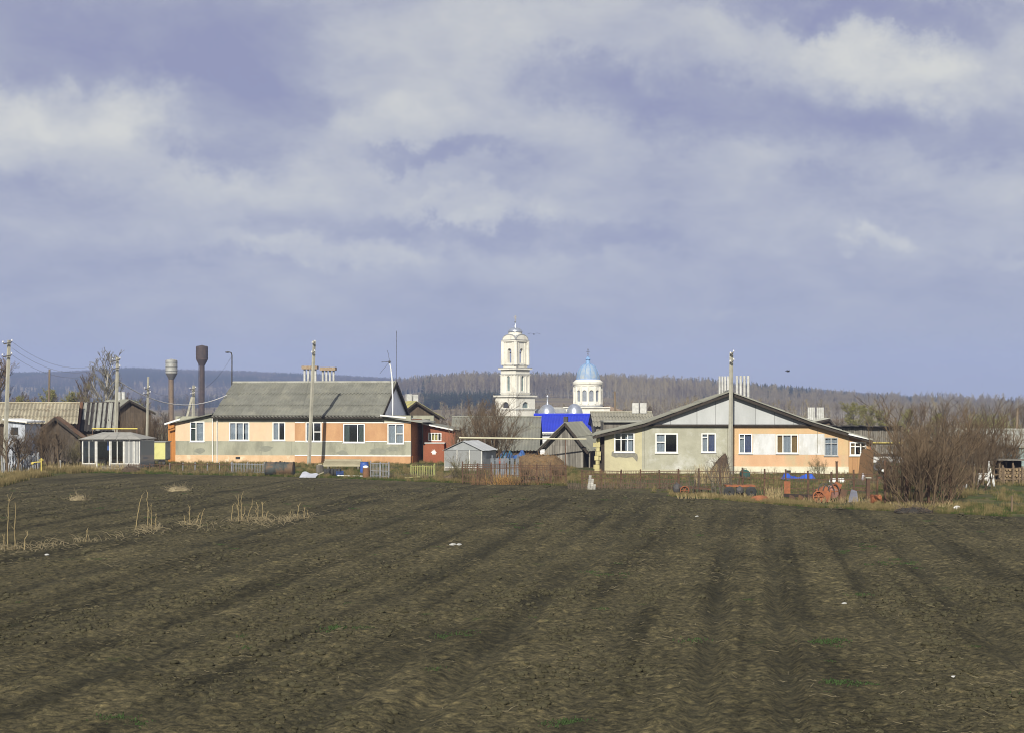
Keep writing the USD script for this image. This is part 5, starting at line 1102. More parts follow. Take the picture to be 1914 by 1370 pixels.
for k in range(4): t.part("beam", beam((R.uniform(-.1, .1), R.uniform(-.1, .2), .08 + .085 * k), (1.2 + R.uniform(-.2, .2), R.uniform(-.1, .2), .09 + .085 * k), .14, .075), GREYWOOD)
t = Thing("yellow_box_pair", "two small yellow gas meter boxes under the greenhouse door", "meter boxes", tuple(at(182, 877)), 0)
for k in (0, 1): t.part("meter_box", box(.22 * k, .22 * k + .18, 0, .12, .28, .42), GASY); t.part("stand", bar((.22 * k + .09, .06, 0), (.22 * k + .09, .06, .279), .015), STEELD)
t = Thing("scrap_pot", "black cast iron pot beside the whitewashed tree", "pot", tuple(at(103, 881)), 0); t.part("pot", lathe([(0, .0), (.14, .02), (.22, .14), (.2, .22), (.17, .22), (.17, .1), (0, .06)], 16), STEELD, smooth=40); t.part("handle", tubes([[(-.19, 0, .2), (-.12, 0, .32), (.12, 0, .32), (.19, 0, .2)]], [.012], 5), STEELD)
HAY = M("old_hay", (.175, .115, .06), (.105, .072, .042), 7, 1.0, bump=.8, bscale=30, c3=(.20, .12, .06), scale3=3)
def heap(name, label, cat, p, sx, sy, sz, mat, seed, stalks=120, stalkm=None, flat=1.0, ln=(.2, .5), shear=0.0):
    t = Thing(name, label, cat, tuple(p), 0); m = lump(1, 1, 1, seed, .3, 3, 1.6); v = np.array(m.vertices); v[:, 2] = np.clip(v[:, 2], -.3, flat); v[:, 2] = np.where(v[:, 2] > 0, v[:, 2] * (1 + shear * v[:, 0]), v[:, 2]) + .10 * (meshkit.fbm(v * 4, 2, seed + 3) - .5); m.vertices = v * [sx, sy, sz]
    t.part("heap", m, mat, smooth=True); ls = []; rs = []
    for k in range(stalks):
        q = v[R.randrange(len(v))] * [sx, sy, sz]
        if q[2] < 0: continue
        dd = np.array([R.uniform(-1, 1), R.uniform(-1, .4), R.uniform(-.15, .9)]); ls.append([q - dd * .05, q + dd * R.uniform(*ln)]); rs.append([.012, .004])
    t.part("stalks", tubes(ls, rs, 3), stalkm or mat, kind="stuff"); return t
STRAW = M("dry_straw", (.34, .27, .14), (.25, .19, .095), 6, 1.0, vary=.15)
ORSTRAW = M("orange_dry_weed", (.33, .19, .06), (.24, .14, .05), 6, 1.0)
STICK = M("dead_sticks", (.14, .105, .075), (.09, .07, .05), 8, 1.0)
heap("hay_heap", "flat topped heap of brown hay behind the rusty lattice fence", "hay heap", at(1008, 889), 1.65, .9, 1.75, HAY, 4, 300, ORSTRAW, .72)
heap("hay_heap", "leaning brown heap of stalks against the grey bungalow wall beside the pole", "hay heap", at(1343, 890), .75, .8, 1.15, M("brown_stalk_heap", (.10, .068, .045), (.065, .047, .033), 7, 1.0, bump=.8, bscale=30), 9, 320, STICK, .95, shear=.75)
heap("brush_pile", "dark brush pile with pale scraps at the foot of the film greenhouse", "brush pile", at(842, 897), .55, .4, .30, STICK, 12, 110, STICK)
heap("brush_pile", "low brown brush pile behind the left field edge", "brush pile", at(244, 883), .65, .4, .42, M("dark_brush", (.085, .062, .042), (.06, .045, .03), 8, 1.0, bump=.6), 15, 160, STICK)
heap("brush_pile", "dark heap of branches on the far right field edge", "brush pile", at(1706, 958), .75, .5, .22, M("black_branches", (.04, .036, .03), None, 8, 1.0), 18, 160, STICK, ln=(.2, .7))
heap("straw_heap", "small pale straw heap on the far left of the field", "straw heap", at(147, 935) + [0, 0, -.05], .42, .3, .30, M("dull_straw", (.24, .20, .12), (.17, .14, .085), 6, 1.0), 21, 140)
heap("straw_heap", "flattened straw heap beyond the dry weed stalks", "straw heap", at(335, 917), .62, .4, .22, M("dull_straw", (.24, .20, .12), (.17, .14, .085), 6, 1.0), 22, 140)
heap("brush_pile", "pile of pale branches behind the rusty lattice", "brush pile", at(1000, 904), .9, .3, .35, M("grey_brush", (.15, .12, .085), None, 8, 1.0), 24, 150, STICK, ln=(.3, .9))
# items under the barn eaves
t = Thing("red_trough", "rust red box standing before the blue grey boards", "box", tuple(at(929, 888)), 0); RD = M("rust_red_paint", (.30, .085, .05), (.22, .07, .045), 3, .8); t.part("front", box(0, .66, 0, .03, .74, 1.04), RD); t.part("side", box(0, .03, .031, .5, .74, 1.04), RD); t.part("side", box(.63, .66, .031, .5, .74, 1.04), RD); t.part("back", box(.031, .629, .47, .5, .74, 1.04), RD); t.part("stand", box(.1, .56, .1, .4, 0, .739), DARKWOOD)
def tarp(name, label, p, L_, D_, H_, mat, seed, rot=0.0):
    u_, v_ = np.meshgrid(np.linspace(0, 1, 34), np.linspace(0, 1, 12), indexing="xy"); P = np.stack([u_ * 5, v_ * 3, 0 * u_ + seed], -1)
    z_ = (meshkit.fbm(P, 3, seed) - .28) * 1.9 * H_ * np.sin(np.pi * np.clip(v_, 0, 1)) ** .6 * np.minimum(1, 8 * np.minimum(u_, 1 - u_)); z_ = np.maximum(z_, 0) + .03
    t = Thing(name, label, "tarpaulin", tuple(p), rot); t.part("sheet", (np.stack([u_ * L_ + .08 * np.sin(v_ * 9 + seed), v_ * D_ + .06 * np.sin(u_ * 20), z_], -1).reshape(-1, 3), grid_faces(12, 34)), mat, smooth=True)
    t.part("weight", moved(lump(.09, .08, .05, seed, .2, 1), (L_ * .1, .1, .07)), CONC); t.part("weight", moved(lump(.08, .09, .05, seed + 1, .2, 1), (L_ * .85, .15, .07)), CONC)
tarp("tarpaulin", "crumpled bright blue tarpaulin on the grass below the white plinth", at(1463, 896), 1.95, .9, .42, M("bright_blue_tarp", (.03, .10, .48), (.02, .07, .36), 3, .5), 6)
tarp("tarpaulin", "teal and blue tarpaulin under the eaves of the slate roofed barn", (W(930, 850, 118)[0], 118.5, .0), 2.4, .8, .75, M("teal_tarp", (.04, .16, .22), (.05, .11, .32), 1.2, .6), 9)
t = Thing("green_barrel", "dark green barrel lying beside the front right pole", "barrel", tuple(at(1393, 894)), 0); GB_ = M("dark_green_paint", (.022, .085, .075), (.018, .06, .055), 3, .5); t.part("body", moved(turned(cyl(.27, .75, 22), -math.pi / 2, (1, 0, 0)), (0, -.2, .27)), GB_, smooth=35); t.part("bung", box(-.04, .04, -.24, -.201, .40, .48), GB_); t.part("handle", tubes([[(-.1, .1, .53), (-.08, .1, .6), (.08, .1, .6), (.1, .1, .53)]], [.02], 5), GB_)
t = Thing("white_basin", "white enamel basins turned over on the grass by the rusty post", "basins", tuple(at(1556, 901)), 0)
for k in (0, 1): t.part("basin", moved(lathe([(.30, .0), (.29, .03), (.22, .2), (0, .22)], 18).apply_scale([.85, .85, 1.0]), (.05 + .46 * k, .1 * k, .02)), WHITE, smooth=40)
t = Thing("rusty_sheet", "tall rusty steel sheet leaning against the brown porch", "metal sheet", tuple(at(1603, 896)), 0)
RS = M("dark_rust_sheet", (.135, .078, .038), (.095, .058, .032), 1.5, .9, c3=(.17, .095, .04), scale3=1.0, stretch=(1, 1, .3))
sh = Polygon([(0, 0), (.92, .02), (.98, 1.78), (.35, 1.82), (.18, 1.40), (.10, .7)]); t.part("sheet", turned(poly(sh, 0, .012), -.10, (1, 0, 0)), RS); t.part("stiffener", turned(box(.55, .60, -.03, -.001, .1, 1.7), -.10, (1, 0, 0)), RS)
solo("milk_can", "small pale can at the foot of the leaning rusty sheet", "can", lathe([(0, 0), (.09, 0), (.09, .30), (.05, .36), (.05, .42), (0, .42)], 14), M("pale_can", (.50, .50, .56), None, 3, .4), at(1613, 898), smooth=40)
t = Thing("tyre_heap", "heap of dark tyres and scrap beside the rusty sheet", "tyres", tuple(at(1646, 899)), 0)
for k in range(8): t.part("tyre", moved(turned(turned(lathe([(.16, -.08), (.25, -.09), (.29, -.04), (.29, .04), (.25, .09), (.16, .08), (.16, -.08)], 16), R.uniform(.3, 1.5), (1, 0, 0)), R.uniform(-1.2, 1.2)), (R.uniform(-.45, .5), R.uniform(-.2, .3), .25 + .12 * k)), M("grey_rubber", (.045, .047, .048), (.07, .07, .07), 5, .9), smooth=35)
for c_, q in ((WHITE, (.1, -.2, .62)), (BL, (.35, -.2, .8)), (RD, (-.1, -.3, .2))): t.part("scrap", moved(lump(.12, .1, .09, int(q[2] * 50), .3, 1), q), c_)
solo("teal_pole", "short teal pole poking from the scrap by the thicket", "pole", bar((0, 0, .05), (.34, 0, .33), .03), M("teal_paint", (.06, .27, .30), None, 3), at(1654, 902))
t = Thing("white_brick_stack", "little stack of white bricks against the rusty mesh fence", "bricks", tuple(at(1098, 914)), 0); WBR = M("white_brick", (.42, .41, .37), (.28, .27, .24), 5, .95, vary=.15)
for r_ in range(8):
    n_ = 3 if r_ < 3 else 2 if r_ < 6 else 1
    for k in range(n_): t.part("brick", turned(box(.14 * k + .012 * r_ + R.uniform(-.01, .01), .14 * k + .012 * r_ + .125, -.06, .18, .092 * r_, .092 * r_ + .085), R.uniform(-.06, .06)), WBR)
# farm machinery on the rough strip
WHL = lambda r, w=.09: lathe([(.05, -w), (r * .8, -w), (r, -w * .5), (r, w * .5), (r * .8, w), (.05, w), (.05, -w)], 20)
def wheel(t, p, r, m, spokes=6, ang=math.pi / 2, w=.05):
    T_ = lambda m_: moved(turned(m_, ang, (1, 0, 0)), p); k = t.part("wheel", T_(lathe([(r * .84, -w), (r, -w), (r, w), (r * .84, w), (r * .84, -w)], 22)), m, smooth=35)
    for s_ in range(spokes):
        a = 2 * math.pi * s_ / spokes; t.part("spoke", T_(bar((0, 0, 0), (r * .86 * math.cos(a), r * .86 * math.sin(a), 0), .018, n=5)), m, under=k)
    t.part("hub", T_(moved(cyl(.06, .14, 10), (0, 0, -.07))), m, under=k)
t = Thing("harrow", "rusty harrow frame with tines beside a small orange wheel", "harrow", tuple(at(1266, 925)), 0)
for y_ in (0, .5): t.part("frame_beam", beam((.1, y_, .38), (1.6, y_, .30), .08, .08), RUST)
for k in range(5): t.part("tine", bar((.2 + .32 * k, .25, .34), (.28 + .32 * k, .15, .02), .025), RUST)
t.part("drawbar", beam((-.05, .2, .60), (.4, .2, .3), .07, .07), STEELD); t.part("axle_block", moved(lump(.2, .15, .28, 2, .2, 1), (.0, .2, .3)), STEELD); wheel(t, (.34, -.08, .24), .22, RUSTO)
t = Thing("farm_trailer", "flat rusty farm trailer with black wheels left of the orange mound", "trailer", tuple(at(1358, 929)), 0)
t.part("deck", box(0, 1.35, 0, .8, .50, .57), RUSTO)
for x_ in (.12, 1.15): t.part("wheel", moved(turned(WHL(.26), math.pi / 2, (1, 0, 0)), (x_, -.05, .26)), MATS["old_rubber"], smooth=35)
t.part("axle", bar((.12, 0, .26), (.12, .8, .26), .03), RUST); t.part("axle", bar((1.15, 0, .26), (1.15, .8, .26), .03), RUST)
for x_ in (.55, .75): t.part("lever", bar((x_, .1, .571), (x_ + .12, .1, 1.02), .022), RUST)
t.part("gearbox", moved(lump(.2, .15, .2, 7, .2, 1), (.62, -.02, .33)), STEELD)
solo("rusty_dome", "half buried orange steel dome on the rough grass", "steel dome", lathe([(.50, -.05), (.5, .06), (.36, .20), (.15, .26), (0, .27)], 22), RUSTO, at(1421, 936), smooth=30)
t = Thing("old_plough", "rusty plough beam with an orange plate standing on it", "plough", tuple(at(1462, 934)), 0); t.part("beam", beam((0, 0, .22), (1.5, .1, .18), .12, .14), M("black_rust", (.04, .03, .026), None, 4)); t.part("plate", box(.10, .38, .05, .08, .30, .86), RUSTO)
for k in range(3): t.part("share", poly([(.3 + .42 * k, -.02), (.66 + .42 * k, .0), (.5 + .42 * k, .2), (.32 + .42 * k, .26)], -.08, -.05), RUST)
t.part("standard", bar((.0, 0, .0), (-.02, 0, .72), .03), RUST); t.part("standard", bar((1.42, .1, .0), (1.44, .1, .6), .03), RUST)
t = Thing("seed_drill", "toppled orange seed drill with hoops and a rusty drum", "farm machine", tuple(at(1524, 938)), 0)
t.part("hopper", turned(poly([(.0, .1), (.62, .0), (.72, .55), (.45, .72), (.05, .55)], 0, .6), -.12, (0, 0, 1)), RUSTO); t.part("drum", moved(turned(cyl(.24, .5, 20), -1.2, (1, 0, 0)), (.85, .1, .38)), M("pinkish_rust", (.33, .19, .16), (.24, .12, .09), 3, .9), smooth=35)
t.part("guard", moved(turned(poly([(0, 0), (.34, .10), (.42, .42), (.16, .5), (.02, .3)], 0, .3), .2, (0, 1, 0)), (.72, .05, .45)), RUSTO); t.part("chute", beam((1.15, .1, .0), (1.30, .2, .55), .28, .30), RUST)
for k in range(3): a = np.linspace(.1, 2.9, 9); t.part("hoop", tubes([np.stack([.36 + .22 * k + .26 * np.cos(a), 0 * a - .06, .42 + .42 * np.sin(a)], 1)], [.024], 6), STEELD, smooth=40)
for k in range(4): t.part("coulter", bar((.1 + .3 * k, -.05, .3), (.16 + .3 * k, -.16, .0), .02), RUST)
wheel(t, (.12, -.08, .26), .26, RUSTO)
t = Thing("harrow", "low dark red iron frame right of the orange seed drill", "iron frame", tuple(at(1590, 932)), 0)
for z_, x0, x1 in ((.55, 0, .9), (.42, .1, 1.0)): t.part("frame_beam", beam((x0, 0, z_), (x1, 0, z_ - .05), .06, .05), RUST)
for x_ in (.1, .85): t.part("leg", bar((x_, 0, 0), (x_, 0, .5), .025), RUST)
t = Thing("bent_sheet", "bent blue grey sheet propped before the red iron frame", "metal sheet", tuple(at(1584, 938)), 0); t.part("sheet", poly([(0, 0), (.5, .02), (.42, .50), (.18, .58)], 0, .02), M("blue_grey_sheet", (.17, .18, .23), (.12, .12, .15), 3, .7)); t.part("prop", bar((.25, .03, .5), (.3, .4, .0), .02), RUST)
t = Thing("orange_drum", "small orange drum lying right of the thick rusty post", "drum", tuple(at(1630, 940)), 0); t.part("body", moved(lying(cyl(.19, .46, 18), .2), (0, .2, .18)), RUSTO, smooth=35); t.part("rim", moved(lying(lathe([(.19, 0), (.21, 0), (.21, .03), (.19, .03)], 18), .2), (.02, .2, .18)), RUSTO)
# right hand plot
t = Thing("white_marker", "white plate on a thin stake before the brown thicket", "marker", tuple(at(1738, 943)), 0); t.part("stake", bar((0, 0, -.1), (0, 0, .60), .018), GREYMET); t.part("plate", box(-.055, .055, -.02, -.005, .60, .85), WHITE)
solo("garden_stake", "brown stake standing at the right end of the field edge", "stake", beam((0, 0, -.1), (.01, 0, .66), .06, .06), MATS["brown_rails"], at(1891, 957))
t = Thing("white_obelisk", "narrow white pointed frame beside a white tub at right", "garden frame", tuple(at(1852, 909)), 0)
for s_ in ((-.17, 0), (.17, 0), (0, .2)): t.part("leg", beam((s_[0], s_[1], 0), (-.1 + s_[0] * .12, s_[1] * .1, 1.15), .06, .05), WHITE)
t.part("finial", bar((-.1, 0, 1.12), (-.1, 0, 1.38), .03), WHITE)
t.part("side_frame", beam((.2, 0, .0), (.12, 0, .62), .05, .05), WHITE)
t = Thing("white_tub", "white plastic tub standing beside the pointed frame", "tub", tuple(at(1838, 905)), 0); t.part("tub", lathe([(0, .25), (.22, .25), (.28, .62), (.25, .62), (.2, .3), (0, .3)], 18), WHITE, smooth=40); t.part("stand", bar((0, 0, 0), (0, 0, .25), .06), GREYWOOD)
solo("white_bag", "white plastic bag on the grass strip below the thicket", "bag", lump(.16, .12, .10, 3, .4), WHITE, at(1789, 951) + [0, 0, .05], smooth=True)
solo("white_pail", "white pail on the dark plot at right", "pail", lathe([(0, 0), (.09, 0), (.12, .24), (.1, .24), (.08, .03), (0, .03)], 14), WHITE, at(1804, 912), smooth=40)
solo("white_stick", "white slanting stick left of the white tub", "stick", beam((0, 0, 0), (.08, 0, .4), .05, .05), WHITE, at(1827, 906))
t = Thing("wood_store", "dark open wood store with log ends beside the grey green hut", "wood store", tuple(at(1868, 903)), 0)
for x_ in (0, .75, 1.5): t.part("post", beam((x_, 0, -.1), (x_, 0, 1.25), .09, .09), MATS["brown_rails"])
t.part("roof_board", beam((-.15, .4, 1.32), (1.7, .4, 1.30), 1.3, .07), GREYWOOD); t.part("back_board", box(-.05, 1.55, .9, .94, 0, 1.25), DARKWOOD)
for r_ in range(5):
    for k in range(8): t.part("log", moved(turned(cyl(.085, .6, 8, .01), -math.pi / 2, (1, 0, 0)), (.12 + .185 * k + .09 * (r_ % 2), .2, .10 + .165 * r_)), M("log_ends", (.27, .20, .11), (.18, .13, .08), 5, .95, vary=.3))
# scraps on the field
SCR = M("white_scrap", (.48, .48, .46), None, 6, .6)
def fz(px, py):
    p = at(px, py); p[2] = float(field_z(np.array(p[0]), np.array(p[1]))); return p
for k, (px, py, s_, lb) in enumerate(((846, 1017, .10, "left one of the two white plastic scraps in mid field"), (858, 1016, .08, "right one of the two white plastic scraps in mid field"), (527, 1279, .045, "pale stone lying in the left foreground soil"), (1578, 1126, .05, "white scrap on the soil right of the wheel ruts"), (88, 1040, .07, "white scrap near the dry stalks at the left edge"), (1303, 967, .07, "white scrap at the far side of the field"), (1783, 1265, .045, "small white scrap in the right foreground"))):
    solo("litter_scrap", lb, "litter", lump(s_, s_ * .6, s_ * .42, 30 + k, .4), SCR if "stone" not in lb else M("pale_stone", (.46, .42, .27), None, 6), fz(px, py) + [0, 0, s_ * .25], smooth=True)
# birds in the sky
BIRD = M("dark_feathers", (.05, .05, .055), None, 5)
def bird(label, px, py, Y, span, rot):
    t = Thing("bird", label, "bird", tuple(W(px, py, Y)), rot)
    m = lump(.22, .07, .07, 2, .05); t.part("body", m, BIRD, smooth=True); w = span / 2
    for s_ in (-1, 1):
        P = np.array([(.08, 0, 0), (-.10, 0, 0), (.10, s_ * w * .5, .14), (-.08, s_ * w * .5, .12), (-.06, s_ * w, .05), (-.14, s_ * w * .95, .04)]); P2 = P - [0, 0, .015]
        f = np.array([[0, 2, 1], [1, 2, 3], [2, 4, 3], [3, 4, 5]]); t.part("wing", (np.vstack([P, P2]), np.vstack([f, f[:, ::-1] + 6])), BIRD)
    t.part("tail", beam((-.2, 0, 0), (-.36, 0, .0), .09, .02), BIRD)
bird("small dark bird in the sky above the right bungalow", 1473, 694, 150, .7, .4)
bird("grey bird with long spread wings right of the bell tower top", 998, 625, 170, 1.5, math.pi / 2)
# ------------------------------------------------------------------ vegetation
BARK_B = M("brown_twigs", (.118, .088, .056), (.082, .062, .042), 5, 1.0, vary=.15)
BARK_R = M("reddish_twigs", (.135, .095, .056), (.095, .068, .042), 5, 1.0, vary=.15)
BARK_G = M("grey_bark", (.14, .125, .10), (.095, .085, .07), 5, 1.0)
BIRCHB = M("birch_bark", (.42, .40, .34), (.24, .22, .18), 4, .9)
OLIVE = M("olive_twigs", (.155, .135, .070), (.115, .098, .052), 5, 1.0, vary=.15)
WHITEW2 = M("whitewashed_bark", (.48, .47, .42), (.34, .32, .27), 5, .95)
def leaf_mat(name, c):
    nd = {"d": ("diffuse_bsdf", {"color": c}), "t": ("translucent_bsdf", {"color": c}), "m": ("mix_closure", {"fac": .35})}
    return usdkit.material(stage, "/World/Looks/" + name, nd, [("d.BSDF", "m.closure1"), ("t.BSDF", "m.closure2")], surface="m.closure")
BUDS = leaf_mat("young_leaves", (.27, .26, .09)); BUDS2 = leaf_mat("yellow_green_buds", (.22, .20, .075))
NEEDLE = leaf_mat("dark_needles", (.032, .050, .028)); NEEDLE2 = leaf_mat("grey_needles", (.048, .064, .038))

def branchy(rng, stems, height, lean, levels, kids, shrink, r0, up=.5, spread=.9, wig=.14, base=.15, first=.25, nseg=4, rmin=.0045):
    shrink = (shrink, shrink) if np.ndim(shrink) == 0 else shrink
    """Recursive bare branches. Returns lists of polylines and radii for (thick, thin)."""
    thick, thin = ([], []), ([], [])
    def grow(p, d, l, r, lv):
        P = [p]; dd = d.copy()
        for _ in range(nseg):
            dd = dd + rng.normal(0, wig, 3) + np.array([0, 0, .06 * up]); dd /= np.linalg.norm(dd); P.append(P[-1] + dd * l / nseg)
        P = np.array(P); rad = r * np.linspace(1, .45 if lv else .25, nseg + 1)
        tgt = thick if lv >= levels - 1 else thin
        tgt[0].append(P); tgt[1].append(rad)
        if lv == 0: return
        for k in range(kids[levels - lv]):
            f = first + (1 - first) * (k + rng.uniform(0, 1)) / kids[levels - lv]; i = min(int(f * nseg), nseg - 1); q = P[i] + (P[i + 1] - P[i]) * (f * nseg - i)
            s = rng.normal(0, 1, 3); s -= dd * s.dot(dd); s /= np.linalg.norm(s); nd_ = dd * (1 - spread * .5) + s * spread * rng.uniform(.5, 1.1) + np.array([0, 0, up * .5]); nd_ /= np.linalg.norm(nd_)
            grow(q, nd_, l * (shrink[0] if lv == levels else shrink[1]) * rng.uniform(.6, 1.1) * (1.15 - .45 * f), max(r * (.5 - .15 * f), rmin), lv - 1)
    for k in range(stems):
        a = rng.uniform(0, 2 * np.pi); ln_ = lean * rng.uniform(.2, 1); d = np.array([np.cos(a) * ln_, np.sin(a) * ln_, 1.0]); d /= np.linalg.norm(d)
        grow(np.array([np.cos(a), np.sin(a), 0]) * base * rng.uniform(0, 1), d, height * (rng.uniform(.65, 1.0) if stems > 1 else .95), r0, levels)
    return thick, thin
def proto_plant(name, seed, thickm, thinm, leaves=None, leafn=0, leafs=.05, lname="buds", n_thick=5, **kw):
    rng = np.random.default_rng(seed); p = klass(name); th_, tn = branchy(rng, **kw)
    add(p, "trunk" if kw["stems"] < 4 else "stems", tubes(*th_, n=n_thick), thickm, smooth=True)
    m = tubes(*tn, n=3); add(p, "crown", m, thinm, kind="stuff")
    if leafn:
        tips = np.array([P[rng.integers(1, len(P))] for P in tn[0]]); c = tips[rng.integers(0, len(tips), leafn)] + rng.normal(0, .10, (leafn, 3))
        a, b = rng.normal(0, 1, (2, leafn, 3)); a *= leafs / np.linalg.norm(a, axis=1, keepdims=True); b *= leafs / np.linalg.norm(b, axis=1, keepdims=True)
        V = np.stack([c - a, c + b, c + a], 1).reshape(-1, 3); add(p, lname, (V, np.arange(leafn * 3).reshape(-1, 3)), leaves, kind="stuff")
    return p
bush = dict(stems=9, height=2.4, lean=.55, levels=3, kids=(7, 6, 4), shrink=(.50, .58), r0=.024, up=.9, spread=.75, wig=.13, base=.45, rmin=.004)
for k in range(3): proto_plant(f"bare_bush_{'abc'[k]}", 40 + k, BARK_R if k else BARK_B, BARK_R if k else BARK_B, **bush)
proto_plant("olive_bush", 50, OLIVE, OLIVE, BUDS2, 900, .035, **dict(bush, stems=12))
proto_plant("thin_bush", 51, BARK_G, BARK_B, **dict(bush, stems=7, kids=(4, 3, 2), lean=.4))
tree = dict(stems=1, height=3.2, lean=.12, levels=4, kids=(9, 6, 5, 3), shrink=.55, r0=.085, up=.7, spread=.85, wig=.10, base=.02, first=.30)
for k in range(2): proto_plant(f"fruit_tree_{'ab'[k]}", 60 + k, BARK_B, BARK_B, **dict(tree, stems=1 + k, height=2.2))
proto_plant("bare_tree_a", 70, BARK_G, BARK_B, **dict(tree, height=8.0, r0=.16, shrink=(.40, .58), kids=(16, 7, 5, 3), up=1.2, rmin=.016))
proto_plant("bare_tree_b", 71, BARK_G, BARK_R, **dict(tree, height=7.0, r0=.15, shrink=(.44, .60), kids=(14, 7, 4, 3), up=.9, rmin=.016))
proto_plant("birch_tree", 72, BIRCHB, OLIVE, **dict(tree, height=10.5, r0=.105, shrink=(.34, .55), kids=(22, 7, 5, 3), up=1.15, spread=.7, first=.2, rmin=.016))
proto_plant("budding_tree", 73, BARK_G, OLIVE, BUDS, 4200, .075, **dict(tree, height=6.0, r0=.14, shrink=(.46, .58), kids=(14, 7, 5, 3), up=.8, rmin=.013))
proto_plant("willow_bush", 74, OLIVE, OLIVE, BUDS, 5200, .08, **dict(bush, height=4.2, stems=14, rmin=.012))
PR = "/World/Prototypes/"
ORD = "first second third fourth fifth sixth seventh eighth ninth tenth eleventh twelfth thirteenth fourteenth fifteenth sixteenth".split()
def rank(row, k): return ORD[sorted(range(len(row)), key=lambda i: row[i][0]).index(k)]
def plant(kind, name, label, cat, px, py, Y=None, h=1.0, group=None, wide=1.0):
    if Y is None: p = at(px, py)
    else: p = W(px, py, Y); p[2] = gz(px, Y)
    return copy_of(PR + kind, name, label, cat, p - [0, 0, .04], R.uniform(0, 6.28), (h * wide, h * wide, h), group)
# the brown thicket at the right
ROW = ((1672, 938, 1.05, "a"), (1700, 944, 1.32, "b"), (1727, 946, 1.40, "c"), (1757, 945, 1.30, "b"), (1690, 925, 1.40, "c"), (1745, 926, 1.55, "a"), (1778, 932, 1.25, "b"), (1716, 930, 1.5, "b"))
for k, (px, py, h, kd) in enumerate(ROW):
    plant("bare_bush_" + kd, "thicket_bush", f"leafless brown bush of the big thicket at right, {rank(ROW, k)} from the left", "bush", px, py, None, h * (.70 + .2 * (k % 3)), "bushes of the brown thicket", 1.3)
ROW = ((1798, 905, 1.6, "b"), (1828, 903, 1.45, "c"), (1810, 899, 1.7, "a"), (1856, 899, 1.4, "c"), (1884, 898, 1.2, "b"), (1796, 918, 1.15, "a"), (1822, 914, 1.05, "c"))
for k, (px, py, h, kd) in enumerate(ROW):
    plant("bare_bush_" + kd, "thicket_bush", f"leafless brown bush behind the right hand plot, left of the hut, {rank(ROW, k)} from the left", "bush", px, py, None, h * 1.0, "bushes behind the right hand plot", 1.2)
# bushes and fruit trees at the left
plant("fruit_tree_a", "fruit_tree", "small dark fruit tree before the pale blue shed", "tree", 14, 884, None, 1.05)
plant("fruit_tree_b", "fruit_tree", "small forked fruit tree between pale blue shed and brown shed", "tree", 34, 883, None, 1.0)
ft = Thing("whitewashed_tree", "bare fruit tree with a whitewashed trunk foot before the brown shed", "tree", tuple(at(111.5, 880)), 0)
rng = np.random.default_rng(8); th_, tn = branchy(rng, **dict(tree, stems=1, height=2.3, lean=.03)); ft.part("trunk", tubes(*th_, n=6), BARK_B, smooth=True); ft.part("crown", tubes(*tn, n=3), BARK_B, kind="stuff")
ft.part("whitewashed_foot", tubes([[(0, 0, -.1), (.0, 0, .75)]], [[.115, .10]], 8, True), WHITEW2, smooth=40)
ROW = ((54, 879, 1.05, "bare_bush_a"), (72, 878, 1.3, "bare_bush_b"), (92, 878, 1.15, "bare_bush_c"), (124, 877, .9, "thin_bush"), (138, 876, .8, "olive_bush"), (22, 876, 1.2, "bare_bush_c"))
for k, (px, py, h, kd) in enumerate(ROW):
    plant(kd, "garden_bush", f"bare brown bush in the gardens before the left sheds, {rank(ROW, k)} from the left", "bush", px, py, None, h, "bushes before the left sheds")
ROW = ((262, 866, 1.25, "bare_bush_b"), (286, 864, 1.35, "bare_bush_a"), (300, 862, 1.3, "bare_bush_c"), (245, 864, 1.4, "bare_bush_c"))
for k, (px, py, h, kd) in enumerate(ROW):
    plant(kd, "back_bush", f"brown bush behind the box trailer and glazed greenhouse, {rank(ROW, k)} from the left", "bush", px, py, 118, h, "bushes behind the box trailer")
# middle: around the film greenhouse and the lattice
ROW = ((862, 108, 1.3, "bare_bush_b"), (884, 110, 1.6, "bare_bush_a"), (905, 108, 1.75, "bare_bush_c"), (930, 109, 1.45, "bare_bush_b"), (915, 113, 1.9, "bare_bush_a"), (950, 110, 1.05, "thin_bush"))
for k, (px, Y, h, kd) in enumerate(ROW):
    plant(kd, "yard_bush", f"bare brown bush before the slate roofed barn, {rank(ROW, k)} from the left", "bush", px, 880, Y, h, "bushes before the slate roofed barn")
ROW = ((852, 899, .62, "thin_bush"), (868, 900, .6, "olive_bush"), (900, 901, .45, "bare_bush_b"), (985, 903, .5, "bare_bush_a"), (1020, 903, .5, "thin_bush"), (1045, 904, .45, "bare_bush_c"))
for k, (px, py, h, kd) in enumerate(ROW):
    plant(kd, "lattice_bush", f"low bare shrub grown through the rusty lattice, {rank(ROW, k)} from the left", "bush", px, py, None, h, "shrubs along the rusty lattice")
plant("olive_bush", "garden_shrub", "small bare shrub in front of the white plinth", "bush", 1532, 893, None, .52)
plant("thin_bush", "garden_shrub", "thin brown shrub beside the foot of the front right pole", "bush", 1350, 898, None, .55)
ROW = ((1296, 925, .5), (1335, 926, .62), (1350, 927, .7), (1312, 924, .45), (1372, 928, .5))
for k, (px, py, h) in enumerate(ROW):
    plant("thin_bush", "machine_bush", f"dry shrub standing among the rusty farm machinery, {rank(ROW, k)} from the left", "bush", px, py, None, h, "dry shrubs among the machinery")
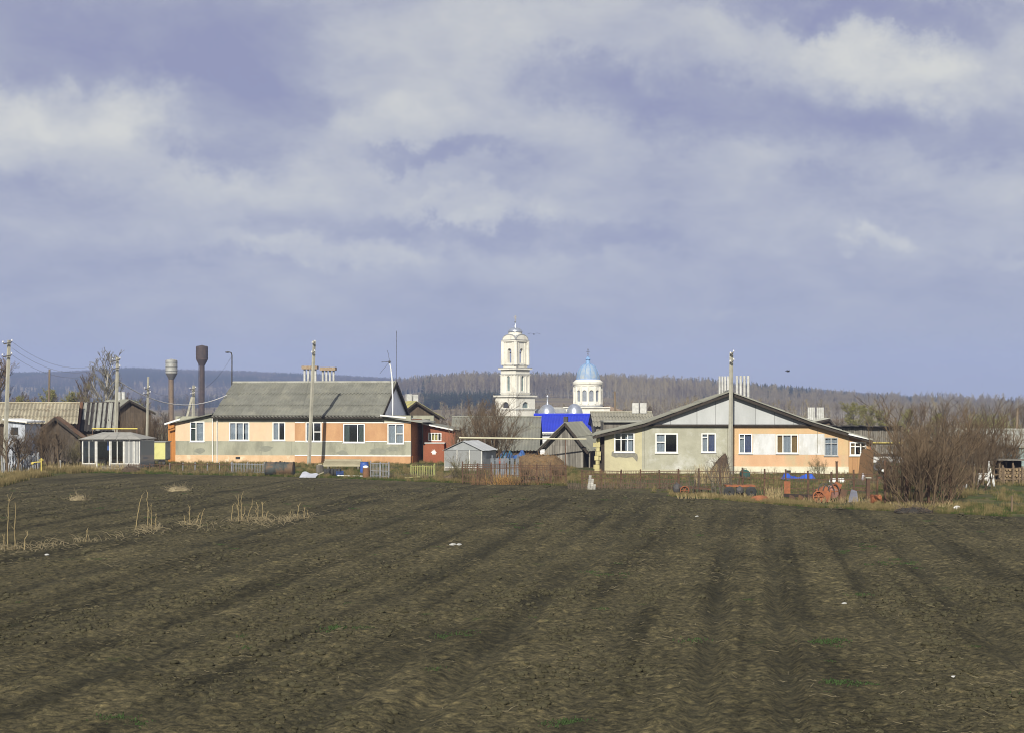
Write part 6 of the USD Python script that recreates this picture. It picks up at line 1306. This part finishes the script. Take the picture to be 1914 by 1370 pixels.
# behind the village
plant("birch_tree", "birch", "tall pale birch with fine bare twigs behind the left barns", "tree", 202, 770, 205, 1.15, None, 1.6)
ROW = ((178, 215, .85, "bare_tree_a"), (228, 222, .72, "bare_tree_b"), (150, 230, .72, "bare_tree_b"), (-4, 185, 1.0, "bare_tree_b"), (30, 260, .70, "bare_tree_a"), (60, 255, .72, "bare_tree_b"), (110, 265, .72, "bare_tree_a"), (130, 250, .66, "bare_tree_b"), (260, 250, .62, "bare_tree_a"), (285, 255, .60, "bare_tree_b"), (305, 260, .62, "bare_tree_a"), (340, 270, .55, "bare_tree_b"), (395, 265, .6, "bare_tree_a"), (410, 275, .62, "bare_tree_b"))
for k, (px, Y, h, kd) in enumerate(ROW):
    plant(kd, "bare_tree", f"bare grey brown tree behind the left barns, {rank(ROW, k)} from the left", "tree", px, 770, Y, h * (1.55 if px < 270 else 1.1), "bare trees behind the left barns", .95)
ROW = ((85, 240, .62, "budding_tree"), (125, 225, .58, "budding_tree"), (255, 230, .5, "budding_tree"), (45, 245, .55, "budding_tree"))
for k, (px, Y, h, kd) in enumerate(ROW):
    plant(kd, "budding_tree", f"low tree with yellow green buds behind the left barns, {rank(ROW, k)} from the left", "tree", px, 770, Y, h * 2.3, "budding trees behind the left barns", .9)
ROW = ((800, 190, .50, "bare_tree_b"), (830, 200, .55, "bare_tree_a"), (850, 185, .55, "bare_tree_b"), (872, 195, .72, "budding_tree"), (890, 205, .85, "bare_tree_a"), (912, 190, .72, "bare_tree_b"), (770, 210, .45, "bare_tree_a"), (1010, 330, .9, "bare_tree_b"), (1045, 340, .8, "bare_tree_a"), (1165, 260, .75, "bare_tree_a"), (1200, 245, .85, "bare_tree_b"), (1225, 255, .8, "bare_tree_a"), (1250, 250, .6, "bare_tree_b"))
for k, (px, Y, h, kd) in enumerate(ROW):
    plant(kd, "valley_tree", f"bare tree in the valley around and left of the church, {rank(ROW, k)} from the left", "tree", px, 770, Y, h, "bare trees around the church")
ROW = ((1500, 190, .85, "willow_bush"), (1475, 210, .7, "bare_bush_a"), (1600, 190, .95, "budding_tree"), (1622, 230, 1.05, "budding_tree"), (1650, 200, .85, "budding_tree"), (1690, 210, .9, "budding_tree"), (1720, 230, .95, "bare_tree_b"), (1745, 200, .78, "budding_tree"), (1775, 240, .9, "bare_tree_a"), (1832, 185, 1.0, "willow_bush"), (1850, 195, 1.05, "willow_bush"), (1876, 190, .9, "willow_bush"), (1890, 230, .85, "bare_tree_b"), (1910, 235, .9, "bare_tree_b"), (1935, 225, .9, "bare_tree_a"), (1572, 215, .65, "bare_tree_b"))
for k, (px, Y, h, kd) in enumerate(ROW):
    plant(kd, "hillfoot_tree", f"{'bare brown' if 'bare' in kd else 'yellow green'} tree at the hill foot at right, {rank(ROW, k)} from the left", "tree", px, 770, Y, h, "trees at the hill foot on the right")

# ------------------------------------------------------------------ woods on the hills
def inst(name, label, cat, protos, pos, idx, rot, scl):
    p = "/World/" + name; pi = UsdGeom.PointInstancer.Define(stage, p); tg = []
    UsdGeom.Scope.Define(stage, p + "/kinds")
    for nm, ms in protos:
        q = UsdGeom.Xform.Define(stage, f"{p}/kinds/{nm}")
        for mn, mesh, mt, sm in ms: usdkit.mesh(stage, f"{p}/kinds/{nm}/{mn}", mesh, mt, smooth=sm)
        tg.append(q.GetPath())
    pi.CreatePrototypesRel().SetTargets(tg); pi.CreatePositionsAttr(Vt.Vec3fArray.FromNumpy(np.asarray(pos, np.float32))); pi.CreateProtoIndicesAttr(Vt.IntArray.FromNumpy(np.asarray(idx, np.int32)))
    h = np.asarray(rot) / 2; pi.CreateOrientationsAttr(Vt.QuathArray([Gf.Quath(float(math.cos(a)), 0, 0, float(math.sin(a))) for a in h]))
    s = np.asarray(scl, np.float32); pi.CreateScalesAttr(Vt.Vec3fArray.FromNumpy(np.repeat(s[:, None], 3, 1) if s.ndim == 1 else s))
    tag(pi.GetPrim(), label, cat, kind="stuff")
def far_bare(seed, h, w, nb):
    rng = np.random.default_rng(seed); tr = tubes([[(0, 0, -1), (rng.normal(0, .2), rng.normal(0, .2), h * .55), (rng.normal(0, .3), rng.normal(0, .3), h)]], [[.20, .13, .03]], 4)
    ls, rs = [], []
    for k in range(nb):
        z = h * rng.uniform(.22, .95); a = rng.uniform(0, 6.28); l = w * rng.uniform(.5, 1) * (1.1 - z / h) + .6; q = np.array([0, 0, z]); e = q + [math.cos(a) * l * .62, math.sin(a) * l * .62, l * rng.uniform(.7, 1.5)]
        ls.append([q, (q + e) / 2 + rng.normal(0, .15, 3), e]); rs.append([.075, .06, .03])
        for _ in range(4):
            q2 = q + (e - q) * rng.uniform(.3, 1); d2 = np.array([math.cos(a), math.sin(a), 1.1]) + rng.normal(0, .55, 3); ls.append([q2, q2 + d2 * .5, q2 + d2 * l * .42]); rs.append([.055, .05, .03])
    return tr, tubes(ls, rs, 3)
def far_conifer(seed, h, w, n_, clear=.1):
    rng = np.random.default_rng(seed); V = []
    for k in range(n_):
        f = rng.uniform(clear, 1); a = rng.uniform(0, 6.28); r = w * (1 - f) ** .8 * rng.uniform(.6, 1.1) + .15; z = h * f
        c, s = math.cos(a), math.sin(a); V += [(0, 0, z + .5), (c * r - s * r * .35, s * r + c * r * .35, z - r * .3), (c * r + s * r * .35, s * r - c * r * .35, z - r * .3)]
    return tubes([[(0, 0, -1), (0, 0, h)]], [[.22, .04]], 4), (np.array(V), np.arange(len(V)).reshape(-1, 3))
FTWIG = M("far_grey_twigs", (.195, .165, .105), (.145, .12, .078), .05, 1.0); FTWIG2 = M("far_reddish_twigs", (.155, .125, .085), (.115, .093, .065), .05, 1.0); FTWIG3 = M("far_ochre_twigs", (.235, .195, .10), (.18, .145, .075), .05, 1.0)
FTWIGD = M("far_dark_twigs", (.060, .055, .05), (.045, .042, .04), .05, 1.0)
PALE = M("pale_trunks", (.27, .25, .20), (.18, .165, .13), 1, .95)
kinds = []
for k, (h, w, nb, m1, m2) in enumerate(((16, 3.4, 22, PALE, FTWIG), (14, 3.8, 24, BARK_G, FTWIG2), (17, 3.0, 20, PALE, FTWIG3))):
    a, b = far_bare(90 + k, h, w, nb); kinds.append((f"bare_tree_{k + 1}", [("trunk", a, m1, False), ("crown", b, m2, False)]))
for k, (h, w, n_, cl, m_) in enumerate(((17, 2.9, 70, .08, NEEDLE), (19, 3.2, 60, .35, NEEDLE2))):
    a, b = far_conifer(95 + k, h, w * 1.25, n_ * 2, cl); kinds.append((f"conifer_{k + 1}", [("trunk", a, BARK_G, False), ("crown", b, m_, False)]))
a, b = far_bare(99, 14, 3.6, 26); kinds.append(("bare_tree_4", [("trunk", a, BARK_G, False), ("crown", b, FTWIGD, False)]))
rng = np.random.default_rng(77)
def scatter(n_, px0, px1, Y0, Y1):
    Y = np.sqrt(rng.uniform(Y0 ** 2, Y1 ** 2, n_)); px = rng.uniform(px0, px1, n_); return px, (px - CX) / FPX * Y, Y
pos, idx = [], []
def wood(n_, px0, px1, Y0, Y1, conifer, keep=None, third=(.34, .31, .35), seed=3, dark=0.0):
    px, X, Y = scatter(n_, px0, px1, Y0, Y1); nz = meshkit.fbm(np.stack([X / 130, Y / 130, 0 * X], -1), 3, seed); nz2 = meshkit.fbm(np.stack([X / 60, Y / 60, 0 * X + 5], -1), 2, seed + 1)
    k = np.ones(n_, bool) if keep is None else keep(px, Y, nz2)
    c = nz < np.interp(px, *conifer) if isinstance(conifer, tuple) else nz < conifer
    i = np.where(c, np.where(rng.uniform(size=n_) < .6, 3, 4), np.searchsorted(np.cumsum(third), np.clip((1 - .7) * rng.uniform(size=n_) + .7 * (meshkit.fbm(np.stack([X / 90, Y / 45, 0 * X + 9], -1), 2, seed + 2) * 2.2 - .6), 0, .999)))
    if dark: i = np.where(c, i, np.where(rng.uniform(size=n_) < dark, 5, i))
    pos.append(np.stack([X, Y, land_z(X, Y) - .3], -1)[k]); idx.append(i[k])
# near wooded ridge
wood(9500, 700, 2060, 1060, 1560, ([700, 800, 1100, 1400, 1600, 1914], [.30, .40, .42, .47, .52, .52]), lambda px, Y, z: ((px > 790) | (Y > 1250) & (px > 740)) & ~((np.abs(px - 1450) < 60) & (np.abs(Y - 1420) < 45)))
wood(700, 780, 960, 900, 1000, .62, lambda px, Y, z: (px > 775 + rng.uniform(0, 30, len(px))))                              # dark strip at the wood's foot
wood(2200, 1150, 2060, 800, 1060, ([1150, 1400, 1914], [.34, .40, .44]))
# far wooded ridge
wood(15000, -230, 1000, 2350, 2990, .46, seed=8, dark=.85, third=(.06, .90, .04)); wood(7000, 1000, 2150, 2350, 2990, .48, seed=9, dark=.7, third=(.06, .90, .04))
wood(5200, -200, 760, 1500, 2350, .5, lambda px, Y, z: z > .40, seed=11, dark=.8, third=(.06, .90, .04))
# single trees and copses of the valley
wood(900, -200, 700, 520, 1500, .2, lambda px, Y, z: z > .58, seed=13, dark=.5, third=(.1, .7, .2)); wood(700, 560, 1300, 380, 900, .15, lambda px, Y, z: z > .60, seed=14, third=(.2, .3, .5)); wood(700, 1250, 2060, 420, 800, .22, lambda px, Y, z: z > .50, seed=15)
pos, idx = np.vstack(pos), np.concatenate(idx)
inst("hill_forest", "mixed bare and evergreen forest covering the hills behind the village", "forest", kinds, pos, idx, rng.uniform(0, 6.28, len(pos)), np.where(pos[:, 1] > 2200, rng.uniform(.72, .92, len(pos)), rng.uniform(.62, 1.10, len(pos))) * np.where(pos[:, 1] < 1000, .6, 1.0) * np.where((idx == 3) | (idx == 4), .86, 1.0))

# ------------------------------------------------------------------ grass, weeds, clods
def tuft(seed, n_, h, spread, w=.006):
    rng = np.random.default_rng(seed); V, F = [], []
    for k in range(n_):
        a, b = rng.uniform(0, 6.28, 2); r = spread * rng.uniform(0, 1); p = np.array([r * math.cos(a), r * math.sin(a), 0]); l = h * rng.uniform(.4, 1); d = np.array([math.cos(b), math.sin(b), 0]) * l * rng.uniform(.1, .6); s = np.array([-math.sin(b), math.cos(b), 0]) * w
        V += [p - s, p + s, p + d * .4 + [0, 0, l * .6] - s * .7, p + d * .4 + [0, 0, l * .6] + s * .7, p + d + [0, 0, l]]; o = len(V) - 5; F += [[o, o + 1, o + 3], [o, o + 3, o + 2], [o + 2, o + 3, o + 4]]
    return np.array(V), np.array(F)
G1 = leaf_mat("dry_grass", (.25, .20, .095)); G2 = leaf_mat("green_grass", (.065, .105, .028)); G3 = leaf_mat("olive_grass", (.13, .125, .05))
gk = [("dry_tuft", [("blades", tuft(1, 46, .34, .22), G1, False)]), ("green_tuft", [("blades", tuft(2, 46, .14, .25), G2, False)]), ("olive_tuft", [("blades", tuft(3, 46, .20, .25), G3, False)])]
gp_, gi, gs = [], [], []
def grass(n_, fn, mix, sc, zf=None):
    p = fn(n_); gp_.append(p); gi.append(np.searchsorted(np.cumsum(mix), rng.uniform(size=len(p)) * .999)); gs.append(rng.uniform(.6, 1.25, len(p)) * sc)
def strip(px0, px1, d0, d1):
    def fn(n_):
        px = rng.uniform(px0, px1, n_); a = (px - CX) / FPX; Y = edge_y(a) + rng.uniform(0, 1, n_) ** 1.3 * (d1 - d0) + d0
        nz = meshkit.fbm(np.stack([a * Y * .5, Y * .5, 0 * a], -1), 2, 4); k = nz > .36
        return np.stack([a * Y, Y, land_z(a * Y, Y) + .0], -1)[k]
    return fn
grass(2600, strip(-150, 170, -.3, 9), (.62, .12, .26), 1.15)
grass(2400, strip(170, 860, -.5, 7), (.15, .55, .30), .8)
grass(1500, strip(820, 1120, -.6, 5), (.25, .42, .33), .9)
grass(3000, strip(1060, 1720, -.5, 2.2), (.42, .30, .28), .62)
grass(1400, strip(1640, 2050, -.4, 6), (.22, .43, .35), .7)
def yard(px0, px1, Y0, Y1, thr):
    def fn(n_):
        Y = rng.uniform(Y0, Y1, n_); px = rng.uniform(px0, px1, n_); X = (px - CX) / FPX * Y; nz = meshkit.fbm(np.stack([X * .35, Y * .35, 0 * X], -1), 3, 6); k = (nz > thr) & (Y > edge_y(X / Y) + 1)
        return np.stack([X, Y, land_z(X, Y)], -1)[k]
    return fn
grass(5200, yard(-150, 860, 92, 112, .42), (.30, .38, .32), .85)
grass(3000, yard(820, 1130, 82, 104, .44), (.25, .35, .40), .8)
grass(5200, yard(1080, 1680, 65, 92, .42), (.30, .34, .36), .62)
grass(2600, yard(1640, 2050, 60, 100, .46), (.35, .35, .30), .9)
pg, ig, sg_ = np.vstack(gp_), np.concatenate(gi), np.concatenate(gs)
inst("grass", "dry and green grass along the field edge and in the yards", "grass", gk, pg, ig, rng.uniform(0, 6.28, len(pg)), sg_)

# clods, straw litter and little green weeds lying on the ploughed soil
def on_field(n_, px0, px1, py0, py1):
    py = rng.uniform(py0, py1, n_); px = rng.uniform(px0, px1, n_); Y = FPX * EYE / (py - HY); X = (px - CX) / FPX * Y; k = Y < edge_y(X / Y) - .3
    X, Y = X[k], Y[k]; return np.stack([X, Y, field_z(X, Y)], -1)
def area_field(n_, Y0, Y1):
    Y = np.sqrt(rng.uniform(Y0 ** 2, Y1 ** 2, n_)); X = rng.uniform(-.46, .46, n_) * Y; k = Y < edge_y(X / Y) - .3; X, Y = X[k], Y[k]; return np.stack([X, Y, field_z(X, Y)], -1)
ck = [(f"clod_{k + 1}", [("clod", lump(1.0, .8, .6, 60 + k, .55, 2, 1.3), CLOD, True)]) for k in range(5)]
pc = np.vstack([area_field(16000, 15, 34), area_field(20000, 30, 80)]); nzc = meshkit.fbm(np.stack([(pc[:, 0] - .168 * pc[:, 1]) * .9, pc[:, 1] * .22, 0 * pc[:, 0]], -1), 3, 2)
pc = pc[nzc > .56]; s_ = .012 + .045 * rng.uniform(0, 1, len(pc)) ** 3 * (1 + pc[:, 1] / 60)
inst("soil_clods", "clods of dark earth lying all over the ploughed field", "soil clods", ck, pc + np.stack([0 * s_, 0 * s_, s_ * .15], -1), rng.integers(0, 5, len(pc)), rng.uniform(0, 6.28, len(pc)), s_)
def straw(seed, n_):
    rng_ = np.random.default_rng(seed); ls, rs = [], []
    for k in range(n_):
        a = rng_.uniform(0, 6.28); p = np.array([rng_.normal(0, .25), rng_.normal(0, .25), .01 + rng_.uniform(0, .03)]); l = rng_.uniform(.05, .15); d = np.array([math.cos(a), math.sin(a), rng_.uniform(-.05, .3)]) * l; ls.append([p, p + d * .5 + rng_.normal(0, .005, 3), p + d]); rs.append([.004, .004, .0025])
    return tubes(ls, rs, 3)
sk = [(f"straw_{k + 1}", [("stalks", straw(80 + k, 3 + k), M("soil_straw", (.17, .145, .085), (.13, .11, .065), 6, 1.0), False)]) for k in range(4)]
ps = np.vstack([area_field(450, 15, 40), area_field(1500, 36, 85)]); nzs = meshkit.fbm(np.stack([ps[:, 0] * .3, ps[:, 1] * .3, 0 * ps[:, 0]], -1), 3, 12); ps = ps[nzs > .44]
inst("straw_litter", "pale broken stalks scattered over the ploughed field", "straw litter", sk, ps + [0, 0, .02], rng.integers(0, 4, len(ps)), rng.uniform(0, 6.28, len(ps)), rng.uniform(.6, 1.3, len(ps)) * (1 + .006 * ps[:, 1]))
GW = leaf_mat("bright_weed", (.060, .098, .036)); wk = [("weed_patch", [("leaves", tuft(5, 50, .045, .38, .012), GW, False)])]
wp = [on_field(7, px - 45, px + 45, py - 5, py + 5) for px, py in ((660, 1176), (840, 1188), (1600, 1280), (1665, 1052), (1600, 1027), (1130, 1075), (1040, 1345), (1550, 1200), (250, 1345), (980, 985))]; wp += [area_field(120, 16, 75)]
wp = np.vstack(wp); inst("weeds", "small bright green weeds sprouting in the ploughed field", "weeds", wk, wp, np.zeros(len(wp), int), rng.uniform(0, 6.28, len(wp)), rng.uniform(.4, 1.1, len(wp)))
# standing dry stalks on the left of the field
def stalk_clump(label, px, py, hs, nfoot, group=None):
    p = fz(px, py); t = Thing("dry_weed_clump", label, "dry weeds", tuple(p), 0)
    for k, (dx, h, lean) in enumerate(hs):
        P = [np.array([dx + lean * f ** 1.3 * h + R.gauss(0, .022) * f, R.uniform(-.03, .03), h * f - .05]) for f in np.linspace(0, 1, 6)]; st_ = t.part("stalk", tubes([P], [np.linspace(.016, .007, 6)], 5), STRAW)
        ls, rs = [], []
        for _ in range(5):
            f = R.uniform(.35, .98); i = int(f * 5); q = P[i] + (P[min(i + 1, 5)] - P[i]) * (f * 5 - i); d = np.array([R.uniform(-1, 1), R.uniform(-.6, .6), R.uniform(.5, 1.5)]) * R.uniform(.06, .16) * h; ls.append([q, q + d]); rs.append([.006, .003])
        t.part("side_shoots", tubes(ls, rs, 3), STRAW, under=st_, kind="stuff")
    ls, rs = [], []
    for _ in range(nfoot // 2):
        a = R.uniform(0, 6.28); q = np.array([R.uniform(-.35, .35), R.uniform(-.2, .2), 0]); d = np.array([math.cos(a) * .5, math.sin(a) * .4, R.uniform(.1, .9)]) * R.uniform(.12, .4); ls.append([q, q + d * .6 + [0, 0, .03], q + d * [1.2, 1.2, .8]]); rs.append([.006, .006, .003])
    t.part("dry_blades", tubes(ls, rs, 3), M("dull_straw", (.24, .20, .12), (.17, .14, .085), 6, 1.0), kind="stuff")
stalk_clump("tall dry stalks with a bright straw foot at the left edge of the field", 18, 1026, ((-.05, 1.55, .01), (.16, 1.45, .0), (.42, .6, .15), (-.15, .5, -.1)), 170)
stalk_clump("two long thin stalks above a grey mat in the dry weed row", 283, 986, ((-.55, 1.25, .17), (-.12, 1.35, -.03), (.0, .95, .0), (.12, .6, .05)), 190)
stalk_clump("leaning dry stalks between the grey mat and the tallest clump", 355, 980, ((0, .75, .02), (.2, .5, .3), (.35, .65, .25), (-.15, .4, -.1)), 120)
stalk_clump("tallest pair of upright stalks in the dry weed row", 447, 974, ((-.02, 1.05, 0), (.07, 1.02, .01), (-.3, .7, .12), (.3, .8, .25), (.12, .6, .2)), 150)
stalk_clump("spiky tuft of stalks right of the tallest pair", 484, 972, ((-.05, .75, 0), (.12, .75, .04), (.25, .4, .2), (-.15, .5, .1)), 170)
stalk_clump("low crooked stalks at the right end of the dry weed row", 556, 970, ((0, .65, .1), (.25, .5, .02), (-.3, .4, .15), (.4, .35, -.1)), 120)
stalk_clump("short isolated stalk near the left end of the weed row", 160, 1012, ((0, .5, .12),), 60)
ORW = Thing("orange_weeds", "bright orange dry weeds behind the rusty lattice", "dry weeds", tuple(at(938, 905)), 0)
ls, rs = [], []
for _ in range(90):
    q = np.array([R.gauss(0, .34), R.uniform(-.3, .3), 0]); d = np.array([R.gauss(0, .35), R.gauss(0, .2), R.uniform(.5, 1.0)]) * R.uniform(.3, .85); ls.append([q, q + d * .5, q + d]); rs.append([.009, .008, .004])
ORW.part("stems", tubes(ls, rs, 3), ORSTRAW, kind="stuff")
def reeds(label, px0, px1, py, h, n_, mat, sd):
    p = at((px0 + px1) / 2, py); w = (px1 - px0) / FPX * p[1]; t = Thing("dry_weeds", label, "dry weeds", tuple(p), 0); ls, rs = [], []
    for _ in range(n_):
        q = np.array([R.uniform(-.5, .5) * w, R.uniform(-.35, .35), -.02]); d = np.array([R.gauss(0, .14), R.gauss(0, .12), 1]) * h * R.uniform(.35, 1); ls.append([q, q + d * .55 + [R.gauss(0, .03), 0, 0], q + d]); rs.append([.008, .007, .004])
    t.part("stems", tubes(ls, rs, 3), mat, kind="stuff")
reeds("tall dry weeds in front of the grey half of the right bungalow", 1298, 1362, 903, 1.15, 200, STRAW, 1)
reeds("dry weeds between the trailer and the orange mound", 1432, 1462, 936, .75, 130, STRAW, 2)
reeds("dry weeds standing around the orange seed drill", 1500, 1640, 939, .35, 170, STRAW, 3)
reeds("dry brown weeds along the foot of the film greenhouse", 842, 925, 899, .85, 160, STICK, 4)
reeds("yellow dry weeds before the brown shed and glazed greenhouse", 85, 235, 881, .75, 380, STRAW, 5)
reeds("yellow dry weeds at the far left edge before the picket fence", -20, 90, 889, .45, 260, STRAW, 6)
reeds("dry weeds below the thicket on the right", 1660, 1790, 949, .35, 130, STRAW, 7)
reeds("dry weeds among the rusty machinery on its left", 1266, 1420, 931, .32, 150, STRAW, 8)
# the loose line of low dry grass that joins the stalk clumps
LINE = ((-40, 1034), (70, 1024), (180, 1008), (283, 992), (370, 984), (450, 978), (520, 974), (560, 971), (600, 968), (625, 966))
ls, rs = [], []; o = fz(280, 992)
for _ in range(800):
    k = min(int(abs(R.gauss(0, 3.6))) if R.random() < .8 else R.randrange(8), 7) if R.random() < .3 else R.randrange(8); f_ = R.random(); px = LINE[k][0] + (LINE[k + 1][0] - LINE[k][0]) * f_; py = LINE[k][1] + (LINE[k + 1][1] - LINE[k][1]) * f_ + R.gauss(0, 4)
    if R.random() < .95 * (0.5 + 0.5 * math.sin(px * .045 + 1.2 * math.sin(px * .017))): continue
    q = fz(px, py) - o; h = abs(R.gauss(.16, .12)) + .04; d = np.array([R.gauss(0, .7), R.gauss(0, .4), R.uniform(.1, 1)]) * h; ls.append([q, q + d * .55 + [0, 0, .02], q + d * [1.2, 1.2, .9]]); rs.append([.007, .006, .003])
solo("dry_grass_row", "loose broken row of low dry grass across the left of the field", "dry grass", tubes(ls, rs, 3), M("dull_straw", (.24, .20, .12), (.17, .14, .085), 6, 1.0), o, kind="stuff")

reeds("tangle of dead brown stems along the rusty mesh fence", 1062, 1290, 913, .55, 330, STICK, 9)
reeds("tangle of dead brown stems along the rusty lattice fence", 880, 1058, 905, .6, 300, M("rusty_brown_stems", (.17, .10, .05), (.12, .075, .042), 7, 1.0), 10)
reeds("dead brown stems along the grey railing and rod fence", 330, 500, 885, .4, 220, STICK, 11)
reeds("dead brown stems between the barrels and the yellow fence", 700, 835, 893, .4, 220, STICK, 12)
reeds("dead brown stems in front of the leaning rusty sheet", 1590, 1665, 905, .7, 160, STICK, 13)
